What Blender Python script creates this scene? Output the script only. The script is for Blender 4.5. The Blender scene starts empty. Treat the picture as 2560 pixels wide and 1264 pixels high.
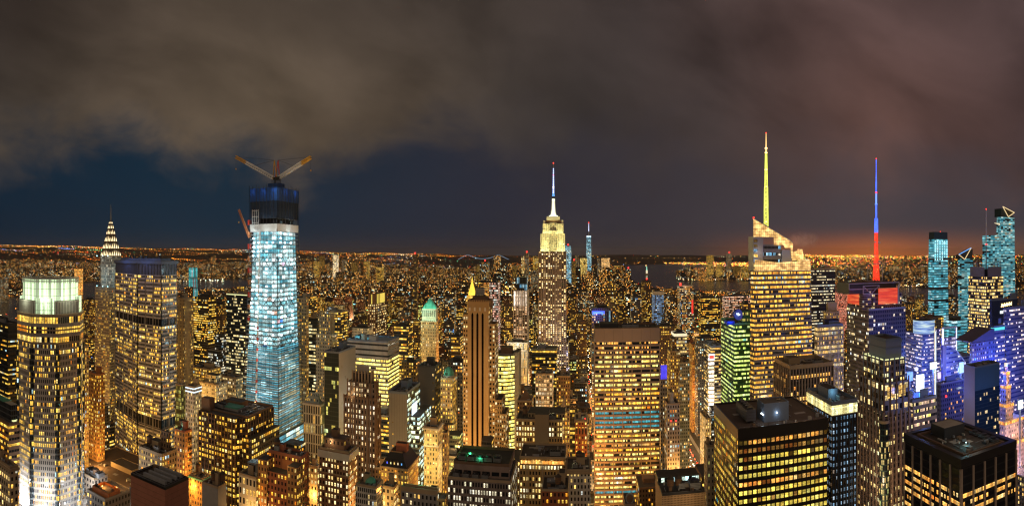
import bpy, math, random
from math import sin, cos, tan, pi, hypot, radians, floor
S = bpy.context.scene
COL = S.collection
rnd = random.Random(11)

# ------------------------------------------------------------------ camera
# The photograph is a stitched cylindrical panorama taken from a high roof.
# World axes follow the street grid: +Y down the avenues, +X across town; metres.
EYE = 260.0
YAW = 0.122                      # the panorama's centre looks 7 degrees left of the avenues
FH, FV = 1346.0, 1690.0          # picture units per radian across, per unit tangent up
cd = bpy.data.cameras.new('panorama_camera')
cam = bpy.data.objects.new('panorama_camera', cd)
COL.objects.link(cam)
cam.location = (0, 0, EYE)
cam.rotation_euler = (pi / 2, 0, YAW)
cd.type = 'PANO'
cd.panorama_type = 'CENTRAL_CYLINDRICAL'
cd.central_cylindrical_range_u_min = -1280 / FH
cd.central_cylindrical_range_u_max = 1280 / FH
cd.central_cylindrical_range_v_min = -632 / FV
cd.central_cylindrical_range_v_max = 632 / FV
cd.central_cylindrical_radius = 1.0
cd.clip_start = 0.5
cd.clip_end = 200000
S.camera = cam

# ------------------------------------------------------------------ render settings
S.render.engine = 'CYCLES'
S.view_settings.view_transform = 'Standard'
S.view_settings.look = 'None'
S.view_settings.exposure = 0.0
S.view_settings.gamma = 1.0
cy = S.cycles
cy.max_bounces = 4
cy.diffuse_bounces = 2
cy.glossy_bounces = 2
cy.transmission_bounces = 2
cy.transparent_max_bounces = 8
cy.volume_bounces = 0
cy.sample_clamp_indirect = 1.5
cy.sample_clamp_direct = 12
cy.use_denoising = True
cy.denoiser = 'OPENIMAGEDENOISE'
cy.denoising_prefilter = 'ACCURATE'
cy.caustics_reflective = False
cy.caustics_refractive = False
cy.pixel_filter_type = 'BLACKMAN_HARRIS'
cy.filter_width = 1.3

# ------------------------------------------------------------------ node helper
class NT:
    def __init__(s, tree):
        s.t = tree; tree.nodes.clear()
    def put(s, node, i, v):
        sock = node.inputs[i]
        if hasattr(v, 'is_output'): s.t.links.new(v, sock)
        else:
            if isinstance(v, (tuple, list)) and sock.type == 'RGBA' and len(v) == 3: v = (*v, 1)
            sock.default_value = v
    def n(s, kind, ins=None, **props):
        nd = s.t.nodes.new(('' if kind in ('GroupInput', 'GroupOutput') else 'Shader') + 'Node' + kind)
        for k, v in props.items(): setattr(nd, k, v)
        for k, v in (ins or {}).items(): s.put(nd, k, v)
        return nd
    def m(s, op, a, b=None, c=None, clamp=False):
        nd = s.t.nodes.new('ShaderNodeMath'); nd.operation = op; nd.use_clamp = clamp
        for i, v in enumerate((a, b, c)):
            if v is not None: s.put(nd, i, v)
        return nd.outputs[0]
    def mix(s, f, a, b, mode='MIX'):
        nd = s.t.nodes.new('ShaderNodeMix'); nd.data_type = 'RGBA'; nd.blend_type = mode
        s.put(nd, 0, f); s.put(nd, 6, a); s.put(nd, 7, b)
        return nd.outputs[2]
    def ss(s, x, lo, hi, a=0.0, b=1.0):
        nd = s.t.nodes.new('ShaderNodeMapRange'); nd.interpolation_type = 'SMOOTHSTEP'
        for i, v in enumerate((x, lo, hi, a, b)): s.put(nd, i, v)
        return nd.outputs[0]
    def ramp(s, x, stops, interp='LINEAR'):
        nd = s.t.nodes.new('ShaderNodeValToRGB'); r = nd.color_ramp; r.interpolation = interp
        while len(r.elements) < len(stops): r.elements.new(0.5)
        for e, (p, c) in zip(r.elements, stops):
            e.position = p; e.color = (*c, 1) if len(c) == 3 else c
        s.put(nd, 0, x)
        return nd.outputs[0]
    def xyz(s, x, y, z=0.0):
        return s.n('CombineXYZ', {0: x, 1: y, 2: z}).outputs[0]

def L(r, g, b):                    # 8-bit display colour to linear
    f = lambda c: (c / 255 / 12.92) if c / 255 <= .04045 else ((c / 255 + .055) / 1.055) ** 2.4
    return (f(r), f(g), f(b))

# ------------------------------------------------------------------ sky (night clouds lit by the city)
W = bpy.data.worlds.new('World'); S.world = W; W.use_nodes = True
w = NT(W.node_tree)
gen = w.n('TexCoord').outputs['Generated']
sep = w.n('SeparateXYZ', {0: gen})
X, Y, Z = sep.outputs
az = w.m('ADD', w.m('ARCTAN2', X, Y), YAW)
hor = w.m('SQRT', w.m('ADD', w.m('MULTIPLY', X, X), w.m('MULTIPLY', Y, Y)))
el = w.m('DIVIDE', Z, w.m('MAXIMUM', hor, 0.02))
sx = w.m('MULTIPLY_ADD', az, 0.5 / 0.951, 0.5)          # 0..1 over the panorama's width
sy = w.m('DIVIDE', el, 0.374)                            # 0 horizon, 1 = 20 degrees up
p1 = w.xyz(w.m('MULTIPLY', sx, 4.5), w.m('MULTIPLY', sy, 1.6), 0.3)
n1 = w.n('TexNoise', {'Vector': p1, 'Scale': 2.6, 'Detail': 9.0, 'Roughness': 0.58, 'Distortion': 0.3}).outputs[0]
n2 = w.n('TexNoise', {'Vector': w.xyz(w.m('MULTIPLY', sx, 3.6), w.m('MULTIPLY_ADD', sx, 1.6, w.m('MULTIPLY', sy, 1.3)), 4.0),
         'Scale': 1.9, 'Detail': 6.0, 'Roughness': 0.5, 'Distortion': 0.35}).outputs[0]
sky_top = w.ramp(sx, [(0, L(58, 49, 44)), (.2, L(76, 65, 55)), (.45, L(68, 59, 53)), (.62, L(64, 55, 53)), (.8, L(84, 65, 62)), (1, L(72, 57, 56))])
sky_mid = w.ramp(sx, [(0, L(68, 60, 53)), (.13, L(84, 72, 60)), (.27, L(98, 84, 69)), (.4, L(84, 72, 61)), (.5, L(64, 57, 53)), (.57, L(58, 52, 50)), (.7, L(70, 59, 57)), (.85, L(98, 72, 66)), (1, L(78, 60, 58))])
sky_low = w.ramp(sx, [(0, L(16, 36, 52)), (.22, L(20, 42, 58)), (.38, L(34, 42, 55)), (.52, L(42, 42, 53)), (.65, L(54, 50, 56)), (.82, L(72, 64, 68)), (1, L(62, 58, 64))])
sky_hor = w.ramp(sx, [(0, L(40, 42, 48)), (.2, L(44, 48, 54)), (.4, L(58, 50, 50)), (.55, L(58, 53, 52)), (.68, L(74, 60, 56)), (.72, L(120, 76, 56)), (.79, L(184, 100, 50)), (.86, L(225, 122, 50)), (.92, L(170, 100, 58)), (1, L(125, 86, 66))])
edge = w.ramp(sx, [(0, (.40,) * 3), (.07, (.46,) * 3), (.12, (.44,) * 3), (.19, (.36,) * 3), (.27, (.33,) * 3), (.34, (.37,) * 3), (.42, (.43,) * 3), (.5, (.42,) * 3), (.56, (.44,) * 3), (.7, (.36,) * 3), (1, (.26,) * 3)])
soft = w.ramp(sx, [(0, (.17,) * 3), (.3, (.17,) * 3), (.5, (.22,) * 3), (.7, (.3,) * 3), (1, (.3,) * 3)])
ev = w.m('ADD', w.m('SUBTRACT', sy, edge), w.m('MULTIPLY', w.m('SUBTRACT', n1, 0.5), 0.55))
cm = w.ss(w.m('DIVIDE', ev, soft), -0.8, 1.0)
c = w.mix(w.ss(sy, 0.45, 1.05), sky_mid, sky_top)
c = w.mix(cm, sky_low, c)
hz = w.m('POWER', w.m('SUBTRACT', 1.0, w.ss(sy, -0.05, w.ramp(sx, [(0, (.13,) * 3), (.6, (.14,) * 3), (.8, (.135,) * 3), (1, (.15,) * 3)]))), 1.6)
c = w.mix(hz, c, sky_hor)
br = w.m('MULTIPLY_ADD', w.m('SUBTRACT', n2, 0.5), w.m('MULTIPLY_ADD', cm, 1.5, .35), 1.0)
c = w.mix(1.0, c, w.xyz(br, br, br), 'MULTIPLY')
bg = w.n('Background', {0: c, 1: 1.0})
w.t.links.new(bg.outputs[0], w.n('OutputWorld').inputs[0])

# ------------------------------------------------------------------ the city's own glow: one very soft, weak, warm lamp from the lit streets behind the viewer
sd = bpy.data.lights.new('city_glow', 'SUN'); so = bpy.data.objects.new('city_glow', sd); COL.objects.link(so)
sd.energy = 0.72; sd.color = (1.0, 0.70, 0.42); sd.angle = radians(110)
so.rotation_euler = (radians(78), 0, radians(-4)); so.location = (0, -50, 400)

def lamp(x, y, z, watts, col, r=2.0, name='fill_glow', vol=0.0):  # default name covers point fill added among streets, facades and roofs
    d = bpy.data.lights.new(name, 'POINT'); d.volume_factor = vol; d.energy = watts; d.color = col; d.shadow_soft_size = r
    o = bpy.data.objects.new(name, d); o.location = (x, y, z); COL.objects.link(o)
    return o

# ------------------------------------------------------------------ materials
GOLD = [(0, (1, .24, .01)), (.18, (1, .40, .025)), (.42, (1, .55, .06)), (.78, (1, .64, .11)), (.94, (1, .80, .36)), (1, (.5, .8, .9))]
AMBER = [(0, (1, .22, .03)), (.3, (1, .38, .06)), (.7, (1, .52, .11)), (1, (1, .72, .3))]
CREAM = [(0, (1, .44, .05)), (.35, (1, .60, .13)), (.8, (1, .74, .3)), (1, (.85, .95, .9))]
LIME = [(0, (1, .6, .1)), (.4, (.95, .78, .14)), (.85, (.80, .88, .26)), (1, (.4, .8, .7))]
COOL = [(0, (.1, .35, .6)), (.5, (.3, .66, .85)), (.85, (.6, .9, 1)), (1, (1, .85, .6))]
BLUE = [(0, (.05, .12, .8)), (.35, (.2, .3, 1)), (.6, (.9, .75, .55)), (.85, (.75, .85, 1)), (1, (1, .95, .9))]
MIXED = [(0, (1, .16, .02)), (.25, (1, .42, .05)), (.5, (1, .58, .13)), (.68, (1, .82, .45)), (.8, (.7, .95, .9)), (.92, (.25, .75, .75)), (1, (.15, .4, 1))]
PINK = [(0, (1, .28, .12)), (.5, (1, .55, .3)), (1, (1, .8, .65))]

CELL = bpy.data.node_groups.new('window_cells', 'ShaderNodeTree')
def make_cells():
    g = NT(CELL)
    for nm, dv in (('Vector', None), ('W', .6), ('H', .55), ('Lit', .4), ('Band', .3), ('Cluster', .4), ('Size', 3.0), ('Seed', 0.0), ('Pier', 0.0)):
        s_ = CELL.interface.new_socket(nm, in_out='INPUT', socket_type='NodeSocketVector' if nm == 'Vector' else 'NodeSocketFloat')
        if dv is not None: s_.default_value = dv
    for nm in ('Mask', 'Lit', 'Hue', 'Bright'):
        CELL.interface.new_socket(nm, in_out='OUTPUT', socket_type='NodeSocketFloat')
    I = g.n('GroupInput').outputs
    sp = g.n('SeparateXYZ', {0: I['Vector']}).outputs
    ix, iy = g.m('FLOOR', sp[0]), g.m('FLOOR', sp[1])
    fx, fy = g.m('SUBTRACT', sp[0], ix), g.m('SUBTRACT', sp[1], iy)
    mx = g.m('LESS_THAN', g.m('ABSOLUTE', g.m('SUBTRACT', fx, .5)), g.m('MULTIPLY', I['W'], .5))
    my = g.m('LESS_THAN', g.m('ABSOLUTE', g.m('SUBTRACT', fy, .52)), g.m('MULTIPLY', I['H'], .5))
    wn = lambda v, sc: g.n('TexWhiteNoise', {'Vector': v}, noise_dimensions='3D')
    a = wn(g.xyz(ix, iy, I['Seed']), 1)
    r1 = a.outputs[0]
    sc = g.n('SeparateColor', {0: a.outputs[1]}).outputs
    rf = wn(g.xyz(iy, 77.5, I['Seed']), 1).outputs[0]
    cx = g.m('FLOOR', g.m('DIVIDE', g.m('ADD', ix, g.m('MULTIPLY', rf, 9.0)), I['Size']))
    b = wn(g.xyz(cx, iy, g.m('ADD', I['Seed'], 31.7)), 1)
    rc = b.outputs[0]
    sb = g.n('SeparateColor', {0: b.outputs[1]}).outputs
    p = g.m('ADD', I['Lit'], g.m('ADD', g.m('MULTIPLY', g.m('SUBTRACT', rf, .5), g.m('MULTIPLY', I['Band'], 2.0)),
                                 g.m('MULTIPLY', g.m('SUBTRACT', rc, .5), g.m('MULTIPLY', I['Cluster'], 2.0))))
    lit = g.m('LESS_THAN', r1, p)
    hue = g.m('ADD', g.m('MULTIPLY', sc[1], .35), g.m('ADD', g.m('MULTIPLY', sb[1], .4), g.m('MULTIPLY', rf, .25)))
    hue = g.m('MULTIPLY_ADD', g.m('SUBTRACT', hue, .5), 1.25, .5, clamp=True)
    # what is inside the room: ceiling strip, furniture, blinds
    inn = g.n('TexNoise', {'Vector': sp_scaled(g, I['Vector']), 'Scale': 1.0, 'Detail': 2.0}).outputs[0]
    brt = g.m('MULTIPLY', g.m('MULTIPLY_ADD', g.m('MULTIPLY', sc[2], sc[2]), 1.0, .45), g.ss(inn, .36, .62, .45, 1.25))
    blind = g.m('LESS_THAN', g.m('SUBTRACT', 1.0, fy), g.m('SUBTRACT', g.m('MULTIPLY', sc[0], 1.5), .75))
    brt = g.m('MULTIPLY', brt, g.m('SUBTRACT', 1.0, g.m('MULTIPLY', blind, .45)))
    ceil = g.m('MULTIPLY', g.m('GREATER_THAN', fy, .66), g.m('LESS_THAN', fy, .76))
    brt = g.m('MULTIPLY', brt, g.m('MULTIPLY_ADD', ceil, .6, .95))
    out = g.n('GroupOutput')
    for i, v in enumerate((g.m('MULTIPLY', mx, my), lit, hue, brt)): g.put(out, i, v)
def sp_scaled(g, v):
    return g.n('VectorMath', {0: v, 1: (3.7, 5.3, 1.0)}, operation='MULTIPLY').outputs[0]
make_cells()

FAC = {}
def fac(name, wall, bay=3.2, fl=3.8, W=.6, H=.55, lit=.4, band=.25, clus=.35, size=3, hues=GOLD, e=1.0, glass=(.012, .016, .022), rough=.85, spec=.3, patchy=False, tint=False):
    m = bpy.data.materials.new(name); m.use_nodes = True
    t = NT(m.node_tree)
    uv = t.n('UVMap', uv_map='UVMap').outputs[0]
    gnode = t.n('Group', node_tree=CELL)
    for k, v in (('Vector', uv), ('W', W), ('H', H), ('Lit', lit), ('Band', band), ('Cluster', clus), ('Size', float(size)), ('Seed', float(len(FAC) * 3.1))): t.put(gnode, k, v)
    mask, li, hue, brt = gnode.outputs
    geo = t.n('NewGeometry').outputs['Position']
    if patchy:
        pn = t.n('TexNoise', {'Vector': t.n('VectorMath', {0: geo, 1: (.009, .009, 0)}, operation='MULTIPLY').outputs[0], 'Scale': 1.0, 'Detail': 3.0, 'Roughness': .7}).outputs[0]
        pm = t.n('TexNoise', {'Vector': t.n('VectorMath', {0: geo, 1: (.0014, .0014, 0)}, operation='MULTIPLY').outputs[0], 'Scale': 1.0, 'Detail': 3.0}).outputs[0]
        t.put(gnode, 'Lit', t.m('MULTIPLY', t.ss(pn, .36, .72, 0.0, lit * 2.6), t.ss(pm, .38, .62, .2, 1.35)))
    ns = t.n('TexNoise', {'Vector': t.n('VectorMath', {0: geo, 1: (.16, .16, .05)}, operation='MULTIPLY').outputs[0], 'Scale': 1.0, 'Detail': 4.0, 'Roughness': .65}).outputs[0]
    k = t.m('MULTIPLY_ADD', ns, 1.0, .5)
    base = wall
    if tint:
        base = t.n('VertexColor', layer_name='tint').outputs[0]
    wc = t.mix(1.0, base, t.xyz(k, k, k), 'MULTIPLY')
    bc = t.mix(mask, wc, glass)
    ro = t.m('MULTIPLY_ADD', mask, .12 - rough, rough)
    col = t.ramp(hue, hues)
    st = t.m('MULTIPLY', t.m('MULTIPLY', mask, li), t.m('MULTIPLY', brt, e * 1.45))
    pb = t.n('BsdfPrincipled', {'Base Color': bc, 'Roughness': ro, 'Specular IOR Level': spec, 'Emission Color': col, 'Emission Strength': st})
    t.t.links.new(pb.outputs[0], t.n('OutputMaterial').inputs[0])
    m.cycles.emission_sampling = 'NONE'
    FAC[m.name] = (bay, fl)
    return m

def plain(name, c, rough=.8, var=.35, scale=.25, metal=0.0, spec=.3):
    m = bpy.data.materials.new(name); m.use_nodes = True
    t = NT(m.node_tree)
    geo = t.n('NewGeometry').outputs['Position']
    ns = t.n('TexNoise', {'Vector': geo, 'Scale': scale, 'Detail': 5.0, 'Roughness': .65}).outputs[0]
    k = t.m('MULTIPLY_ADD', ns, 2 * var, 1 - var)
    bc = t.mix(1.0, c, t.xyz(k, k, k), 'MULTIPLY')
    pb = t.n('BsdfPrincipled', {'Base Color': bc, 'Roughness': rough, 'Metallic': metal, 'Specular IOR Level': spec})
    t.t.links.new(pb.outputs[0], t.n('OutputMaterial').inputs[0])
    return m

def glow(name, c, e, sample=False, noise=0.0, nscale=(1, 1, 1)):
    m = bpy.data.materials.new(name); m.use_nodes = True
    t = NT(m.node_tree)
    st = e
    if noise:
        uv = t.n('NewGeometry').outputs['Position']
        v = t.n('VectorMath', {0: uv, 1: nscale}, operation='MULTIPLY').outputs[0]
        ns = t.n('TexNoise', {'Vector': v, 'Scale': 1.0, 'Detail': 3.0}).outputs[0]
        st = t.m('MULTIPLY', e, t.m('MULTIPLY_ADD', t.m('SUBTRACT', ns, .5), 2 * noise, 1.0))
    pb = t.n('BsdfPrincipled', {'Base Color': (.05, .05, .05), 'Roughness': .4, 'Emission Color': c, 'Emission Strength': st})
    t.t.links.new(pb.outputs[0], t.n('OutputMaterial').inputs[0])
    m.cycles.emission_sampling = 'AUTO' if sample else 'NONE'
    return m

# ------------------------------------------------------------------ mesh helpers
class MB:
    def __init__(s):
        s.v = []; s.f = []; s.uv = []; s.mi = []; s.mats = []; s.tint = []; s.tc = (1, 1, 1)
    def mat(s, m):
        if m not in s.mats: s.mats.append(m)
        return s.mats.index(m)
    def face(s, pts, uvs, m):
        b = len(s.v); s.v += [tuple(p) for p in pts]
        s.f.append(tuple(range(b, b + len(pts)))); s.uv += uvs; s.mi.append(s.mat(m)); s.tint.append(s.tc)
    def wall(s, a, b, z0, z1, m, a2=None, b2=None):
        """one wall from a to b (plan points, outside on the right hand), optionally leaning to a2,b2 at the top"""
        a2 = a2 or a; b2 = b2 or b
        Lw = hypot(b[0] - a[0], b[1] - a[1]); h = z1 - z0
        bay, fl = FAC.get(m.name, (1.0, 1.0))
        if m.name in FAC:
            nb = max(1, round(Lw / bay)); nf = h / fl
            o = rnd.randint(0, 400); q = rnd.randint(0, 400) + 60
            u0, u1, v1 = o, o + nb, q + 60.0; v0 = v1 - nf
        else:
            u0, u1, v0, v1 = 0, Lw, z0, z1
        s.face([(a[0], a[1], z0), (b[0], b[1], z0), (b2[0], b2[1], z1), (a2[0], a2[1], z1)], [(u0, v0), (u1, v0), (u1, v1), (u0, v1)], m)
    def prism(s, poly, z0, z1, m, roof=None, poly2=None, mats=None, base=False):
        """poly anticlockwise seen from above"""
        p2 = poly2 or poly; n = len(poly)
        for i in range(n):
            j = (i + 1) % n
            mm = mats[i] if mats and mats[i] is not None else m
            s.wall(poly[i], poly[j], z0, z1, mm, p2[i], p2[j])
        r = roof or m
        s.face([(p[0], p[1], z1) for p in p2], [(p[0], p[1]) for p in p2], r)
        if base: s.face([(p[0], p[1], z0) for p in reversed(poly)], [(p[0], p[1]) for p in reversed(poly)], r)
    def box(s, x0, x1, y0, y1, z0, z1, m, roof=None, mats=None, base=True):
        if x0 > x1: x0, x1 = x1, x0
        if y0 > y1: y0, y1 = y1, y0
        s.prism([(x0, y0), (x1, y0), (x1, y1), (x0, y1)], z0, z1, m, roof, None, mats, base)
    def cyl(s, cx, cy, r, z0, z1, m, roof=None, n=16, r2=None):
        P = lambda q: [(cx + q * cos(2 * pi * i / n), cy + q * sin(2 * pi * i / n)) for i in range(n)]
        s.prism(P(r), z0, z1, m, roof, P(r if r2 is None else max(r2, .01)), None, True)
    def bar(s, p, q, w, m):
        """square beam between two points"""
        import mathutils
        p = mathutils.Vector(p); q = mathutils.Vector(q); d = q - p
        if d.length < 1e-6: return
        d.normalize()
        up = mathutils.Vector((0, 0, 1)) if abs(d.z) < .95 else mathutils.Vector((1, 0, 0))
        a = d.cross(up).normalized() * w / 2; b = d.cross(a).normalized() * w / 2
        A = [p + a + b, p - a + b, p - a - b, p + a - b]; B = [v + (q - p) for v in A]
        for i in range(4):
            j = (i + 1) % 4
            s.face([A[j], A[i], B[i], B[j]], [(0, 0)] * 4, m)
        s.face(A, [(0, 0)] * 4, m); s.face(list(reversed(B)), [(0, 0)] * 4, m)
    def ring(s, x0, x1, y0, y1, z0, z1, t, m):
        s.box(x0, x1, y0, y0 + t, z0, z1, m); s.box(x0, x1, y1 - t, y1, z0, z1, m)
        s.box(x0, x0 + t, y0 + t, y1 - t, z0, z1, m); s.box(x1 - t, x1, y0 + t, y1 - t, z0, z1, m)
    def build(s, name, parent=None, tint=False):
        me = bpy.data.meshes.new(name)
        me.from_pydata(s.v, [], s.f)
        for m in s.mats: me.materials.append(m)
        me.polygons.foreach_set('material_index', s.mi)
        uvl = me.uv_layers.new(name='UVMap')
        uvl.data.foreach_set('uv', [c for p in s.uv for c in p])
        if tint:
            at = me.color_attributes.new('tint', 'FLOAT_COLOR', 'CORNER')
            buf = []
            for f, tc in zip(s.f, s.tint): buf += [*tc, 1.0] * len(f)
            at.data.foreach_set('color', buf)
        me.update()
        o = bpy.data.objects.new(name, me); COL.objects.link(o)
        if parent:
            o.parent = parent; o.matrix_parent_inverse.translation = [-c for c in parent.location]
        return o

def tag(o, label=None, cat=None, group=None, kind=None):
    if label: o['label'] = label
    if cat: o['category'] = cat
    if group: o['group'] = group
    if kind: o['kind'] = kind
    return o
FOOT = []                                             # footprints already built on
def thing(name, label, cat, x, y, z=0.0, group=None):
    o = bpy.data.objects.new(name, None); o.empty_display_size = 1; o.location = (x, y, z); COL.objects.link(o)
    return tag(o, label, cat, group)

def A(px): return (px - 1280) / FH - YAW               # azimuth from the avenue direction
def ux(px, v): return v * tan(A(px))                   # cross-town position on the street line at v
def zt(py, D): return EYE - (py - 632) * D / FV        # height seen at a picture row from D metres
def plot(pxs, pxn, pxf, D):
    """rectangular lot from its near corner and the ends of its side and front walls"""
    un, v0 = D * sin(A(pxn)), D * cos(A(pxn))
    uf = ux(pxf, v0); v1 = un / tan(A(pxs))
    return (min(un, uf), max(un, uf), v0, v1)
def ins(r, d): return (r[0] + d, r[1] - d, r[2] + d, r[3] - d)
# ------------------------------------------------------------------ shared materials
M = {}
M['tar'] = plain('roof_tar', (.055, .046, .040), .9, .7, .12)
M['gravel'] = plain('roof_gravel', (.12, .105, .09), .95, .4, .4)
M['brownroof'] = plain('roof_membrane_brown', (.085, .06, .05), .8, .35, .15)
M['paleroof'] = plain('roof_pale', (.34, .31, .28), .85, .35, .2)
M['stone'] = plain('stone_tan', (.34, .26, .17), .85, .25, .15)
M['white'] = plain('white_stone', (.55, .53, .48), .8, .2, .15)
M['concrete'] = plain('concrete', (.30, .29, .27), .85, .3, .15)
M['darkmetal'] = plain('dark_metal', (.03, .03, .034), .45, .3, .5)
M['matte'] = plain('matte_black', (.006, .005, .005), 1.0, .2, .5, 0, 0)
M['black'] = plain('black_metal', (.012, .012, .014), .35, .2, .5)
M['galv'] = plain('galvanised_steel', (.22, .23, .25), .5, .35, .6)
M['wood'] = plain('tank_wood', (.16, .09, .05), .85, .4, 1.2)
M['copper'] = plain('green_copper', (.10, .36, .27), .6, .35, .3)
M['redbrick'] = plain('red_brick', (.30, .105, .06), .85, .3, .4)
M['orangebrick'] = plain('orange_brick', (.40, .15, .06), .85, .3, .4)
M['pinkbrick'] = plain('pinkish_brick', (.36, .155, .105), .85, .25, .3)
M['brown'] = plain('brown_brick', (.16, .10, .065), .85, .35, .3)
M['bluegrey'] = plain('blue_grey_panel', (.13, .17, .25), .6, .2, .15)
M['yellowpaint'] = plain('yellow_paint', (.55, .30, .03), .5, .2, .8)
M['whitepaint'] = plain('white_paint', (.65, .65, .62), .5, .2, .8)
M['redpaint'] = plain('red_paint', (.5, .05, .03), .5, .2, .8)
G = {}
G['red'] = glow('beacon_red', (1, .03, .02), 4.0)
G['white'] = glow('lamp_white', (.85, .95, 1), 9.0)
G['cyan'] = glow('lamp_cyan', (.45, .9, 1), 6.0)
G['warm'] = glow('lamp_warm', (1, .62, .2), 6.0)
G['gold'] = glow('lit_gold', (1, .66, .18), 1.1, noise=.35, nscale=(.5, .5, .2))
G['cream'] = glow('lit_cream', (1, .86, .55), 1.0, noise=.3, nscale=(.4, .4, .2))
G['lime'] = glow('lit_lime', (.93, .95, .45), 1.0, noise=.3, nscale=(.4, .4, .2))
G['blue'] = glow('lit_blue', (.05, .12, 1), 1.6)
G['skyblue'] = glow('lit_sky_blue', (.15, .45, 1), 1.3)
G['ice'] = glow('lit_ice', (.75, .9, 1), 1.5)

# ------------------------------------------------------------------ rooftop pieces
def parapet(t, r, z, h, m, th=.5):
    b = MB(); b.ring(r[0], r[1], r[2], r[3], z, z + h, th, m); return b.build('parapet', t)
def bulkhead(t, x0, x1, y0, y1, z, h, m, roof=None, name='bulkhead'):
    b = MB(); b.box(x0, x1, y0, y1, z, z + h, m, roof or M['tar'])
    b.ring(x0 - .15, x1 + .15, y0 - .15, y1 + .15, z + h - .35, z + h + .25, .35, m)
    return b.build(name, t)
def cooling_tower(t, x0, x1, y0, y1, z, h, n=3, m=None):
    m = m or M['galv']; b = MB()
    b.box(x0, x1, y0, y1, z + .9, z + h, m, M['darkmetal'])
    for xx in (x0 + .2, x1 - .5):
        for yy in (y0 + .2, y1 - .5): b.box(xx, xx + .3, yy, yy + .3, z, z + .9, M['darkmetal'])
    lx, ly = x1 - x0, y1 - y0; fans = []
    for i in range(n):
        f = (i + .5) / n
        cx_, cy_ = (x0 + lx * f, (y0 + y1) / 2) if lx > ly else ((x0 + x1) / 2, y0 + ly * f)
        fans.append((cx_, cy_, min(min(lx, ly) * .42, max(lx, ly) / n * .42)))
    for k in range(1, 4):
        zz = z + .9 + (h - .9) * k / 4
        b.ring(x0 - .08, x1 + .08, y0 - .08, y1 + .08, zz, zz + .15, .1, M['darkmetal'])
    o = b.build('cooling_tower', t)
    for (fx_, fy_, fr_) in fans: b = MB(); b.cyl(fx_, fy_, fr_, z + h, z + h + .9, M['darkmetal'], M['black'], 14); b.build('fan', o)
    return o
def water_tank(t, x, y, z, r=2.2, h=4.0):
    b = MB()
    for sx_ in (-1, 1):
        for sy_ in (-1, 1): b.box(x + sx_ * r * .6 - .12, x + sx_ * r * .6 + .12, y + sy_ * r * .6 - .12, y + sy_ * r * .6 + .12, z, z + 2.4, M['darkmetal'])
    b.box(x - r * .8, x + r * .8, y - r * .8, y + r * .8, z + 2.2, z + 2.5, M['darkmetal'])
    b.cyl(x, y, r, z + 2.5, z + 2.5 + h, M['wood'], None, 16)
    for k in range(4): b.cyl(x, y, r + .05, z + 2.7 + k * h / 4, z + 2.82 + k * h / 4, M['darkmetal'], None, 16)
    o = b.build('water_tank', t); b = MB()
    b.cyl(x, y, r * 1.1, z + 2.5 + h, z + 2.5 + h + r * .75, M['tar'], None, 16, .05); b.build('tank_roof', o)
    return o
def ducts(t, r, z, n, seed):
    q = random.Random(seed)
    for i in range(n):
        b = MB()
        x, y = q.uniform(r[0], r[1]), q.uniform(r[2], r[3]); l = q.uniform(2, 9); wd = q.uniform(.4, 1.1)
        m = M[q.choice(['galv', 'darkmetal', 'galv', 'paleroof'])]
        if q.random() < .5: b.box(x, min(x + l, r[1]), y, y + wd, z + .3, z + .3 + wd, m)
        else: b.box(x, x + wd, y, min(y + l, r[3]), z + .3, z + .3 + wd, m)
        b.build('roof_duct', t)
def roof_lamp(t, x, y, z, m='cyan', r=.5, watts=0, col=(.5, .9, 1)):
    b = MB(); b.cyl(x, y, .08, z - 1.6, z, M['darkmetal'], None, 6); b.cyl(x, y, r, z, z + r, G[m], None, 10, r * .6)
    o = b.build('roof_lamp', t)
    if watts: lamp(x, y, z + .8 + r, watts, col, .4, 'roof_lamp_light')
    return o
def beacon(t, x, y, z, r=.6):
    b = MB(); b.cyl(x, y, r, z, z + 2 * r, G['red'], None, 8); return b.build('beacon', t)
def kit(t, r, z, seed, wallm, h=1.2, dense=1.0, tank=.4, pen=True):
    """parapet, lift bulkhead, machines, ducts and perhaps a water tank on a flat roof"""
    q = random.Random(seed)
    lx, ly = r[1] - r[0], r[3] - r[2]
    parapet(t, r, z, h, wallm)
    i = ins(r, min(lx, ly) * .12)
    if pen:
        bx, by = lx * q.uniform(.22, .42), ly * q.uniform(.22, .42)
        x0 = q.uniform(i[0], i[1] - bx); y0 = q.uniform(i[2] + ly * .2, max(i[2] + ly * .21, i[3] - by))
        bulkhead(t, x0, x0 + bx, y0, y0 + by, z, q.uniform(4, 7), wallm)
    if lx * ly * dense > 300:
        cw, ch = lx * q.uniform(.14, .24), ly * q.uniform(.12, .2)
        x0 = q.uniform(i[0], i[1] - cw); y0 = i[2] + q.uniform(0, ly * .08)
        cooling_tower(t, x0, x0 + cw, y0, y0 + ch, z, q.uniform(2.6, 4), q.randint(2, 4))
    if q.random() < tank: water_tank(t, q.uniform(i[0] + 2, i[1] - 2), q.uniform(i[2] + 2, i[3] - 2), z, q.uniform(1.8, 2.6), q.uniform(3.4, 4.6))
    if dense > .5: ducts(t, i, z, int(3 + lx * ly * dense / 110), seed + 5)
    clutter(t, r, z, seed + 9, int(4 + lx * ly * dense / 130))

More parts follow.
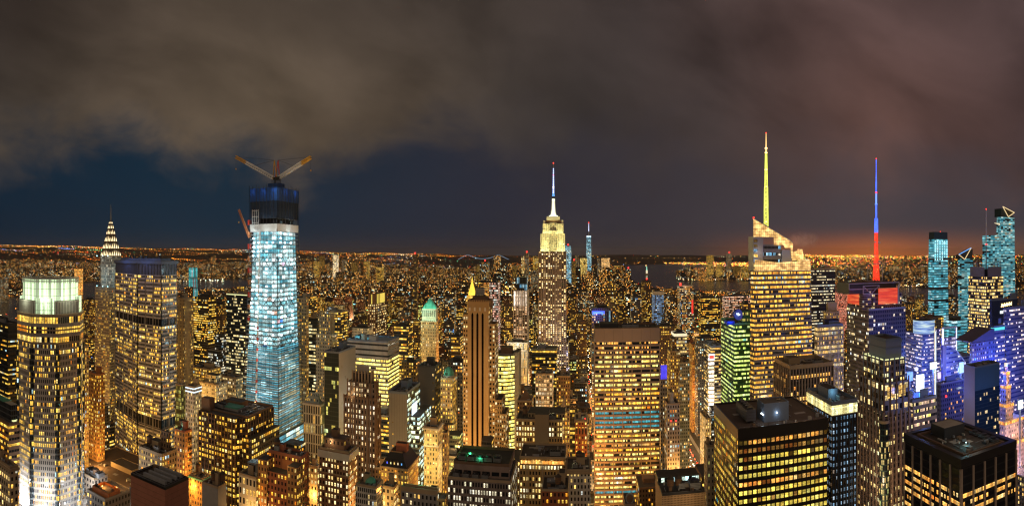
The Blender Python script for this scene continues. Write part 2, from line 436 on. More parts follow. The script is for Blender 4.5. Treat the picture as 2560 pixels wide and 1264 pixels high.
def clutter(t, r, z, seed, n):
    """patched roofing, vents, pipe runs and a rail"""
    q = random.Random(seed); i = ins(r, 1.2)
    for k in range(n):
        x, y = q.uniform(i[0], i[1] - 2), q.uniform(i[2], i[3] - 2); w_ = q.random()
        b = MB()
        if w_ < .35: b.box(x, min(x + q.uniform(3, 9), i[1]), y, min(y + q.uniform(3, 8), i[3]), z + .004 * (k + 1), z + .02 + .004 * (k + 1), M[q.choice(['gravel', 'brownroof', 'paleroof', 'galv'])]); b.build('roof_patch', t)
        elif w_ < .65: b.cyl(x, y, q.uniform(.3, .6), z, z + q.uniform(.8, 1.8), M[q.choice(['galv', 'whitepaint', 'darkmetal'])], None, 8); b.build('roof_vent', t)
        elif w_ < .85:
            ln = q.uniform(4, 12)
            if q.random() < .5: b.bar((x, y, z + .5), (min(x + ln, i[1]), y, z + .5), .3, M['galv'])
            else: b.bar((x, y, z + .5), (x, min(y + ln, i[3]), z + .5), .3, M['galv'])
            b.build('pipe', t)
        else: b.box(x, x + q.uniform(1.5, 3), y, y + q.uniform(1.5, 3), z, z + q.uniform(1.2, 2.4), M[q.choice(['galv', 'paleroof', 'brown'])]); b.build('air_handler', t)
    b = MB()
    for zz in (.6, 1.1):
        b.bar((i[0], i[2], z + zz), (i[1], i[2], z + zz), .09, M['galv']); b.bar((i[1], i[2], z + zz), (i[1], i[3], z + zz), .09, M['galv'])
    b.bar((i[0], i[2], z), (i[0], i[2], z + 1.1), .1, M['galv']); b.bar((i[1], i[2], z), (i[1], i[2], z + 1.1), .1, M['galv']); b.bar((i[1], i[3], z), (i[1], i[3], z + 1.1), .1, M['galv']); b.build('guard_rail', t)
def foot(r, d=4): FOOT.append((r[0] - d, r[1] + d, r[2] - d, r[3] + d))

def tower(name, label, cat, r, z1, m, roof=None, mats=None, z0=0.0, trim=None, seed=1, kitargs=None, part='wall', group=None):
    """plain slab or tower: walls and roof deck, then rooftop pieces; r = x0,x1,y0,y1"""
    t = thing(name, label, cat, (r[0] + r[1]) / 2, (r[2] + r[3]) / 2, 0, group)
    b = MB(); b.box(*r, z0, z1, m, roof or M['tar'], mats, False); b.build(part, t)
    foot(r)
    if kitargs is not False: kit(t, r, z1, seed, trim or M['stone'], **(kitargs or {}))
    return t
def tier(t, r, z0, z1, m, roof=None, mats=None, name='setback_tier'):
    b = MB(); b.box(*r, z0, z1, m, roof or M['tar'], mats, False); return b.build(name, t)
def cornice(t, r, z, h, d, m, name='cornice'):
    b = MB(); b.ring(r[0] - d, r[1] + d, r[2] - d, r[3] + d, z, z + h, d + .3, m); return b.build(name, t)
def piers(t, r, z0, z1, nx, ny, wd, d, m, sides='fr', name='pier', top=0.0):
    """upright ribs standing proud of the walls: front (f), right (r), left (l); one mesh: the facade's relief"""
    b = MB()
    for i in range(nx + 1):
        if 'f' in sides:
            x = r[0] + (r[1] - r[0]) * i / nx; b.box(x - wd / 2, x + wd / 2, r[2] - d, r[2] - .003, z0, z1 + top, m)
    for i in range(ny + 1):
        y = r[2] + (r[3] - r[2]) * i / ny
        if 'r' in sides: b.box(r[1] + .003, r[1] + d, y - wd / 2, y + wd / 2, z0, z1 + top, m)
        if 'l' in sides: b.box(r[0] - d, r[0] - .003, y - wd / 2, y + wd / 2, z0, z1 + top, m)
    return b.build(name, t)
def sills(t, r, z0, z1, step, h, d, m, name='spandrel'):
    b = MB(); z = z1
    while z > z0:
        b.ring(r[0] - d, r[1] + d, r[2] - d, r[3] + d, z - h, z, d - .004, m); z -= step
    return b.build(name, t)

PANE = {}
def pane_mesh(key, w_, h_, m):
    k = (key, round(w_, 3), round(h_, 3))
    if k not in PANE:
        b = MB(); o = rnd.randint(0, 900); q = rnd.randint(0, 900)
        x0, x1 = -w_ / 2, w_ / 2
        fr = .10
        b.face([(x0, 0, 0), (x1, 0, 0), (x1, 0, h_), (x0, 0, h_)], [(o, q), (o + 1, q), (o + 1, q + 1), (o, q + 1)], m)
        for (a0, a1, c0, c1) in ((x0, x1, 0, fr), (x0, x1, h_ - fr, h_), (x0, x0 + fr, fr, h_ - fr), (x1 - fr, x1, fr, h_ - fr)):
            b.box(a0, a1, -.08, -.004, c0, c1, M['black'])
        ob = b.build('window'); me = ob.data; bpy.data.objects.remove(ob)
        PANE[k] = me
    return PANE[k]
def curtain(t, a, b_, z0, z1, nb, nf, pier, span, depth, fm, pick, limit=50, part_frame='facade_frame', skip=()):
    """a wall of real windows: frame of piers and spandrels standing out from the pane line;
    the nearest `limit` windows are parts of their own, the rest one part; pick(i,j) -> pane material or None"""
    dx, dy = b_[0] - a[0], b_[1] - a[1]; Lw = hypot(dx, dy); dx /= Lw; dy /= Lw
    nx_, ny_ = dy, -dx
    ang = math.atan2(dy, dx)
    cw, ch = Lw / nb, (z1 - z0) / nf
    fb = MB()
    def ob(u0, u1, za, zb, d0, d1):
        P = lambda u, d: (a[0] + dx * u + nx_ * d, a[1] + dy * u + ny_ * d)
        fb.prism([P(u0, d1), P(u1, d1), P(u1, d0), P(u0, d0)], za, zb, fm, base=True)
    for i in range(nb + 1): ob(max(0, i * cw - pier / 2), min(Lw, i * cw + pier / 2), z0, z1, .004, depth)
    for j in range(nf + 1): ob(0, Lw, max(z0, z0 + j * ch - span / 2), min(z1, z0 + j * ch + span / 2), .004, depth - .05)
    fb.build(part_frame, t)
    cells = []
    for i in range(nb):
        for j in range(nf):
            mm = pick(i, j)
            if mm is None: continue
            u = (i + .5) * cw; p = (a[0] + dx * u + nx_ * .03, a[1] + dy * u + ny_ * .03, z0 + j * ch + span / 2)
            cells.append((hypot(p[0], p[1]) + (EYE - p[2]) * .3, p, mm))
    cells.sort(key=lambda c: c[0])
    w_, h_ = cw - pier, ch - span
    rest = MB()
    for k, (_, p, mm) in enumerate(cells):
        if k < limit:
            me = pane_mesh((mm.name, rnd.randint(0, 5)), w_, h_, mm)
            o = bpy.data.objects.new('window', me); COL.objects.link(o)
            o.parent = t; o.location = (p[0] - t.location.x, p[1] - t.location.y, p[2]); o.rotation_euler = (0, 0, ang)
        else:
            q, q2 = rnd.randint(0, 900), rnd.randint(0, 900)
            P = lambda u, z: (p[0] + dx * u, p[1] + dy * u, p[2] + z)
            rest.face([P(-w_ / 2, 0), P(w_ / 2, 0), P(w_ / 2, h_), P(-w_ / 2, h_)], [(q, q2), (q + 1, q2), (q + 1, q2 + 1), (q, q2 + 1)], mm)
    if rest.f: tag(rest.build('remaining_window', t), kind='stuff')

def panemat(name, hues, e, lit=2.0):
    m = fac(name, (.02, .02, .02), 1, 1, 1.2, 1.2, lit, 0, 0, 1, hues, e); return m
P_ = {'gold': panemat('pane_gold', GOLD, 1.25), 'lime': panemat('pane_lime', [(0, (1, .58, .07)), (.5, (.95, .70, .10)), (1, (.88, .78, .2))], 1.1), 'amber': panemat('pane_amber', AMBER, 1.2),
      'cream': panemat('pane_cream', CREAM, 1.0), 'teal': panemat('pane_teal', [(0, (.04, .3, .38)), (1, (.15, .6, .68))], .75), 'dark': panemat('pane_dark', GOLD, .1), 'dim': panemat('pane_dim', AMBER, .3),
      'blue': panemat('pane_blue', [(0, (.12, .32, .55)), (1, (.3, .6, .85))], .7)}
# ================================================================== TOWERS ON THE LEFT
def octagon(cx, cy, w, c):
    """square of width w with corners cut by c, anticlockwise"""
    h = w / 2
    return [(cx - h + c, cy - h), (cx + h - c, cy - h), (cx + h, cy - h + c), (cx + h, cy + h - c), (cx + h - c, cy + h), (cx - h + c, cy + h), (cx - h, cy + h - c), (cx - h, cy - h + c)]

# --- octagonal tower with a glowing glass lantern
D0 = 462
cx0, cy0 = D0 * sin(A(127)), D0 * cos(A(127))
f383 = fac('stone_grid_floodlit', (.44, .40, .35), 1.55, 3.75, .5, .6, .30, .34, .5, 3, GOLD, 1.25)
f383t = fac('stone_grid_top_floors', (.36, .33, .30), 2.2, 6.4, .74, .62, .9, .5, .5, 8, GOLD, 1.2)
f383g = fac('ribbed_attic', (.42, .39, .33), 1.5, 22, .35, .9, 0, 0, 0, 1, GOLD, 0)
glassb = fac('dark_glass_bay', (.10, .12, .12), 1.5, 3.75, .86, .72, .25, .3, .4, 3, GOLD, 1.1)
def lantern_mat():
    m = bpy.data.materials.new('lit_lantern_glass'); m.use_nodes = True; t = NT(m.node_tree)
    sp = t.n('SeparateXYZ', {0: t.n('UVMap', uv_map='UVMap').outputs[0]}).outputs
    col_ = t.n('TexWhiteNoise', {'Vector': t.xyz(t.m('FLOOR', t.m('MULTIPLY', sp[0], .5)), 3, 0)}).outputs[0]
    fine = t.n('TexWhiteNoise', {'Vector': t.xyz(t.m('FLOOR', t.m('MULTIPLY', sp[0], 1.4)), 9, 0)}).outputs[0]
    gx = t.m('LESS_THAN', t.m('FRACT', t.m('MULTIPLY', sp[0], .7)), .10)
    gy = t.m('LESS_THAN', t.m('FRACT', t.m('MULTIPLY', sp[1], .22)), .09)
    st = t.m('MULTIPLY_ADD', t.m('POWER', col_, 2.0), 1.5, t.m('MULTIPLY', fine, .75))
    st = t.m('MULTIPLY', st, t.m('SUBTRACT', 1.0, t.m('MULTIPLY', t.m('MAXIMUM', gx, gy), .75)))
    pb = t.n('BsdfPrincipled', {'Base Color': (.3, .33, .28), 'Roughness': .25, 'Emission Color': (.74, 1, .58), 'Emission Strength': t.m('ADD', st, .10)})
    t.t.links.new(pb.outputs[0], t.n('OutputMaterial').inputs[0]); m.cycles.emission_sampling = 'NONE'
    return m
t = thing('lantern_tower', 'octagonal stone tower crowned by a glowing white-green glass lantern, floodlit white at its foot', 'tower', cx0, cy0)
FOOT.append((cx0 - 36, cx0 + 36, cy0 - 36, cy0 + 36))
zc = lambda y: zt(y, 437)
Wd = 53.0
b = MB(); P8 = octagon(cx0, cy0, Wd, 15.6)
b.prism(P8, 60, zc(858), f383, M['tar']); b.build('shaft', t)
b = MB()                                            # dark glass bays at the eight corners
for i in range(8):
    px_, py_ = P8[i]; dx, dy = px_ - cx0, py_ - cy0; l = hypot(dx, dy); dx /= l; dy /= l
    b.cyl(px_ - dx * .8, py_ - dy * .8, 2.1, 60, zc(870), glassb, M['tar'], 10)
b.build('corner_bay', t)
b = MB(); b.prism(octagon(cx0, cy0, Wd + .8, 15.9), zc(858), zc(788), f383t, M['tar'])
b.build('lit_floors', t)
b = MB()
for k, zz in enumerate((858, 826, 788)): b.prism(octagon(cx0, cy0, Wd + 1.6, 16.1), zc(zz), zc(zz) + .9, M['stone'])
b.build('cornice', t)
b = MB(); z1_, z2_ = zc(788), zc(752)
b.prism(octagon(cx0, cy0, Wd - 2.5, 14.5), z1_ + .9, z2_, f383g, M['tar']); b.build('attic', t)
LM = lantern_mat()
b = MB(); b.prism(octagon(cx0, cy0, Wd - 8, 13.5), z2_, zc(699), LM, M['paleroof'])
q8 = octagon(cx0, cy0, Wd - 1.8, 15.2)
ct = octagon(cx0, cy0, Wd - 8, 13.5)
for i in (1, 3, 5, 7):                                # the lantern reaches down the four diagonal faces
    a_, c_ = q8[i], q8[(i + 1) % 8]
    m_ = lambda f, p, q: (p[0] + (q[0] - p[0]) * f, p[1] + (q[1] - p[1]) * f)
    b.prism([m_(.14, a_, c_), m_(.86, a_, c_), m_(.86, ct[i], ct[(i + 1) % 8]), m_(.14, ct[i], ct[(i + 1) % 8])], z1_ + .9, zc(745), LM)
b.build('glass_lantern', t)
b = MB()
P_l = octagon(cx0, cy0, Wd - 7, 13.7)
for i in range(8):
    a_, c_ = P_l[i], P_l[(i + 1) % 8]
    for zz in (zc(697), zc(703)): b.bar((a_[0], a_[1], zz), (c_[0], c_[1], zz), .5, M['white'])
    n_ = 9
    for k in range(n_):
        x_, y_ = a_[0] + (c_[0] - a_[0]) * k / n_, a_[1] + (c_[1] - a_[1]) * k / n_
        b.bar((x_, y_, zc(709)), (x_, y_, zc(696)), .35, M['white'])
b.build('lantern_railing', t)
b = MB(); b.prism(octagon(cx0, cy0, 62, 17), 0, 92, M['stone'], M['paleroof']); b.build('podium', t)
for i in range(8):                                   # floodlights on the podium roof washing the lower shaft
    a_, c_ = P8[i], P8[(i + 1) % 8]; mx_, my_ = (a_[0] + c_[0]) / 2, (a_[1] + c_[1]) / 2
    dx, dy = mx_ - cx0, my_ - cy0; l = hypot(dx, dy)
    if dx * -cx0 + dy * -cy0 > -l * 60:
        lamp(mx_ + dx / l * 5.5, my_ + dy / l * 5.5, 95, 36000, (.95, .97, 1), .8, 'floodlight')
        lamp(mx_ + dx / l * 9, my_ + dy / l * 9, 108, 9000, (.95, .97, 1), 1.5, 'floodlight')
        lamp(mx_ + dx / l * 3.5, my_ + dy / l * 3.5, z2_ + 1, 2600, (.9, 1, .75), .6, 'floodlight')

# --- broad faceted slab with a pale grid of windows
f_met = fac('precast_grid', (.50, .47, .46), 1.55, 3.72, .76, .56, .24, .36, .62, 7, GOLD, 1.3)
f_mett = fac('ribbed_crown', (.16, .19, .28), 2.6, 21, .48, .96, 0, 0, 0, 1, COOL, 0, (.006, .008, .012))
f_meta = fac('dark_arcade', (.22, .2, .19), 5.2, 9, .78, .86, 0, .0, .0, 2, AMBER, .9)
POLY = [(-556, 480), (-487, 457), (-446, 457), (-446, 484), (-488, 506), (-556, 506)]
sc_ = 1.0
t = thing('slab_tower', 'broad many-sided slab tower with pale window grid and dark blue top beside the lantern tower', 'tower', -500, 480)
FOOT.append((-580, -440, 435, 520))
zm = lambda y: zt(y, 640)
levels = [(0, zm(1075), f_met), (zm(1075), zm(1050), f_meta), (zm(1050), zm(815), f_met), (zm(815), zm(797), f_meta), (zm(797), zm(688), f_met), (zm(688), zm(660), f_mett)]
for k, (za, zb, mm) in enumerate(levels):
    b = MB()
    pp = POLY
    if mm is f_meta: pp = [(-555, 481.5), (-487, 458.5), (-447.5, 458.5), (-447.5, 483), (-488, 505), (-555, 505)]
    b.prism(pp, za, zb, mm, M['tar']); b.build('arcade_band' if mm is f_meta else ('crown' if mm is f_mett else 'wall'), t)
b = MB(); b.prism([(-558, 479), (-487, 455.3), (-444.3, 455.3), (-444.3, 485), (-488, 508), (-558, 508)], zm(660), zm(652), M['bluegrey'], M['tar']); b.build('roof_slab', t)
b = MB(); b.prism([(-548, 483), (-487, 462), (-452, 462), (-452, 480), (-488, 500), (-548, 500)], zm(652), zm(646), M['bluegrey'], M['tar'])
for i in range(9): b.box(-540 + i * 10, -538 + i * 10, 484 - i * 2.2, 486 - i * 2.2, zm(646), zm(644) + (i % 3) * .8, M['darkmetal'])
b.build('roof_plant', t)
b = MB()
for i in range(5):
    (xa, ya), (xb, yb) = POLY[i], POLY[(i + 1) % 6]
    if i > 2: break
    n = max(1, int(hypot(xb - xa, yb - ya) / 13))
    for j in range(n + 1):
        f = j / n; x_, y_ = xa + (xb - xa) * f, ya + (yb - ya) * f
        b.bar((x_, y_ - .3, 20), (x_, y_ - .3, zm(688)), .9, M['concrete'])
b.build('pier', t)
lamp(-470, 440, zm(640), 5000, (.25, .4, 1), 2, 'roof_floodlight')
lamp(-520, 452, zm(645), 5000, (.25, .4, 1), 2, 'roof_floodlight')
# podium of the slab tower
r = (ux(205, 430), ux(352, 430), 430, 455)
tower('podium_block', 'low brown flat-roofed block at the foot of the slab tower', 'building', (-520, -385, 380, 452), 62, fac('podium_wall', (.22, .19, .16), 4, 5, .6, .5, .3), M['brownroof'], None, 0, M['stone'], 4, dict(dense=.4, tank=0))
r = plot(269, 236, 203, 470)
t = tower('plant_roof_building', 'tan building whose roof is packed with grey ventilation plant below the lantern tower', 'building', r, zt(1200, 470), fac('tan_wall_a', (.30, .25, .2), 4, 4, .5, .5, .2), M['tar'], None, 0, M['stone'], 8, dict(pen=False))
for k in range(3): cooling_tower(t, r[0] + 3 + k * 6.5, r[0] + 8 + k * 6.5, r[2] + 3, r[3] - 5, zt(1200, 470), 4, 4)

# --- silver spire with triangular lit windows
t = thing('spire_tower', 'slender tower with stepped crown of lit triangular windows and needle spire behind the slab tower', 'tower', 895 * sin(A(277)), 895 * cos(A(277)))
cxc, cyc = 895 * sin(A(277)), 895 * cos(A(277)); zk = lambda y: zt(y, 895)
FOOT.append((cxc - 35, cxc + 35, cyc - 35, cyc + 35))
f_ch = fac('pale_brick_lit', (.30, .29, .26), 2.4, 3.6, .4, .55, .35, .2, .4, 2, [(0, (1, .7, .35)), (1, (.9, .95, .8))], .6)
f_chl = fac('beige_tower_wall', (.36, .30, .22), 2.6, 3.6, .42, .5, .35, .15, .4, 2, GOLD, 1.0)
b = MB(); h = 12; b.box(cxc - h, cxc + h, cyc - h, cyc + h, 60, zk(640), f_ch, M['tar']); b.build('shaft', t)
b = MB(); h = 17; b.box(cxc - h - 4, cxc + h, cyc - h, cyc + h, 0, zk(716), f_chl, M['tar']); b.build('base_tier', t)
steel = plain('stainless_steel', (.13, .10, .075), .5, .2, .3, .2)
prof = [(640, 12.2), (622, 9.9), (604, 7.5), (586, 5.4), (572, 3.8), (560, 2.4), (552, 1.3)]
b = MB()
for (ya, ha), (yb, hb) in zip(prof, prof[1:]):
    sq = lambda h: [(cxc - h, cyc - h), (cxc + h, cyc - h), (cxc + h, cyc + h), (cxc - h, cyc + h)]
    b.prism(sq(ha), zk(ya), zk(yb), steel, steel, sq(hb + .25))
crn = b.build('crown', t)
tri = glow('triangular_window_light', (1, .78, .42), 2.6)
for k, ((ya, ha), (yb, hb)) in enumerate(zip(prof, prof[1:])):
    n = [6, 5, 4, 3, 2, 2][k]
    for i in range(n):
        f = (i + .5) / n * 2 - 1; wd = ha / n * .5
        za = zk(ya) + .9; zb = za + (zk(yb) - zk(ya)) * (.8 - .35 * abs(f))
        s_ = (hb - ha) / (zk(yb) - zk(ya)); hA = ha + .35; 
        for (ox, oy, ax, ay) in ((0, -1, 1, 0), (1, 0, 0, 1)):
            pt = lambda u, z: (cxc + ax * u + ox * (ha + s_ * (z - zk(ya)) + .5), cyc + ay * u + oy * (ha + s_ * (z - zk(ya)) + .5), z)
            b = MB(); b.face([pt(f * ha - wd, za), pt(f * ha + wd, za), pt(f * ha * .98, zb)], [(0, 0)] * 3, tri); b.build('triangular_window', crn)
b = MB(); b.cyl(cxc, cyc, 1.5, zk(552), zk(540), M['galv'], None, 8, 1.0); b.cyl(cxc, cyc, 1.0, zk(540), zk(510), M['galv'], None, 6, .3); b.build('spire', t)
for zz in (zk(715), zk(640)):
    for ax, ay in ((-15, -17.5), (0, -17.5), (13, -17.5)): b = MB(); b.cyl(cxc + ax, cyc + ay, .5, zz, zz + 1, G['cyan'], None, 6); b.build('terrace_lamp', t)
lamp(cxc, cyc - 26, zk(690), 6000, (.55, .9, 1), 1, 'terrace_light'); lamp(cxc + 26, cyc, zk(690), 6000, (.55, .9, 1), 1, 'terrace_light')

# --- masonry neighbours
f_tan = fac('tan_masonry', (.34, .26, .16), 2.7, 3.7, .40, .5, .34, .15, .35, 2, GOLD, 1.0)
f_tan2 = fac('tan_masonry_bright', (.38, .28, .16), 2.7, 3.7, .44, .52, .62, .2, .35, 3, GOLD, 1.1)
f_brn = fac('brown_masonry', (.20, .13, .08), 2.8, 3.7, .42, .52, .34, .2, .35, 2, GOLD, 1.0)
f_brk = fac('red_brick_wall', (.32, .11, .05), 2.8, 3.7, .42, .52, .42, .15, .35, 2, GOLD, 1.1)
f_org = fac('orange_stone_wall', (.42, .22, .08), 2.8, 3.7, .42, .52, .5, .1, .3, 2, GOLD, 1.1)
f_dkb = fac('dark_glass_bands', (.03, .034, .04), 3.0, 3.9, .96, .5, .42, .5, .6, 4, GOLD, .9)
f_dkb2 = fac('dark_blue_glass_bands', (.02, .035, .05), 2.4, 3.9, .94, .5, .40, .45, .6, 4, [(0, (1, .7, .22)), (.8, (1, .85, .45)), (1, (.4, .8, .9))], .9)
f_cream = fac('cream_stone_wall', (.50, .43, .30), 2.8, 3.8, .46, .55, .6, .2, .35, 3, CREAM, 1.05)
f_white = fac('white_stone_wall', (.52, .52, .50), 2.6, 3.7, .44, .58, .28, .2, .35, 2, CREAM, 1.0)
f_grey = fac('grey_stone_wall', (.26, .25, .25), 2.8, 3.7, .44, .55, .3, .2, .4, 2, MIXED, .95)
f_grnd = fac('green_lit_ribs', (.12, .12, .05), 1.6, 3.6, .55, .75, .5, .2, .3, 5, LIME, .5)

r = plot(483, 460, 438, 780)
t = tower('grid_tower', 'tan masonry tower with scattered lit windows right behind the slab tower', 'tower', r, zt(748, 780), f_tan, None, None, 0, M['stone'], 3, dict(tank=0))
piers(t, r, 60, zt(748, 780), 9, 7, .7, .5, M['stone'], 'fr', 'pier')
r = plot(262, 245, 219, 640)
t = tower('brick_hotel', 'narrow orange brick tower glowing warm between the lantern tower and the slab tower', 'building', r, zt(938, 640), f_org, None, None, 0, M['orangebrick'], 5, dict(tank=0, dense=.3))
tier(t, (r[0] - 9, r[0], r[2] + 3, r[3]), 0, zt(965, 640), f_org, name='wing')
lamp(r[1] + 14, r[2] - 14, 70, 52000, (1, .5, .12), 2)
r = plot(222, 212, 196, 560)
tower('lit_slab', 'slim slab with rows of bright yellow windows behind the lantern tower', 'building', r, zt(868, 560), f_tan2, seed=3, kitargs=dict(tank=0, dense=.2))
r = plot(48, 20, -40, 560)
t = tower('banded_tower', 'dark glass tower with white-lit ribbon windows cut by the left edge of the view', 'tower', r, zt(812, 560), f_dkb, None, None, 0, M['darkmetal'], 6, dict(tank=0))
sills(t, r, 60, zt(812, 560), 3.9, 1.5, .35, M['black'])
r = plot(49, 22, -40, 430)
t = tower('terrace_building', 'brown striped office block with a glazed penthouse below the dark banded tower', 'building', r, zt(1062, 430), fac('brown_stripes', (.26, .16, .10), 2.6, 3.8, .9, .42, .5, .35, .4, 5, GOLD, 1.0), M['brownroof'], None, 0, M['brown'], 7, dict(pen=False, tank=0, dense=.3))
i = ins(r, 5); z = zt(1062, 430)
b = MB(); b.box(i[0], i[1], i[2] + 6, i[3], z, z + 11, fac('penthouse_glass', (.08, .09, .10), 2, 3.5, .8, .8, .05), M['paleroof']); b.build('penthouse', t)
b = MB()
for k in range(8): b.box(i[0] + k * 3, i[0] + k * 3 + 1.2, i[2] + 7, i[3] - 1, z + 11, z + 11.6, M['copper'])
b.build('roof_louvre', t)
b = MB(); b.ring(i[0] - 1, i[1] + 1, i[2] + 5, i[3] + 1, z + .3, z + 1.4, .3, G['lime']); b.build('light_strip', t)
r = plot(46, 25, -30, 360)
t = tower('ornate_walkup', 'small beige stone building with crowded roof at the bottom left corner', 'building', r, zt(1172, 360), f_cream, M['gravel'], None, 0, M['stone'], 9, dict(dense=1.5))
cornice(t, r, zt(1172, 360) - 1.5, 1.2, .8, M['stone'])
# red brick block, white roof, penthouse roofs
r = plot(471.5, 413, 327, 313)
D = 313; z = zt(1225, D)
t = tower('brick_block', 'windowless red brick block with black machine roof in the bottom left foreground', 'building', r, z, M['pinkbrick'], M['tar'], None, 0, M['black'], 21, dict(pen=False, tank=0, dense=.1))
def brick_panel_joints():
    b = MB()
    zz = z - 3
    while zz > z - 40:
        b.ring(r[0] - .06, r[1] + .06, r[2] - .06, r[3] + .06, zz, zz + .12, .05, M['brown']); zz -= 2.6
    return b.build('course', t)
brick_panel_joints()
for k in range(9):
    x_ = r[0] + 3 + k * (r[1] - r[0] - 5) / 9
    b = MB(); b.box(x_, x_ + 2.6, r[2] - .12, r[2] - .01, z - 17, z - 14.5, P_['teal']); b.build('window', t)
for k in range(4):
    b = MB(); yy = r[2] + 3 + k * 4.6
    b.box(r[0] + 8, r[1] - 3, yy, yy + 1.6, z + 1.0, z + 2.6, M['galv'])
    for q_ in range(6): b.box(r[0] + 9 + q_ * 3.4, r[0] + 9.5 + q_ * 3.4, yy, yy + 1.5, z, z + 1.0, M['darkmetal'])
    b.build('machine_rack', t)
b = MB(); b.ring(r[0] + 2, r[1] - 2, r[2] + 2, r[3] - 2, z + 1.3, z + 1.45, .15, M['galv']); b.build('guard_rail', t)
r = plot(326, 263, 217, 400); z = zt(1252, 400)
t = tower('court_building', 'low pale-roofed building with an orange-lit rooftop court near the bottom left', 'building', r, z, fac('grey_low_wall', (.2, .19, .18), 3, 4, .5, .5, .15), M['paleroof'], None, 0, M['concrete'], 22, dict(pen=False, tank=0, dense=.6))
b = MB(); b.ring(r[0] + 3, r[0] + 22, r[2] + 3, r[3] - 10, z, z + 3.5, .4, M['orangebrick']); b.build('court_wall', t)
roof_lamp(t, r[0] + 8, r[2] + 9, z + 3, 'warm', .4, 1500, (1, .4, .06)); roof_lamp(t, r[0] + 17, r[2] + 16, z + 3, 'warm', .4, 1500, (1, .4, .06))
b = MB(); b.box(r[1] - 17, r[1] - 8, r[2] + 8, r[2] + 15, z, z + 2, M['paleroof']); b.build('skylight', t)
# brown setback roofs and orange fire-escape building
r = plot(442, 405, 347, 430); z = zt(1140, 430)
t = tower('setback_building', 'brown stone building with black setback roof and stair towers left of the black office block', 'building', r, z, f_tan2, M['tar'], None, 0, M['stone'], 24, dict(tank=1))
tier(t, (r[0] + 14, r[1] - 4, r[2] + 12, r[3] - 3), z, z + 12, f_brn)
r = plot(480, 462, 436, 470); z = zt(1082, 470)
t = tower('escape_building', 'orange-lit brick walk-up with iron fire escapes and a teal-lit roof', 'building', r, z, f_org, M['copper'], None, 0, M['redbrick'], 25, dict(tank=1, dense=.5))
b = MB()
for k in range(9):
    zz = z - 5 - k * 3.7
    b.box(r[1], r[1] + 1.1, r[2] + 4, r[2] + 12, zz, zz + .12, M['black']); b.bar((r[1] + 1.1, r[2] + 4, zz + 1), (r[1] + 1.1, r[2] + 12, zz + 1), .1, M['black'])
    b.bar((r[1] + .8, r[2] + 5, zz), (r[1] + .8, r[2] + 11, zz - 3.6), .18, M['black'])
b.build('fire_escape', t)
roof_lamp(t, r[0] + 6, r[2] + 5, z + 2, 'cyan', .3, 700, (.3, 1, .9))
lamp(r[1] + 10, r[2] + 6, z - 24, 20000, (1, .45, .1), 1)
# black square office block
r = plot(683, 606, 497, 485); z = zt(1050, 485)
f_blk = fac('black_grid', (.045, .036, .032), 3.1, 3.9, .66, .52, .40, .45, .5, 4, GOLD, 1.05, (.006, .006, .008))
t = thing('black_block', 'black square office block with notched corner and amber windows in front of the unfinished tower', 'building', (r[0] + r[1]) / 2, (r[2] + r[3]) / 2); foot(r)
nx = 8.0
poly = [(r[0], r[2]), (r[1] - nx, r[2]), (r[1] - nx, r[2] + 2.5), (r[1] - 2.5, r[2] + nx), (r[1], r[2] + nx), (r[1], r[3]), (r[0], r[3])]
b = MB(); b.prism(poly, 0, z, f_blk, M['tar']); b.build('wall', t)
b = MB(); b.box(r[0] - 5, r[1] + 6, r[2] + 6, r[3] + 2, 0, z - 14, f_blk, M['tar']); b.build('base_tier', t)
kit(t, (r[0], r[1], r[2] + nx, r[3]), z, 26, M['brown'], dense=1.2, tank=0)
b = MB()
for k in range(10): b.box(r[0] + 14 + k * 1.9, r[0] + 15.1 + k * 1.9, r[2] + 18, r[2] + 30, z + 1.5, z + 2.6, M['copper'])
b.box(r[0] + 13.5, r[0] + 33.5, r[2] + 17.5, r[2] + 30.5, z, z + 1.5, M['galv']); b.build('roof_louvre', t)
piers(t, (r[0], r[1] - nx, r[2], r[3]), z - 90, z, 11, 1, .7, .5, M['brown'], 'f')
b = MB()
for k in range(11):
    yy = r[2] + nx + (r[3] - r[2] - nx) * k / 10; b.box(r[1] + .003, r[1] + .5, yy - .35, yy + .35, z - 90, z, M['brown'])
b.build('pier', t)
b = MB(); b.box(r[0], r[0] + 10, r[2] + 4, r[2] + 12, z, z + 9, M['brown']); b.build('stair_tower', t)
roof_lamp(t, r[1] - 16, r[3] - 8, z + 3, 'warm', .4, 600, (1, .5, .15))

# --- the scaffolded glass tower going up, with its cranes
t = thing('tower_under_construction', 'tall tapering glass tower under construction, wrapped in work lights with dark netting at its top', 'tower', -370, 580)
FOOT.append((-412, -330, 540, 625))
zo = lambda y: zt(y, 655)
def taper(z):
    f = (z - 84) / (294 - 84); g = lambda a, c: a + (c - a) * f
    return (g(-397, -386), g(-342.6, -347.6), g(552.4, 556), g(612, 607))
def tp(z, d=0):
    r_ = taper(z); return [(r_[0] - d, r_[2] - d), (r_[1] + d, r_[2] - d), (r_[1] + d, r_[3] + d), (r_[0] - d, r_[3] + d)]
f_work = fac('work_lit_interior', (.20, .30, .33), 7.5, 4.3, .99, .86, 1.5, .3, .3, 3, [(0, (.05, .28, .38)), (.3, (.14, .48, .58)), (.5, (.42, .84, .9)), (.72, (.75, 1, 1)), (.92, (.9, 1, 1)), (.96, (1, .5, .3)), (1, (.06, .25, .8))], 1.05)
f_glz = fac('glazed_lit_floors', (.10, .16, .18), 9.0, 4.3, .99, .78, 1.6, .25, .4, 4, [(0, (.04, .24, .34)), (.45, (.16, .52, .62)), (.8, (.55, .88, .95)), (1, (1, .8, .4))], .85)
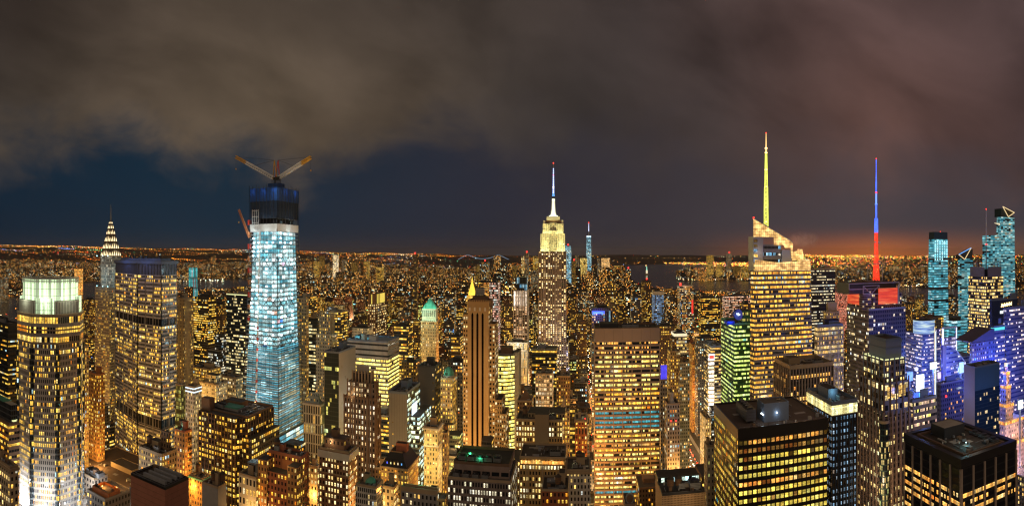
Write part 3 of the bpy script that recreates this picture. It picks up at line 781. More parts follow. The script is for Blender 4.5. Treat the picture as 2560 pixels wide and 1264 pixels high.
f_net = fac('netted_core', (.006, .009, .014), 2.2, 4.2, .5, .5, .07, .1, .3, 2, [(0, (1, .7, .3)), (.5, (.4, .7, .8)), (1, (.7, .9, 1))], .35)
zb = [0, 84, 168, 281]
b = MB(); b.prism(tp(84, -2.2), 84, 168, f_glz, M['tar'], tp(168, -2.2)); b.build('glazed_floors', t)
b = MB(); b.prism(tp(168, -2.8), 168, 281, f_work, M['tar'], tp(281, -2.8)); b.build('open_floors', t)
b = MB(); b.prism(tp(40, 5), 0, 62, f_glz, M['tar']); b.prism(tp(60, 4), 62, 84, f_glz, M['tar'], tp(84, 2.5)); b.build('base_tier', t)
tan_sp = plain('terracotta_spandrel', (.42, .38, .28), .6, .2, .3)
slabm = plain('slab_edge', (.30, .34, .36), .7, .3, .4)
for k in range(46):                                     # floor edges
    z = 84 + k * 4.3; b = MB()
    h = 1.0 if z < 165 else .5
    q_ = tp(z, .1); q2 = tp(z, -2.3)
    for i in range(4):
        j = (i + 1) % 4
        b.prism([q_[i], q_[j], q2[j], q2[i]], z, z + h, tan_sp if z < 160 and i in (1,) else slabm, base=True)
    b.build('floor_slab', t)
b = MB()
for k in range(5):
    z = 42 + k * 8.5; q_ = tp(60, 5.4)
    for i in range(2):
        a_, c_ = q_[i], q_[i + 1]
        b.bar((a_[0], a_[1], z), (c_[0], c_[1], z), 1.6, tan_sp)
b.build('base_spandrel', t)
b = MB()
def edge_pt(i, f, z, d=.15):
    q_ = tp(z, d); a_, c_ = q_[i], q_[(i + 1) % 4]
    return (a_[0] + (c_[0] - a_[0]) * f, a_[1] + (c_[1] - a_[1]) * f, z)
for i in (0, 1):
    for f in [k / 8 for k in range(9)]:
        b.bar(edge_pt(i, f, 84), edge_pt(i, f, 294), .28 if f not in (0, 1) else .6, M['darkmetal'])
b.build('mullion', t)
for i in (0, 1):
    for k in range(3):
        z = 168 + k * 38; b = MB()
        for f in range(4): b.bar(edge_pt(i, f / 4, z, -.3), edge_pt(i, (f + 1) / 4, z + 12, -.3), .5, M['darkmetal']); b.bar(edge_pt(i, (f + 1) / 4, z, -.3), edge_pt(i, f / 4, z + 12, -.3), .5, M['darkmetal'])
        b.build('brace', t)
q = random.Random(4); nl = 0
wl = None
for k in range(26):
    z = 281 - 2.2 - k * 4.3
    for (i, f) in ((0, .12), (0, .30), (0, .36), (0, .62), (0, .86), (1, .16), (1, .36), (1, .66)):
        if q.random() < .42 + k * .012 or nl >= 98: continue
        nl += 1
        x_, y_, z_ = edge_pt(i, f + q.uniform(-.015, .015), z, -.6)
        if wl is None:
            mb = MB(); mb.cyl(0, 0, .95, -.7, .7, glow('work_light', (.8, .97, 1), 11.0), None, 8); wl = mb.build('work_light', t)
            wl.matrix_parent_inverse.identity(); o = wl
        else: o = wl.copy(); COL.objects.link(o); o.parent = t
        o.location = (x_ - t.location.x, y_ - t.location.y, z_)
for (i, f, z) in ((0, .3, 262), (0, .7, 240), (1, .5, 250), (0, .4, 205), (1, .5, 205), (0, .5, 160), (1, .5, 150), (0, .5, 120), (1, .5, 110)):
    x_, y_, z_ = edge_pt(i, f, z, 6); lamp(x_, y_, z_, 7000, (.6, .93, 1), 1.5, 'work_light_glow')
b = MB(); b.prism(tp(281, .4), 281, 288.5, M['whitepaint'], M['concrete'], base=True); b.build('concrete_band', t)
for f in (.2, .6, .9):
    x_, y_, z_ = edge_pt(0, f, 279, 5); lamp(x_, y_, z_ + 3, 8000, (.8, .96, 1), 1, 'work_light_glow')
x_, y_, z_ = edge_pt(1, .5, 279, 5); lamp(x_, y_, z_ + 3, 9000, (.8, .96, 1), 1, 'work_light_glow')
b = MB(); b.prism(tp(294, -4), 288.5, 322, f_net, M['tar']); b.build('concrete_core', t)
netm = plain('blue_netting', (.012, .05, .17), .9, .5, .5); netd = plain('black_netting', (.010, .022, .045), .9, .6, .5)
b = MB(); b.prism(tp(294, .6), 294, 311, netd, M['tar'], base=True); b.build('dark_netting', t)
b = MB(); b.prism(tp(294, .9), 311, 324, netm, M['tar'], base=True); b.build('blue_netting', t)
b = MB()
for i in (0, 1, 2, 3):
    for k in range(9):
        p_ = edge_pt(i, k / 8, 294, 1.2); b.bar((p_[0], p_[1], 288), (p_[0], p_[1], 325.5 + (k % 3) * 1.2), .35, M['darkmetal'])
b.build('scaffold_post', t)
for (i, f) in ((0, .15), (0, .5), (0, .85), (1, .4), (1, .8)):
    x_, y_, z_ = edge_pt(i, f, 321, 4); lamp(x_, y_, z_, 420, (.2, .5, 1), .6, 'netting_light')
b = MB(); b.box(-371, -356, 572, 588, 322, 330, netm, M['tar']); b.build('core_cap', t)
hoist = MB()
for k in range(36):
    z = 96 + k * 5.2; x_, y_, _z = edge_pt(0, .40, z, 1.4)
    hoist.box(x_ - 1, x_ + 1, y_ - 1, y_ + .6, z, z + 2.6, M['redpaint'] if k % 2 and z < 190 else M['whitepaint']); hoist.box(x_ - .5, x_ + .5, y_ - .5, y_ + .4, z + 2.6, z + 5.2, M['whitepaint'])
hoist.build('hoist_mast', t)
for k in range(9):
    x_, y_, _z = edge_pt(0, 0, 292, 1.5); b = MB()
    b.box(x_ - 2.4, x_ - .2, y_, y_ + 5, 296 - 8 - k * 12, 296 - 3 - k * 12, M['orangebrick'] if k % 2 else M['redpaint']); b.build('hoist_car', t)
b = MB()
x_, y_, _z = edge_pt(0, .22, 290, 1.8)
for k in range(4):
    b.bar((x_ - 4 + k * 3, y_, 282), (x_ - 4 + k * 3, y_, 303), .35, M['whitepaint'])
    b.bar((x_ - 4, y_, 284 + k * 6), (x_ + 5, y_, 284 + k * 6), .35, M['whitepaint'])
b.build('scaffold_frame', t)

def lattice(b, p, q, w, n, m, chord=.3):
    import mathutils
    p = mathutils.Vector(p); q = mathutils.Vector(q); d = (q - p)
    up = mathutils.Vector((0, 0, 1)); s_ = d.cross(up).normalized() * w / 2; u_ = s_.cross(d).normalized() * w / 2
    off = [s_ + u_, -s_ + u_, -s_ - u_, s_ - u_]
    for o_ in off: b.bar(p + o_, q + o_, chord, m)
    for k in range(n):
        a, c = p + d * (k / n), p + d * ((k + 1) / n)
        for i in range(4):
            j = (i + 1) % 4
            b.bar(a + off[i], c + off[j], chord * .7, m)
def crane(label, bx, by, bz, tx, ty, tz, frame, tipf=.72, mast=True, boomm='whitepaint', tipm='yellowpaint', wd=2.9):
    t = thing('tower_crane', label, 'crane', bx, by, bz, 'cranes on the tower under construction')
    P = lambda f: (bx + (tx - bx) * f, by + (ty - by) * f, bz + 7 + (tz - bz - 7) * f)
    b = MB(); lattice(b, P(0), P(tipf), wd, 14, M[boomm], wd * .26); b.build('boom', t)
    b = MB(); lattice(b, P(tipf), P(1), wd * .86, 5, M[tipm], wd * .3); b.build('boom_tip', t)
    if mast:
        dx = 1 if tx > bx else -1
        b = MB(); b.box(bx - 2.2, bx + 2.2, by - 2.2, by + 2.2, bz - 4, bz + 5, M['bluegrey']); b.build('slewing_base', t)
        b = MB()
        top = (bx - dx * 1.0, by, bz + 25)
        b.bar((bx + dx * 1.2, by, bz + 5), top, .8, M[frame]); b.bar((bx - dx * 5.5, by, bz + 5), top, .8, M[frame]); b.build('mast_frame', t)
        b = MB(); b.box(bx - dx * 9, bx - dx * 3, by - 1.5, by + 1.5, bz + 4.5, bz + 8, M['black']); b.build('counterweight', t)
        b = MB(); b.bar(top, P(.55), .28, M['darkmetal']); b.bar(P(.45), (P(.93)[0], P(.93)[1], P(.93)[2] + 1.6), .3, M[boomm]); b.bar(top, (P(.93)[0], P(.93)[1], P(.93)[2] + 1.6), .25, M['darkmetal']); b.build('pendant_line', t)
    b = MB(); b.bar(P(1), (tx, ty, tz - 12), .2, M['darkmetal']); b.box(tx - .5, tx + .5, ty - .5, ty + .5, tz - 13.5, tz - 12, M['yellowpaint']); b.build('hook_line', t)
    return t
V = 580
crane('luffing crane with white lattice jib reaching up to the left from the unfinished tower', ux(684, V), V, 329, ux(590, V), V, zt(391, V / cos(A(600))), 'yellowpaint')
crane('luffing crane with white lattice jib reaching up to the right from the unfinished tower', ux(695, V), V + 2, 329, ux(777, V), V, zt(395, V / cos(A(760))), 'redpaint')
crane('orange crane jib leaning steeply out from the left side of the unfinished tower', ux(627, 556), 553, zt(590, 660) - 8, ux(604, 556), 550, zt(521, 665), 'yellowpaint', .5, False, 'orangebrick', 'orangebrick', 1.9)
lamp(ux(690, 545), 548, 318, 3500, (.8, .95, 1), 1, 'crane_floodlight')
lamp(ux(640, 500), 500, 350, 9000, (1, .9, .75), 3, 'crane_floodlight'); lamp(ux(740, 500), 500, 350, 9000, (1, .9, .75), 3, 'crane_floodlight')
# ================================================================== BUILDINGS LEFT OF THE CENTRE
def quick(name, label, px, D, y, m, cat='building', roof=None, kw=None, seed=1, trim=None, dv=None, group=None, grow=True):
    """a plain building: px = (side end, near corner, front end); dv = depth when no side wall shows"""
    if dv: 
        v0 = D * cos(A((px[0] + px[-1]) / 2)); r = (ux(px[0], v0), ux(px[-1], v0), v0, v0 + dv)
    else: r = plot(px[0], px[1], px[2], D)
    z = zt(y, D)
    return tower(name, label, cat, r, z, m, roof, None, 0, trim or M['stone'], seed, kw if kw is not None else dict(tank=.3)), r, z

t, r, z = quick('stone_block', 'cream stone block with dark stepped roof, left of two behind the black office block', (567, 541, 500), 690, 962, f_cream, seed=31)
tier(t, ins(r, 5), z, z + 8, f_cream, M['tar']); cornice(t, r, z - 1, 1.4, .9, M['stone'])
t, r, z = quick('stone_block', 'cream stone block with flat roof touching the unfinished tower, behind the black office block', (607, 590, 548), 720, 946, f_cream, seed=32)
cornice(t, r, z - 1, 1.4, .9, M['stone'])
quick('penthouse_block', 'small yellow-lit block with a grey penthouse cube above the cream stone blocks', (552, 525, 476), 800, 925, f_tan2, seed=33)
t, r, z = quick('neon_office', 'white office block with two neon white strips along its top floors', (504, 485, 464), 580, 970, f_white, seed=34, kw=dict(tank=0, dense=.3))
b = MB()
for dz in (1.2, 4.2): b.ring(r[0] - .3, r[1] + .3, r[2] - .3, r[3] + .3, z - dz, z - dz + .8, .28, G['ice'])
b.build('neon_strip', t)
quick('ribbed_block', 'dark ribbed block washed in yellow-green light at the foot of the tan grid tower', (466, 452, 438), 610, 965, f_grnd, seed=35, kw=dict(tank=0, dense=.2))
t, r, z = quick('glass_tower', 'dark blue glass tower with amber ribbon windows and lit roof edge, beside the unfinished tower', (640, 622, 566), 850, 738, f_dkb2, 'tower', seed=36, kw=dict(tank=0))
b = MB(); b.box(r[0], r[1] + .5, r[2] - .5, r[2] - .05, z - .5, z + .6, G['lime']); b.build('light_strip', t)
quick('pale_tower', 'pale stone tower with lit window rows just right of the unfinished tower', (772, 766, 746), 760, 748, f_tan, 'tower', seed=37, kw=dict(tank=0))
quick('dark_tower', 'dark blue-roofed tower with bright ribbon windows between two tan towers', (800, 792, 769), 790, 795, f_dkb2, 'tower', seed=38, kw=dict(tank=0))
t, r, z = quick('gothic_tower', 'tan gothic tower with pinnacled upper shaft right of the dark blue-roofed tower', (843, 828, 790), 720, 838, f_tan, 'tower', seed=39, kw=dict(tank=0, dense=.2))
i = (r[0] + 4, r[1] - 2.5, r[2] + 2, r[3] - 5); tier(t, i, z, zt(786, 720), f_tan)
piers(t, i, z - 60, zt(786, 720), 6, 4, .9, .7, M['stone'], 'fr', 'pier', 3.5)
t, r, z = quick('mansard_building', 'white colonnaded building with grey mansard roof beside the glass tower with a blank side', (811, 800, 759), 620, 1014, fac('white_columns', (.50, .50, .47), 3.0, 9, .5, .85, .25, .1, .3, 2, CREAM, .7), seed=40, kw=dict(pen=False, tank=0, dense=.2))
cornice(t, r, z - 1, 1.5, 1, M['white'])
b = MB(); i = ins(r, 1.5); b.prism([(i[0], i[2]), (i[1], i[2]), (i[1], i[3]), (i[0], i[3])], z, zt(986, 620), fac('slate_mansard', (.22, .26, .27), 3.5, 4.5, .3, .45, .35, 0, .3, 2, GOLD, .9), M['galv'], [(i[0] + 4, i[2] + 4), (i[1] - 4, i[2] + 4), (i[1] - 4, i[3] - 4), (i[0] + 4, i[3] - 4)]); b.build('mansard_roof', t)
# glass tower with a blank side
f_gl = fac('reflecting_glass', (.035, .05, .052), 2.2, 4.0, .93, .82, .16, .35, .35, 4, LIME, .8, (.03, .04, .045))
r = plot(889, 847, 811, 600); z = zt(884, 600)
t = thing('glass_tower', 'dark glass tower with a blank pale grey side wall left of the yellow-lit banded tower', 'tower', r[0], r[2]); foot(r)
blank = plain('blank_panel_wall', (.30, .28, .25), .8, .15, .06)
b = MB(); b.box(*r, 0, z, f_gl, M['tar'], [None, blank, None, None], False); b.build('wall', t)
kit(t, r, z, 41, M['bluegrey'], dense=.6, tank=0, h=1.6)
for k in range(9): b = MB(); b.box(r[1] + .004, r[1] + .05, r[2] + 8 + (k % 3) * 9, r[2] + 8.8 + (k % 3) * 9, z - 14 - k * 11, z - 11.5 - k * 11, P_['dark']); b.build('small_window', t)
lamp(r[1] + 22, r[2] + 12, z - 45, 9000, (.9, .95, .8), 3); lamp(r[1] + 10, r[2] + 4, 80, 16000, (1, .95, .4), 2)
# yellow-lit banded tower
f_bnd = fac('lit_ribbon_floors', (.30, .30, .29), 1.5, 3.95, .94, .52, .9, .22, .35, 8, [(0, (1, .66, .1)), (.5, (1, .78, .18)), (1, (.85, .9, .28))], 1.9)
r = plot(998, 970, 868, 690); z = zt(857, 690)
t = thing('banded_office', 'broad office tower of bright yellow ribbon windows under a cyan-lit roof', 'tower', r[0], r[2]); foot(r)
b = MB(); b.box(*r, 0, z - 17, f_bnd, M['tar'], None, False); b.build('wall', t)
f_mech = fac('mechanical_bands', (.32, .32, .33), 1.5, 5.6, .96, .35, 0, 0, 0, 1, GOLD, 0)
tier(t, r, z - 17, z, f_mech, M['galv'], name='mechanical_floors')
sills(t, r, z - 150, z - 17, 3.95, .9, .2, M['concrete'])
parapet(t, r, z, 1.6, M['bluegrey']); i = ins(r, 6)
bulkhead(t, i[0] + 10, i[0] + 15, i[2] + 4, i[2] + 12, z, 6, M['white']); bulkhead(t, i[0] + 22, i[0] + 32, i[2] + 2, i[2] + 10, z, 5, M['white']); cooling_tower(t, i[0], i[0] + 8, i[2] + 4, i[3] - 4, z, 3.5, 3)
lamp(i[0] + 8, i[2] + 16, z + 5, 6000, (.2, .9, 1), .5); lamp(i[0] + 4, i[2] + 3, z + 5, 3000, (.2, .9, 1), .5)
# dark art-deco tower with scalloped crown
f_deco = fac('dark_brick_piers', (.16, .125, .105), 2.6, 3.7, .46, .56, .42, .25, .4, 2, [(0, (1, .45, .1)), (.5, (1, .74, .36)), (1, (1, .92, .75))], 1.1)
r = plot(950, 938, 861, 470); z = zt(1000, 470)
t = tower('deco_tower', 'dark brick tower with stepped scalloped crown and upright ribs before the yellow-lit banded office', 'tower', r, z, f_deco, None, None, 0, M['brown'], 42, dict(tank=0, dense=.1, pen=False))
piers(t, r, 40, z, 9, 3, .9, .8, M['brown'], 'fr', 'pier', 2.2)
i1 = (r[0] + 2.5, r[1] - 1, r[2] + 1.5, r[3] - 2); za = zt(960, 470); tier(t, i1, z, za, f_deco); piers(t, i1, z, za, 7, 3, .8, .6, M['brown'], 'fr', 'tier_pier', 2)
i2 = (i1[0] + 4, i1[1] - 4, i1[2] + 2, i1[3] - 2); zb_ = zt(936, 470); tier(t, i2, za, zb_, fac('crown_slots', (.18, .14, .12), 3, 9, .4, .8, .05), name='crown'); piers(t, i2, za, zb_, 6, 3, .9, .7, M['stone'], 'fr', 'crown_pier', 1.6)
bulkhead(t, i2[0] + 3, i2[1] - 3, i2[2] + 2, i2[3] - 2, zb_, 4, M['concrete'])
lamp(r[0] + 8, r[2] - 2, z + 3, 1200, (1, .7, .35), .4, 'terrace_light'); lamp(r[0] + 18, r[2] - 40, z - 20, 10000, (1, .7, .45), 4)
t, r, z = quick('deco_wing', 'low dark wing with warm windows at the foot of the scalloped brick tower', (993, 984, 938), 450, 1178, f_brn, seed=43, kw=dict(tank=0))
# brown block with cream cornice
r = plot(893, 871, 798, 400); z = zt(1134, 400)
f_bcr = fac('brown_hotel_wall', (.25, .15, .09), 2.5, 3.6, .46, .55, .55, .15, .35, 2, [(0, (1, .5, .1)), (.5, (1, .72, .26)), (1, (1, .9, .6))], 1.15)
t = tower('corniced_building', 'brown brick building with a broad cream cornice and set-back penthouse in the lower left centre', 'building', r, z, f_bcr, None, None, 0, M['stone'], 44, dict(tank=0, pen=False, dense=.2))
cornice(t, r, z - 4.5, 4.0, .9, M['white']); cornice(t, r, z - 14, .8, .4, M['stone'])
i = (r[0] + 3, r[1] - 5, r[2] + 3, r[3] - 3); zp = zt(1094, 410); tier(t, i, z, zp, fac('penthouse_brick', (.24, .14, .09), 3, 5, .35, .4, .15), M['brownroof'], name='penthouse'); cornice(t, i, zp - 1, 1.2, .6, M['brown'])
roof_lamp(t, r[0] + 9, r[2] + 1.4, z + 4, 'warm', .3, 700, (1, .75, .4))
bulkhead(t, i[0] + 4, i[0] + 9, i[2] + 4, i[2] + 9, zp, 4, M['brown'])
# orange brick block with a mosaic panel
r = plot(772, 745, 662, 390); z = zt(1152, 390)
t = tower('mosaic_building', 'orange brick building with a green mosaic sunburst panel and stepped dark roof', 'building', (r[0], r[1], r[2] + 5, r[3]), z, f_brk, M['tar'], None, 0, M['redbrick'], 45, dict(tank=1))
r2 = (r[0] - 1, r[1] - 1, r[2] - 4, r[2] + 5)
tier(t, r2, 0, zt(1195, 385), f_brk, M['tar'], name='porch_tier'); 
for k in range(2):
    x0 = r[0] - 3 + k * (r[1] - r[0] - 3); tier(t, (x0, x0 + 8, r[2] - 5, r[2] + 6), 0, zt(1172, 383), f_org, M['tar'], name='corner_tower')
xm0, xm1 = ux(699, r[2]), ux(741, r[2]); zm0, zm1 = zt(1193, 391), zt(1163, 391)
b = MB(); b.box(xm0, xm1, r[2] + 4.7, r[2] + 4.99, zm0, zm1, plain('green_mosaic', (.10, .22, .08), .4, .4, 1.2)); b.ring(xm0 - .5, xm1 + .5, r[2] + 4.4, r[2] + 4.99, zm0 - .5, zm1 + .5, .5, M['orangebrick']); b.build('mosaic_panel', t)
b = MB(); xc = (xm0 + xm1) / 2
for k in range(9):
    a_ = pi * (k + .5) / 9; b.bar((xc + 1.2 * cos(a_), r[2] + 4.6, zm0 + .8 + 1.2 * sin(a_)), (xc + 3.2 * cos(a_), r[2] + 4.6, zm0 + .8 + 3.2 * sin(a_)), .35, M['redpaint'] if k % 2 else M['orangebrick'])
b.build('sunburst', t)
lamp(xc, r[2] - 7, zm1 + 4, 1600, (1, .75, .35), .5, 'panel_floodlight'); lamp(r[0] - 4, r[2] - 16, z - 34, 12000, (1, .5, .16), 2)
quick('lit_walkup', 'light building with bright square windows wedged right of the mosaic building', (799, 793, 768), 430, 1170, f_cream, seed=46, kw=dict(tank=0))
t, r, z = quick('cream_office', 'cream block with tall white-lit top windows and big vent hoods left of the mosaic building', (662, 640, 597), 400, 1198, fac('tall_lit_windows', (.50, .47, .36), 3, 6, .5, .6, .55, .3, .3, 2, CREAM, 1.2), seed=47, kw=dict(tank=0, dense=.5))
tier(t, (r[0] + 4, r[0] + 12, r[2] + 6, r[2] + 14), z, z + 7, M['galv'], M['black'], name='vent_housing'); b = MB(); b.box(r[0] + 5, r[0] + 11, r[2] + 5.7, r[2] + 5.98, z + 2, z + 6, M['black']); b.build('vent_opening', t)
t, r, z = quick('tank_building', 'dull concrete building with two round wooden water tanks in the bottom left', (566, 545, 505), 385, 1222, M['concrete'], roof=M['tar'], seed=48, kw=dict(tank=0))
water_tank(t, r[0] + 7, r[2] + 5, z, 2.1, 4); water_tank(t, r[0] + 13, r[2] + 8, z, 2.1, 4)
t, r, z = quick('cornice_walkup', 'yellow-lit old building edged by a green copper cornice below the black office block', (527, 505, 473), 450, 1200, f_org, roof=M['gravel'], seed=49)
cornice(t, r, z - 1, 1.2, .8, M['copper']); lamp(r[0] + 8, r[2] - 12, z - 12, 9000, (1, .6, .15), 1)
# black mansard with coloured dormers
r = plot(1046, 1018, 952, 420); z = zt(1172, 420)
t = tower('dormer_building', 'cream building under a black mansard roof with small coloured dormer lights', 'building', r, z, f_tan2, M['tar'], None, 0, M['stone'], 50, False)
i = ins(r, .5); zz = zt(1136, 425)
b = MB(); b.prism([(i[0], i[2]), (i[1], i[2]), (i[1], i[3]), (i[0], i[3])], z, zz, M['black'], M['tar'], [(i[0] + 5, i[2] + 5), (i[1] - 5, i[2] + 5), (i[1] - 5, i[3] - 5), (i[0] + 5, i[3] - 5)]); b.build('mansard_roof', t)
for k, c_ in enumerate(('blue', 'lime', 'gold', 'cream', 'skyblue')):
    x_ = i[0] + 4.5 + k * (i[1] - i[0] - 9) / 4
    b = MB(); b.box(x_ - .8, x_ + .8, i[2] + .6, i[2] + 3, z + 1, z + 3.6, M['black']); b.box(x_ - .4, x_ + .4, i[2] + .5, i[2] + .59, z + 1.5, z + 2.7, G[c_]); b.build('dormer', t)
bulkhead(t, i[0] + 9, i[0] + 18, i[2] + 9, i[2] + 14, zz, 5, M['redbrick']); parapet(t, ins(r, 6), zz, 1, M['brown']); cornice(t, r, z - 1.4, 1.3, .7, M['stone'])
t, r, z = quick('gridded_office', 'white gridded low office with a round dome on its roof at the bottom centre left', (958, 940, 889), 380, 1222, fac('white_grid', (.48, .47, .45), 1.6, 3.4, .62, .66, .05, .1, .1, 2, CREAM, .6, (.03, .03, .035)), roof=M['gravel'], seed=51, kw=dict(tank=0))
b = MB()
for k in range(5):
    a0, a1 = k * pi / 10, (k + 1) * pi / 10; b.cyl(r[0] + 8, r[2] + 9, 4 * cos(a0), z + 4 * sin(a0) * .8, z + 4 * sin(a1) * .8, M['copper'], None, 18, 4 * cos(a1))
b.build('dome', t)
quick('stone_walkup', 'plain cream walk-up with a bulkhead between the gridded office and the mansard building', (996, 985, 955), 400, 1222, f_cream, roof=M['gravel'], seed=52)
# grey blank tower with lit glass side
r = plot(1050, 1018, 972, 570); z = zt(986, 570)
f_lg = fac('white_green_glass', (.10, .12, .11), 2.4, 3.9, .95, .6, .5, .5, .6, 3, [(0, (.9, .85, .3)), (.5, (.85, 1, .7)), (1, (.6, .95, 1))], 1.2)
t = thing('blank_tower', 'grey blank-faced tower with a brightly lit white-green glass flank in the centre left', 'tower', r[0], r[2]); foot(r)
b = MB(); b.box(*r, 0, z, plain('grey_panel_wall', (.22, .21, .20), .8, .2, .06), M['tar'], [None, f_lg, None, None], False); b.build('wall', t)
kit(t, r, z, 53, M['bluegrey'], tank=0, h=2)
b = MB()
for k in range(12): b.box(r[0] + 4, r[0] + 5.3, r[2] - .06, r[2] - .004, z - 25 - k * 10, z - 24 - k * 10, P_['gold'] if k % 3 else P_['dark'])
for k in range(7): b.box(r[0] + .3 + k * (r[1] - r[0]) / 7, r[0] + .42 + k * (r[1] - r[0]) / 7, r[2] - .03, r[2] - .003, 40, z, M['darkmetal'])
b.build('panel_joint', t)
tier(t, (r[1], r[1] + 9, r[2] + 14, r[3] + 14), 0, zt(1046, 575), f_lg, name='glass_wing')
b = MB(); b.box(r[1] + .01, r[1] + .4, r[2] + 16, r[2] + 34, z - 30, z - 12, G['ice']); b.build('bright_screen', t)
lamp(r[0] + 10, r[2] - 30, 60, 20000, (.95, .85, .5), 3)
# dark slab
r = plot(1103, 1088, 1045, 640); z = zt(919, 640)
t = thing('dark_slab', 'plain dark grey slab tower with one column of lit windows on its edge', 'tower', r[0], r[2]); foot(r)
b = MB(); b.box(*r, 0, z, plain('charcoal_panel', (.05, .047, .05), .6, .2, .06), M['tar'], [None, fac('edge_windows', (.09, .08, .08), 3, 4, .5, .5, .22), None, None], False); b.build('wall', t)
kit(t, r, z, 54, M['darkmetal'], tank=0, dense=.3)
b = MB()
for k in range(16): b.box(r[1] - 3.4, r[1] - 1.6, r[2] - .06, r[2] - .004, z - 8 - k * 7.5, z - 6 - k * 7.5, P_[('cream', 'gold', 'dark', 'dark')[k * 7 % 4]])
b.build('edge_window', t)
# green dome
t, r, z = quick('domed_tower', 'gold-lit stone tower capped by a small green copper dome right of the dark slab', (1142, 1131, 1101), 620, 948, f_tan2, 'tower', seed=55, kw=dict(pen=False, tank=0, dense=.1))
b = MB(); xc, yc = (r[0] + r[1]) / 2, (r[2] + r[3]) / 2; R_ = (r[1] - r[0]) * .44; b.cyl(xc, yc, R_, z, z + 2, M['white'], None, 16)
for k in range(5):
    a0, a1 = k * pi / 10, (k + 1) * pi / 10; b.cyl(xc, yc, R_ * cos(a0), z + 2 + R_ * 1.2 * sin(a0), z + 2 + R_ * 1.2 * sin(a1), M['copper'], None, 16, R_ * cos(a1))
b.build('dome', t)
lamp(xc - 6, r[2] - 3, z + 5, 3000, (.5, 1, .8), .5, 'dome_floodlight'); lamp(r[1] + 8, r[2] - 10, 95, 26000, (1, .8, .35), 1)
for k in range(3): tier(t, (r[0] + 2 + k * 4, r[1] + 3 + k * 3, r[2] - 6 - k * 2, r[2]), 0, z - 40 - k * 20, f_tan2, name='step_block')
# gold floodlit tower
r = plot(1105, 1094, 1060, 520); z = zt(1072, 520)
f_fl = fac('cream_floodlit', (.55, .46, .26), 2.6, 3.6, .42, .56, .5, .2, .3, 2, CREAM, 1.1)
t = tower('floodlit_building', 'narrow cream building bathed top to bottom in golden floodlight', 'building', r, z, f_fl, M['tar'], None, 0, M['stone'], 56, dict(tank=0))
cornice(t, r, z - 1, 1.4, 1.2, M['white']); cornice(t, r, z - 14, 1, .8, M['white'])
for k in range(4):
    x_ = r[0] + (k + .5) * (r[1] - r[0]) / 4; lamp(x_, r[2] - 2.2, z - 12, 900, (1, .82, .3), .3, 'floodlight')
for zz in (z - 30, z - 52, z - 72): lamp((r[0] + r[1]) / 2, r[2] - 12, zz, 6000, (1, .78, .28), 1, 'floodlight')
lamp(r[1] + 8, r[2] + 6, z - 30, 5000, (1, .8, .4), 1, 'floodlight')
quick('side_walkup', 'brown stepped building hugging the right side of the golden floodlit building', (1123, 1117, 1106), 540, 1085, f_brn, seed=57)
# long foreground block
f_lng = fac('foreground_stone', (.20, .165, .15), 1.75, 3.6, .52, .58, .40, .35, .4, 2, [(0, (.8, .78, .5)), (.6, (1, .85, .55)), (1, (1, .95, .8))], .8)
v0 = 330 * cos(A(1198)); r = (ux(1119, v0), ux(1277, v0), v0, v0 + 34); z = zt(1203, 330)
t = tower('terraced_block', 'long grey-brown office block with a green-lit mechanical roof at the bottom centre', 'building', r, z, f_lng, M['gravel'], None, 0, M['stone'], 58, dict(pen=False, tank=0, dense=.3))
i = (r[0] + 2.5, r[1] - 1.5, r[2] + 6, r[3]); zp = zt(1163, 336); tier(t, i, z, zp, fac('louvred_storey', (.26, .20, .18), 6, 8, .8, .25, 0, 0, 0, 1, GOLD, 0), M['tar'], name='mechanical_storey'); parapet(t, i, zp, 1.4, M['brown'])
for k in range(5): cooling_tower(t, i[0] + 2 + k * 5.6, i[0] + 6.8 + k * 5.6, i[2] + 4, i[2] + 10, zp, 2.6, 1)
for k in range(4): cooling_tower(t, r[0] + 3 + k * 6, r[0] + 7 + k * 6, r[2] + 1.5, r[2] + 4.5, z, 2.6, 1)
lamp(i[0] + 8, i[2] + 12, zp + 5, 1500, (.05, 1, .3), .4, 'green_roof_light'); lamp(i[0] + 16, i[2] + 3, zp + 2.5, 500, (.05, 1, .4), .3, 'green_roof_light')
t, r, z = quick('green_roof_building', 'small building whose sunken roof court glows bright green at the bottom centre', (1097, 1092, 1003), 350, 1238, f_grey, roof=M['paleroof'], seed=59, kw=dict(tank=0, pen=False, h=2.5))
lamp((r[0] + r[1]) / 2, r[2] + 8, z + 5, 2200, (.15, 1, .5), .4, 'green_roof_light'); lamp(r[1] - 4, r[2] + 14, z + 4, 1200, (.3, 1, .7), .4, 'green_roof_light')
quick('roadside_block', 'dark roofed block between the golden floodlit building and the long grey-brown block', (1121, 1113, 1060), 395, 1252, f_brn, seed=60)
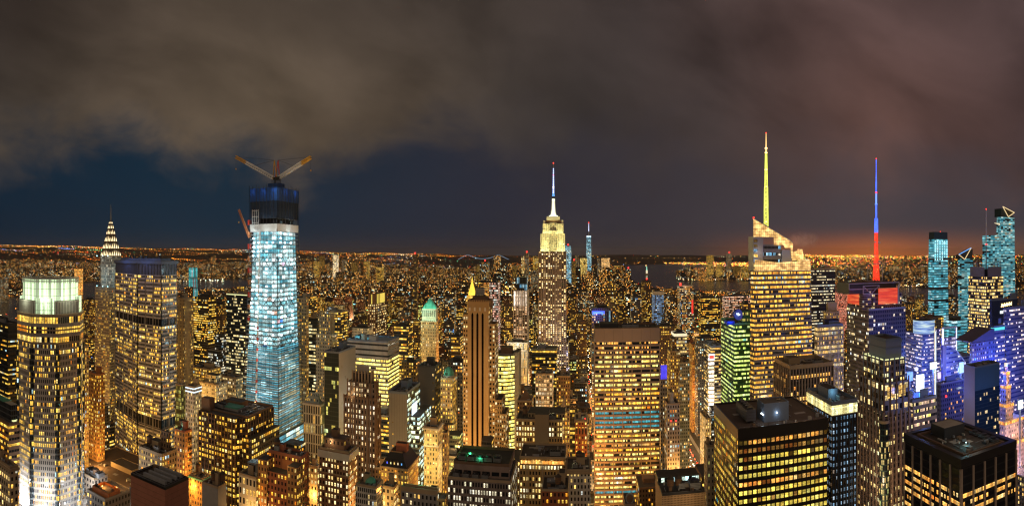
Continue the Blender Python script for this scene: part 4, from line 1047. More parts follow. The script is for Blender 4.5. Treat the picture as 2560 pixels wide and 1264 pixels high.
# striped stone tower
f_str = fac('tan_tower_wall', (.36, .25, .13), 2.7, 3.7, .52, .52, .26, .12, .3, 2, [(0, (1, .55, .12)), (.5, (1, .74, .3)), (1, (1, .9, .65))], 1.1)
shaft = plain('tan_limestone', (.38, .26, .13), .85, .15, .08)
v0 = 575 * cos(A(1195)); X_ = lambda p: ux(p, v0)
r = (X_(1169), X_(1222), v0, v0 + 26); z = zt(754, 575)
t = tower('striped_tower', 'tan stone tower with three tall black vertical stripes up its blank face', 'tower', r, z, f_str, M['tar'], [shaft, None, None, None], 0, M['brown'], 61, False)
for p_ in (1181, 1193.5, 1206.5):
    b = MB(); b.box(X_(p_ - 2.6), X_(p_ + 2.6), v0 - .06, v0 - .004, 0, zt(786, 575), M['matte']); b.prism([(X_(p_ - 2.6), v0 - .06), (X_(p_ + 2.6), v0 - .06), (X_(p_ + 2.6), v0 - .01), (X_(p_ - 2.6), v0 - .01)], zt(786, 575), zt(781, 575), M['matte'], None, [(X_(p_ - .2), v0 - .06), (X_(p_ + .2), v0 - .06), (X_(p_ + .2), v0 - .01), (X_(p_ - .2), v0 - .01)]); b.build('black_stripe', t)
piers(t, r, zt(775, 575), z, 12, 5, .5, .4, shaft, 'fr', 'pier', 1.5)
for p_ in (1174.5, 1187, 1200, 1213):
    b = MB(); b.box(X_(p_ - 2), X_(p_ + 2), v0 - .6, v0 - .45, zt(777, 575), zt(768, 575), M['white']); b.build('crown_ornament', t)
parapet(t, r, z, 1.5, M['brown'])
bulkhead(t, X_(1181), X_(1214), v0 + 5, v0 + 18, z, 4, M['brown']); cooling_tower(t, X_(1186), X_(1206), v0 + 6, v0 + 14, z + 4.3, 7, 2)
for (pa, pb, yy, dv) in ((1157, 1169, 790, 24), (1222, 1237, 812, 26)): 
    rr = (X_(pa), X_(pb), v0 + 2, v0 + dv); tier(t, rr, 0, zt(yy, 577), f_str, name='wing'); parapet(t, rr, zt(yy, 577), 1.2, shaft)
for k, (pa, pb, yy) in enumerate(((1237, 1254, 1000), (1254, 1264, 1034))):
    rr = (X_(pa), X_(pb), v0 + 1, v0 + 28); tier(t, rr, 0, zt(yy, 577), f_str, name='low_wing'); parapet(t, rr, zt(yy, 577), 1.2, shaft)
lamp(X_(1195), v0 - 40, 90, 22000, (1, .62, .22), 4); lamp(X_(1180), v0 - 34, 160, 16000, (1, .62, .25), 4)
# curved bright glass office
f_cv = fac('bright_curved_glass', (.20, .20, .15), 2.2, 3.9, .95, .66, 1.0, .2, .3, 5, [(0, (1, .64, .08)), (.5, (1, .8, .18)), (1, (.88, .92, .36))], 1.7)
v0 = 690 * cos(A(1262)); x0, x1 = ux(1232, v0), ux(1284, v0); z = zt(890, 690)
t = thing('curved_office', 'curved glass office with every floor glowing yellow just right of the striped stone tower', 'building', (x0 + x1) / 2, v0 + 10); FOOT.append((x0 - 4, x1 + 9, v0 - 8, v0 + 44))
pts = [(x0 + (x1 - x0) * k / 10, v0 + 5.5 - 5.5 * sin(pi * k / 10) + 4 * k / 10) for k in range(11)]
b = MB(); b.prism(pts + [(x1, v0 + 38), (x0, v0 + 38)], 0, z, f_cv, M['tar']); b.build('wall', t)
b = MB(); b.box(x1 + .01, x1 + 5.5, v0 + 9, v0 + 40, 0, z + 3, M['concrete'], M['tar']); b.build('blank_wall', t)
b = MB()
for k in range(42):
    zz = z - k * 3.9
    for a_, c_ in zip(pts, pts[1:]): b.bar((a_[0], a_[1] - .2, zz), (c_[0], c_[1] - .2, zz), .8, M['darkmetal'])
b.build('floor_edge', t)
parapet(t, (x0 + 1, x1 - 1, v0 + 8, v0 + 37), z, 1.2, M['concrete']); bulkhead(t, x0 + 8, x1 - 4, v0 + 14, v0 + 26, z, 7, M['brown'])
# warm setback mass at the bottom centre
v0 = 425 * cos(A(1350)); r = (ux(1299, v0), ux(1414, v0), v0, v0 + 30); z = zt(1146, 425)
f_mass = fac('warm_setback_wall', (.38, .26, .12), 2.35, 3.7, .52, .58, .52, .45, .4, 3, [(0, (1, .5, .08)), (.5, (1, .72, .24)), (1, (1, .9, .6))], 1.2)
t = tower('setback_mass', 'golden-lit stone ziggurat block with a bright amber attic strip at the bottom centre', 'building', r, z, f_mass, M['tar'], None, 0, M['stone'], 62, dict(tank=0, pen=False))
tier(t, (ux(1277, v0), r[0], v0 + 5, v0 + 30), 0, zt(1160, 425), f_mass, name='wing')
b = MB(); b.box(r[0] + 1, r[1] - 1, v0 - .3, v0 - .01, z - 3.4, z - 1.2, fac('attic_strip', (.3, .2, .1), 1.2, 2.2, .86, .9, 2, 0, 0, 3, AMBER, 1.5)); b.build('attic_window', t)
piers(t, r, z - 40, z - 4, 6, 3, .9, .5, M['stone'], 'f')
v1 = 462 * cos(A(1350)); r = (ux(1290, v1), ux(1406, v1), v1, v1 + 28); z2 = zt(1052, 462)
t = tower('setback_tower', 'broad tan tower with a blank central mechanical box rising behind the golden-lit ziggurat block', 'building', r, z2, f_mass, M['tar'], None, 0, M['stone'], 63, dict(tank=.0, pen=False, dense=.4))
tier(t, (ux(1338, v1), ux(1372, v1), v1 - 2, v1 + 16), 0, zt(1034, 462), plain('tan_blank_wall', (.26, .2, .13), .85, .25, .1), name='blank_shaft')
tier(t, (ux(1318, v1), r[1] + 2, v1 + 10, v1 + 30), z2, zt(1034, 470), f_tan, name='setback_tier')
water_tank(t, ux(1310, v1), v1 + 10, z2); 
lamp(ux(1345, v1), v1 - 30, 70, 30000, (1, .62, .2), 2)
# small buildings around the centre
t, r, z = quick('white_grid_tower', 'slim tower with white grid frame and warm windows in the middle below the floodlit skyscraper', (1339, 1381), 640, 936, fac('white_frame_grid', (.46, .42, .38), 3.2, 4.0, .66, .62, .62, .3, .3, 3, [(0, (1, .4, .1)), (.5, (1, .64, .25)), (1, (1, .85, .55))], 1.0), 'tower', seed=64, dv=26)
piers(t, r, 40, z, 5, 4, .6, .5, M['white'], 'f')
t, r, z = quick('gabled_tower', 'gothic gabled stone tower with two columns of lit windows right of the ziggurat block', (1394, 1424), 560, 1030, f_tan2, 'building', seed=65, dv=20, kw=dict(pen=False, tank=0, dense=.1))
xc = (r[0] + r[1]) / 2; b = MB(); b.prism([(r[0] + 3, r[2]), (r[1] - 3, r[2]), (r[1] - 3, r[3]), (r[0] + 3, r[3])], z, z + 11, M['stone'], M['tar'], [(xc - .4, r[2]), (xc + .4, r[2]), (xc + .4, r[3]), (xc - .4, r[3])]); b.build('gable_roof', t)
t, r, z = quick('arched_building', 'narrow brown building with arched top windows and a red rooftop light', (1438, 1468), 520, 1052, f_brk, seed=66, dv=22, kw=dict(tank=0))
cornice(t, r, z - 1, 1.2, .9, M['stone'])
for k in range(4):
    x_ = r[0] + 1.4 + k * (r[1] - r[0] - 2.8) / 3; b = MB()
    b.box(x_ - .7, x_ + .7, r[2] - .1, r[2] - .01, z - 10, z - 6, M['black']); b.bar((x_, r[2] - .05, z - 6), (x_, r[2] - .05, z - 5.2), .9, M['black']); b.build('arched_window', t)
beacon(t, r[1] - 2, r[2] + 1, z + 1.3, .4); lamp(r[1] + 1, r[2] - 4, z - 34, 5000, (1, .4, .1), .6)
t, r, z = quick('brick_corner_building', 'dark red brick building with a water tank at the bottom edge, centre', (1354, 1421), 375, 1228, f_brk, seed=67, dv=24, kw=dict(tank=0))
water_tank(t, (r[0] + r[1]) / 2 + 2, r[2] + 6, z)
t, r, z = quick('stone_loft', 'grey stone loft building with tall pale windows left of the pale striped slab', (1416, 1476), 405, 1178, f_white, seed=68, dv=26, kw=dict(tank=1, dense=1.2)); cornice(t, r, z - 1.4, 1.4, 1, M['stone'])
t, r, z = quick('pyramid_tower', 'brown tower with a small pyramid roof between the curved office and the white grid tower', (1293, 1330), 600, 1004, f_brn, 'tower', seed=69, dv=24, kw=dict(pen=False, tank=0, dense=.1))
i = ins(r, 2); b = MB(); xc, yc = (i[0] + i[1]) / 2, (i[2] + i[3]) / 2; b.prism([(i[0], i[2]), (i[1], i[2]), (i[1], i[3]), (i[0], i[3])], z, z + 8, M['brown'], M['tar'], [(xc - .3, yc - .3), (xc + .3, yc - .3), (xc + .3, yc + .3), (xc - .3, yc + .3)]); b.build('pyramid_roof', t)
quick('slate_block', 'dark-roofed block with a warm lit top floor right of the white grid tower', (1391, 1425), 690, 942, f_brn, seed=70, dv=25)
quick('thin_dark_slab', 'thin unlit dark slab rising right of the gabled tower', (1424, 1444), 600, 1000, f_dkb, seed=71, dv=20, kw=dict(tank=0, dense=.2))
quick('bottom_loft', 'brown loft with amber windows filling the bottom right of the ziggurat block', (1404, 1440), 440, 1190, f_tan2, seed=72, dv=18)
# broad pale slab with ribbon windows
r_v = 580 * cos(A(1567)); v0 = r_v; r = (ux(1487, v0), ux(1649, v0), v0, v0 + 40); z = zt(823, 580)
t = thing('travertine_slab', 'broad pale stone slab with seven bays of ribbon windows, several floors lit turquoise', 'tower', (r[0] + r[1]) / 2, v0); foot(r)
trav = plain('pale_travertine', (.25, .19, .145), .75, .12, .08)
b = MB(); b.box(r[0], r[1], r[2], r[3], 0, z, M['black'], M['tar'], [None, trav, trav, trav]); b.build('wall', t)
zt1 = zt(852, 580); fh = 3.98
q = random.Random(8)
floor_kind = {}
for j in range(60):
    floor_kind[j] = 'gold'
NF = 36
order = ['amber', 'amber', 'amber', 'lime', 'lime', 'lime', 'dark', 'lime', 'lime', 'lime', 'gold', 'gold', 'amber', 'gold', 'lime', 'teal', 'teal', 'teal', 'teal', 'lime', 'gold', 'lime', 'dim', 'gold', 'lime', 'lime', 'dark', 'lime', 'gold', 'cream', 'cream', 'lime', 'teal', 'lime', 'lime', 'dark']
zlow = zt1 - NF * fh
f_rb = {k: fac('ribbon_' + k, (.03, .03, .03), 1, 1, .93, .96, lit, 0, .25, 3, hu, e) for k, lit, hu, e in (('gold', .8, GOLD, 1.5), ('amber', .65, AMBER, 1.4), ('lime', .78, [(0, (1, .5, .08)), (.5, (.95, .72, .16)), (1, (.82, .9, .36))], 1.45), ('teal', 1.0, [(0, (.04, .32, .40)), (1, (.12, .58, .62))], .8), ('cream', .98, CREAM, 1.5), ('dark', .12, GOLD, .5), ('dim', .45, AMBER, .9))}
def ribbon_mesh(mat, w_, h_):
    b = MB(); o, qv = rnd.randint(0, 900), rnd.randint(0, 900); b.face([(-w_ / 2, 0, 0), (w_ / 2, 0, 0), (w_ / 2, 0, h_), (-w_ / 2, 0, h_)], [(o, qv), (o + 6, qv), (o + 6, qv + 1), (o, qv + 1)], mat)
    ob = b.build('window'); me = ob.data; bpy.data.objects.remove(ob); return me
bw = (r[1] - r[0]) / 7
rest = MB(); cnt = 0
for j in range(NF):
    k = order[j]
    for i in range(7):
        zz = zt1 - (j + 1) * fh + 1.25; xc = r[0] + (i + .5) * bw; w_, h_ = bw - .9, 2.25
        kk = k if q.random() > .12 or k == 'teal' else q.choice(['dark', 'dim', 'gold'])
        if cnt < 98:
            o = bpy.data.objects.new('window', ribbon_mesh(f_rb[kk], w_, h_)); COL.objects.link(o); o.parent = t; o.location = (xc - t.location.x, -.03, zz); cnt += 1
        else:
            oo, qv = rnd.randint(0, 900), rnd.randint(0, 900)
            rest.face([(xc - w_ / 2, v0 - .03, zz), (xc + w_ / 2, v0 - .03, zz), (xc + w_ / 2, v0 - .03, zz + h_), (xc - w_ / 2, v0 - .03, zz + h_)], [(oo, qv), (oo + 6, qv), (oo + 6, qv + 1), (oo, qv + 1)], f_rb[kk])
tag(rest.build('remaining_window', t), kind='stuff')
b = MB()
for i in range(8): b.box(r[0] + i * bw - .45, r[0] + i * bw + .45, v0 - .7, v0 - .01, zlow, z - 12, trav)
b.build('pier', t)
b = MB()
for j in range(NF + 1): b.box(r[0], r[1], v0 - .5, v0 - .012, zt1 - j * fh - .40 - .45, zt1 - j * fh + .85 - .02 if j == 0 else zt1 - j * fh + .80, trav)
b.build('spandrel', t)
b = MB(); b.box(r[0] - .3, r[1] + .3, v0 - .75, v0 - .013, zt1 + .85, z + 1, trav)
for i in range(8): b.box(r[0] + i * bw - .06, r[0] + i * bw + .06, v0 - .79, v0 - .755, zt1 + .9, z, M['darkmetal'])
b.build('blank_attic', t)
parapet(t, (r[0], r[1], r[2] + 1, r[3]), z, 1.4, M['brown']); bulkhead(t, r[0] + 6, r[0] + 26, v0 + 8, v0 + 26, z, 4, M['darkmetal']); cooling_tower(t, r[0] + 30, r[0] + 48, v0 + 6, v0 + 16, z, 3.4, 3); ducts(t, ins(r, 4), z, 8, 3)
lamp(r[0] + 25, v0 - 55, 150, 26000, (1, .75, .45), 4)
v0 = 375 * cos(A(1575)); xc = ux(1575, v0); z = zt(1258, 375)
r = (ux(1563, v0), ux(1589, v0), v0, v0 + 16)
t = tower('disc_bulkhead', 'stone bulkhead with a round dark disc on top at the foot of the ribbon-window slab', 'building', r, z, trav, M['tar'], None, 0, trav, 73, False)
b = MB(); import mathutils
n = 20
for k in range(n):
    a0, a1 = 2 * pi * k / n, 2 * pi * (k + 1) / n; R_ = 2.9; zc_ = z + 2.4
    for (r0, r1_, mm, yy) in ((0, 2.3, M['brown'], v0 + .8), (2.3, 2.9, M['galv'], v0 + .7)):
        b.face([(xc + r0 * cos(a0), yy, zc_ + r0 * sin(a0)), (xc + r1_ * cos(a0), yy, zc_ + r1_ * sin(a0)), (xc + r1_ * cos(a1), yy, zc_ + r1_ * sin(a1)), (xc + r0 * cos(a1), yy, zc_ + r0 * sin(a1))], [(0, 0)] * 4, mm)
    b.face([(xc + 2.9 * cos(a0), v0 + .7, zc_ + 2.9 * sin(a0)), (xc + 2.9 * cos(a1), v0 + .7, zc_ + 2.9 * sin(a1)), (xc + 2.9 * cos(a1), v0 + 2, zc_ + 2.9 * sin(a1)), (xc + 2.9 * cos(a0), v0 + 2, zc_ + 2.9 * sin(a0))][::-1], [(0, 0)] * 4, M['galv'])
b.build('disc', t)
# ================================================================== THE FLOODLIT SKYSCRAPER AND THE RIGHT HALF
# --- floodlit stepped skyscraper
D = 1290; v0 = D * cos(A(1383)); X_ = lambda p: ux(p, v0); ze = lambda y: zt(y, D)
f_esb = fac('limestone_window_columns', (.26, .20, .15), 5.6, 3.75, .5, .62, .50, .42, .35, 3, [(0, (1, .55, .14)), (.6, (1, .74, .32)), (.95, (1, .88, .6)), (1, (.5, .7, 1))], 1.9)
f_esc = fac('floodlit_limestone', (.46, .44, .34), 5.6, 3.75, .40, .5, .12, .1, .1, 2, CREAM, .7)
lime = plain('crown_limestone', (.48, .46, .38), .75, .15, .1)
t = thing('stepped_skyscraper', 'tallest stepped stone skyscraper with yellow floodlit crown, white mast and blue-white antenna, near the centre', 'skyscraper', X_(1383), v0 + 25)
FOOT.append((X_(1335), X_(1430), v0 - 8, v0 + 70))
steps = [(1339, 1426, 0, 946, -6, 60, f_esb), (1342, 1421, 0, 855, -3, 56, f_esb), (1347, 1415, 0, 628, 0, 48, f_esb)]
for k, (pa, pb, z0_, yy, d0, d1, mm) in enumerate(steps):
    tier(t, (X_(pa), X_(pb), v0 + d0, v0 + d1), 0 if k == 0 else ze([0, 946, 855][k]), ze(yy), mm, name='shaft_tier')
zz0, zz1 = ze(855), ze(628)
b = MB()
for p_ in (1347, 1354, 1361, 1371, 1376, 1382.5, 1389, 1395, 1402, 1409, 1415):
    b.box(X_(p_) - .9, X_(p_) + .9, v0 - 1.2, v0 - .01, zz0, zz1, plain('limestone_rib', (.30, .23, .17), .8, .15, .1) if p_ == 1347 else b.mats[0])
b.build('pier', t)
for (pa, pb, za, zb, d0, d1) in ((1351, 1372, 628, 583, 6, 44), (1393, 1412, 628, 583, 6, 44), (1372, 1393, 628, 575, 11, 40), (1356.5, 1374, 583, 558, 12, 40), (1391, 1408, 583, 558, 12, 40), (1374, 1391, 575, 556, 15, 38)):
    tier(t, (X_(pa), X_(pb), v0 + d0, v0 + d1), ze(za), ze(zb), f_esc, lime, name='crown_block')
for (pa, pb) in ((1357.5, 1362), (1403, 1407.5)):
    tier(t, (X_(pa), X_(pb), v0 + 13, v0 + 18), ze(558), ze(550), lime, lime, name='crown_turret')
tier(t, (X_(1363), X_(1402), v0 + 16, v0 + 36), ze(556), ze(549), M['brown'], name='observation_floor')
tier(t, (X_(1366), X_(1399), v0 + 12, v0 + 34), ze(549), ze(540), M['concrete'], name='observation_deck')
xm, ym = X_(1382.5), v0 + 23
white = plain('mast_metal', (.65, .66, .6), .5, .1, .1)
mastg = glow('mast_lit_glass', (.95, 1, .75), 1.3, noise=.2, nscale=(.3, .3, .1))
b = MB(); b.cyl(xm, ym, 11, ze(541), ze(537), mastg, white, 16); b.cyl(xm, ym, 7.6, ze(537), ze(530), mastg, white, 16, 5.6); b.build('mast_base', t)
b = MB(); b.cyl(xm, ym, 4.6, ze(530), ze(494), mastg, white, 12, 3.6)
for k in range(4):
    a_ = pi / 4 + k * pi / 2; dx, dy = cos(a_), sin(a_)
    for (r0, y0_, r1_, y1_) in ((8.5, 534, 6, 520), (6, 520, 4.7, 500)): b.bar((xm + r0 * dx, ym + r0 * dy, ze(y0_)), (xm + r1_ * dx, ym + r1_ * dy, ze(y1_)), 1.4, white)
b.build('mooring_mast', t)
b = MB(); b.cyl(xm, ym, 4.2, ze(494), ze(488), M['darkmetal'], None, 12, 3); b.cyl(xm, ym, 3.2, ze(488), ze(480), G['skyblue'], None, 10, 2); b.build('mast_cap', t)
ant = glow('antenna_blue_white', (.42, .52, 1), 2.6)
b = MB()
for k in range(14):
    y0_ = 480 - k * 4.6; b.cyl(xm, ym, 1.9 - k * .07, ze(y0_), ze(y0_ - 3.4), ant if k not in (3, 4, 5) else glow('antenna_white', (.8, .85, 1), 3.5) if k == 3 else ant, None, 8)
b.cyl(xm, ym, .8, ze(480), ze(404), M['galv'], None, 6); b.cyl(xm, ym, 1.3, ze(434), ze(433), G['red'], None, 8); b.build('antenna', t)
beacon(t, xm, ym, ze(405), 1.1)
YL = (1, .88, .34)
for p_ in (1353, 1357.5, 1362, 1366.5, 1371, 1394, 1398.5, 1403, 1407, 1411): lamp(X_(p_), v0 + 1.6, ze(626), 75000, YL, .8, 'crown_floodlight')
for p_ in (1358.5, 1363, 1367.5, 1372, 1393, 1397.5, 1402, 1406.5): lamp(X_(p_), v0 + 8, ze(581), 55000, YL, .8, 'crown_floodlight')
for p_ in (1363, 1401): lamp(X_(p_), v0 + 1.8, ze(608), 24000, YL, 1, 'crown_floodlight')
lamp(X_(1383), v0 + 4, ze(622), 16000, YL, .8, 'crown_floodlight')
for p_ in (1368, 1397): lamp(X_(p_), v0 + 13, ze(538), 9000, (.95, 1, .8), .8, 'mast_floodlight')
lamp(X_(1383), v0 - 80, 100, 90000, (1, .72, .45), 5)
lamp(X_(1350), v0 - 60, 60, 60000, (.75, .72, 1), 4); lamp(X_(1418), v0 - 60, 60, 60000, (.75, .72, 1), 4)

# --- faceted glass tower with slanted glass screens and a lit spire
f_boa = fac('faceted_glass_offices', (.16, .15, .17), 1.6, 4.15, .92, .54, .70, .34, .45, 9, [(0, (1, .30, .02)), (.3, (1, .44, .04)), (.75, (1, .56, .08)), (.92, (1, .74, .28)), (1, (.2, .55, .8))], 1.3, (.02, .024, .03))
t = thing('faceted_tower', 'faceted glass office tower with slanted glowing glass crown and tall yellow-green lit spire', 'skyscraper', 225, 580)
v0 = 560.0; X_ = lambda p: ux(p, v0); zb_ = lambda y, p=1950: zt(y, v0 / cos(A(p)))
FOOT.append((178, 275, 548, 618))
bot = [(X_(1881), v0 - 3), (X_(2038), v0 - 3), (X_(2034), v0 + 46), (X_(1895) + 12, v0 + 46)]
top = [(X_(1887), v0), (X_(2026), v0), (X_(2018), v0 + 40), (X_(1895) + 12, v0 + 40)]
bot.insert(0, (X_(1878), v0 + 10)); top.insert(0, (X_(1882.5), v0 + 8))
zt_ = zb_(676)
b = MB(); b.prism(bot, 0, zt_, f_boa, M['tar'], top); b.build('shaft', t)
b = MB()
for k in range(58):
    f = k * 4.15 / zt_
    if f >= 1: break
    z = zt_ - k * 4.15; g = 1 - f
    P = [(bot[i][0] + (top[i][0] - bot[i][0]) * g, bot[i][1] + (top[i][1] - bot[i][1]) * g) for i in range(5)]
    for i in (0, 1): b.bar((P[i][0], P[i][1] - .15, z - .9), (P[i + 1][0], P[i + 1][1] - .15, z - .9), .5, M['galv'])
b.build('floor_edge', t)
def screen_mat():
    m = bpy.data.materials.new('lit_glass_screen'); m.use_nodes = True; tt = NT(m.node_tree)
    sp = tt.n('SeparateXYZ', {0: tt.n('UVMap', uv_map='UVMap').outputs[0]}).outputs
    gx = tt.m('LESS_THAN', tt.m('FRACT', tt.m('MULTIPLY', sp[0], .42)), .13); gy = tt.m('LESS_THAN', tt.m('FRACT', tt.m('MULTIPLY', sp[1], .42)), .13)
    ns = tt.n('TexNoise', {'Vector': tt.xyz(tt.m('MULTIPLY', sp[0], .16), tt.m('MULTIPLY', sp[1], .22)), 'Scale': 1.0, 'Detail': 3.0}).outputs[0]
    st = tt.m('MULTIPLY', tt.m('POWER', tt.m('MULTIPLY', ns, 1.75), 2.2), tt.m('SUBTRACT', 1.0, tt.m('MULTIPLY', tt.m('MAXIMUM', gx, gy), .8)))
    pb = tt.n('BsdfPrincipled', {'Base Color': (.16, .15, .14), 'Roughness': .3, 'Emission Color': tt.ramp(ns, [(.3, (1, .44, .07)), (.6, (1, .66, .22))]), 'Emission Strength': tt.m('MULTIPLY_ADD', st, 1.35, .07)})
    tt.t.links.new(pb.outputs[0], tt.n('OutputMaterial').inputs[0]); m.cycles.emission_sampling = 'NONE'; return m
SM = screen_mat()
def panel(b, pts, y, m, th=.6):
    """upright sheet of given outline (x,z) at y, with thickness"""
    bu, fv = FAC.get(m.name, (1, 1)); us = [(x / bu, z / fv) for x, z in pts]; F = [(x, y, z) for x, z in pts]; Bk = [(x, y + th, z) for x, z in pts]
    b.face(F, us, m); b.face(Bk[::-1], us[::-1], m)
    for i in range(len(pts)):
        j = (i + 1) % len(pts); b.face([F[j], F[i], Bk[i], Bk[j]], [(0, 0), (.5, 0), (.5, .5), (0, .5)], m)
b = MB(); panel(b, [(X_(1887), zt_), (X_(2026), zt_), (X_(2025), zb_(649, 2020)), (X_(1990), zb_(653)), (X_(1945), zb_(656)), (X_(1887), zb_(648))], v0 - .3, SM); b.build('parapet_screen', t)
b = MB(); b.box(X_(2025.5), X_(2026), v0, v0 + 34, zt_, zb_(650, 2020), SM); b.build('glass_screen', t)
b = MB(); panel(b, [(X_(1886.5), zb_(592)), (X_(1938), zb_(592)), (X_(1938), zb_(612)), (X_(1962), zb_(612)), (X_(1966), zb_(620)), (X_(1980), zb_(620)), (X_(1982), zb_(645)), (X_(1987), zb_(645)), (X_(1985), zb_(606)), (X_(1978), zb_(599)), (X_(1886.5), zb_(545, 1890))], v0 + 4, SM); b.build('slanted_screen', t)
b = MB(); b.bar((X_(1886.5), v0 + 3.6, zb_(545, 1890)), (X_(1978), v0 + 3.6, zb_(599)), .7, M['galv']); b.bar((X_(1978), v0 + 3.6, zb_(599)), (X_(1985), v0 + 3.6, zb_(606)), .7, M['galv']); b.build('screen_edge', t)
grey_p = plain('grey_metal_panel', (.26, .26, .30), .5, .12, .1)
tier(t, (X_(1886.5), X_(1912), v0 + 5, v0 + 22), zt_, zb_(591), grey_p, name='core_wall')
b = MB()
for k in range(7): b.box(X_(1888), X_(1897.5), v0 + 4.9, v0 + 4.98, zb_(605.5 + 12.1 * k) , zb_(598.5 + 12.1 * k), (P_['dark'], P_['dark'], P_['blue'], P_['gold'], P_['blue'], P_['cream'], P_['cream'])[k])
b.build('core_window', t)
tier(t, (X_(1914), X_(1958), v0 + 7, v0 + 26), zt_, zb_(610), fac('penthouse_bands', (.17, .17, .2), 1.6, 6, .9, .42, .7, .5, .6, 6, COOL, .9), name='penthouse')
tier(t, (X_(1959), X_(1983), v0 + 5, v0 + 20), zb_(655), zb_(624), grey_p, name='machine_room')
b = MB(); panel(b, [(X_(1990), zb_(652)), (X_(2022), zb_(648)), (X_(2016), zb_(622)), (X_(1990), zb_(631))], v0 + 12, SM); panel(b, [(X_(2016), zb_(622)), (X_(2022), zb_(648)), (X_(2023), zb_(648)), (X_(2017), zb_(622))], v0 + 12.7, SM, 14); b.build('glass_screen', t)
beacon(t, X_(1887), v0 + 4, zb_(546, 1890), .8)
xs, ys = X_(1926), v0 + 14; zs = lambda y: zt(y, (v0 + 14) / cos(A(1926)))
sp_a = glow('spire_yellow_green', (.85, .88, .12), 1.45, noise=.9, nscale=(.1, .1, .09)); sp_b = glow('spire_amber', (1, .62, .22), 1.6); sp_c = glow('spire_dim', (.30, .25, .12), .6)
b = MB()
def mast_seg(b, y0_, y1_, w0, w1, n, m, ch):
    for k in range(n):
        za, zc_ = zs(y0_ + (y1_ - y0_) * k / n), zs(y0_ + (y1_ - y0_) * (k + 1) / n)
        wa, wb = w0 + (w1 - w0) * k / n, w0 + (w1 - w0) * (k + 1) / n
        ca = [(xs + sx_ * wa, ys + sy_ * wa, za) for sx_, sy_ in ((-1, -1), (1, -1), (1, 1), (-1, 1))]; cb = [(xs + sx_ * wb, ys + sy_ * wb, zc_) for sx_, sy_ in ((-1, -1), (1, -1), (1, 1), (-1, 1))]
        for i in range(4):
            j = (i + 1) % 4
            b.bar(ca[i], cb[i], ch, m); b.bar(ca[i], cb[j], ch * .7, m); b.bar(cb[i], cb[j], ch * .7, m)
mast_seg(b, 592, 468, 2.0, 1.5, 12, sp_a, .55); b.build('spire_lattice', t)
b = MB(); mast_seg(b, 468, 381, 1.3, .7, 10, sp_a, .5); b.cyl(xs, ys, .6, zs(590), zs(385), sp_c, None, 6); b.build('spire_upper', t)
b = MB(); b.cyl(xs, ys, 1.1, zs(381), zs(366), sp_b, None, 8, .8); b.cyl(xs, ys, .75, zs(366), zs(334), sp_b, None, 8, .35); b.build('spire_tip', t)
beacon(t, xs, ys, zs(334), .45)
for yy in (372, 383, 468, 425, 520, 555): b = MB(); b.cyl(xs, ys, 1.5, zs(yy), zs(yy) + .6, G['warm'], None, 8); b.build('spire_lamp', t)
lamp(X_(1960), v0 - 70, 120, 60000, (1, .72, .4), 5); lamp(X_(2030), v0 - 30, 80, 14000, (.2, .2, 1), 3)
lamp(X_(1900), v0 - 1.2, zt_ + 16, 1200, (1, .8, .6), 1, 'crown_light'); lamp(X_(1970), v0 - 12, zt_ + 14, 3500, (1, .8, .6), 1, 'crown_light')

# --- tower with broadcast mast and two red screens
f_4ts = fac('mast_tower_wall', (.13, .12, .14), 3.0, 3.9, .68, .52, .16, .12, .4, 2, [(0, (1, .6, .2)), (.6, (1, .82, .42)), (1, (.8, .9, 1))], 1.1, (.015, .02, .04))
f_4tl = fac('mast_tower_blue_wall', (.055, .055, .085), 3.0, 3.9, .66, .56, .14, .12, .35, 2, [(0, (1, .6, .25)), (.7, (1, .85, .6)), (1, (.5, .6, 1))], 1.1, (.015, .02, .05))
r = plot(2117, 2172, 2264, 620); zq = lambda y: zt(y, 620)
t = thing('mast_tower', 'office tower carrying two red screens and a tall mast lit red below and blue above', 'skyscraper', r[0] + 25, r[2] + 20); foot(r)
b = MB(); b.box(*r, 0, zq(776), f_4ts, M['tar'], [f_4tl, None, None, f_4ts], False); b.build('wall', t)
tier(t, (r[0] + 8, r[1] - 3, r[2] + 4, r[3] - 4), zq(776), zq(735), f_4ts, name='setback_tier')
parapet(t, r, zq(776), 1.5, M['bluegrey'])
v0 = r[2]; X_ = lambda p: ux(p, v0)
b = MB(); b.cyl(X_(2178), v0 + 12, 8, zq(776), zq(722), fac('ribbed_drum', (.14, .14, .18), 60, 2.2, .99, .7, .1, .4, 0, 1, CREAM, .5, (.05, .05, .08)), M['tar'], 24); b.build('corner_drum', t)
tier(t, (X_(2120) + 6, X_(2250), v0 + 8, v0 + 38), zq(735), zq(707), M['darkmetal'], name='crown_base')
b = MB(); 
def frame(b, pa, pb, y0_, y1_, d, w_, m):
    xa, xb_ = X_(pa), X_(pb)
    for x_ in (xa, xb_): b.bar((x_, v0 + d, zq(y1_)), (x_, v0 + d, zq(y0_)), w_, m)
    b.bar((xa, v0 + d, zq(y0_)), (xb_, v0 + d, zq(y0_)), w_, m); b.bar((xa, v0 + d, zq(y1_)), (xb_, v0 + d, zq(y1_)), w_, m)
frame(b, 2158, 2198, 714, 735, 0, .7, M['galv']); frame(b, 2125, 2250, 708, 722, 2, .8, M['galv']); frame(b, 2185, 2222, 660, 704, 14, .8, M['galv'])
b.bar((X_(2158), v0, zq(714)), (X_(2178), v0, zq(735)), .6, M['galv']); b.bar((X_(2198), v0, zq(714)), (X_(2178), v0, zq(735)), .6, M['galv'])
q = random.Random(5)
for k in range(26):
    x_ = X_(q.uniform(2128, 2246)); yy = v0 + q.uniform(8, 34); b.bar((x_, yy, zq(707)), (x_, yy, zq(707) + q.uniform(2, 7)), .5, M['darkmetal'])
b.build('crown_frame', t)
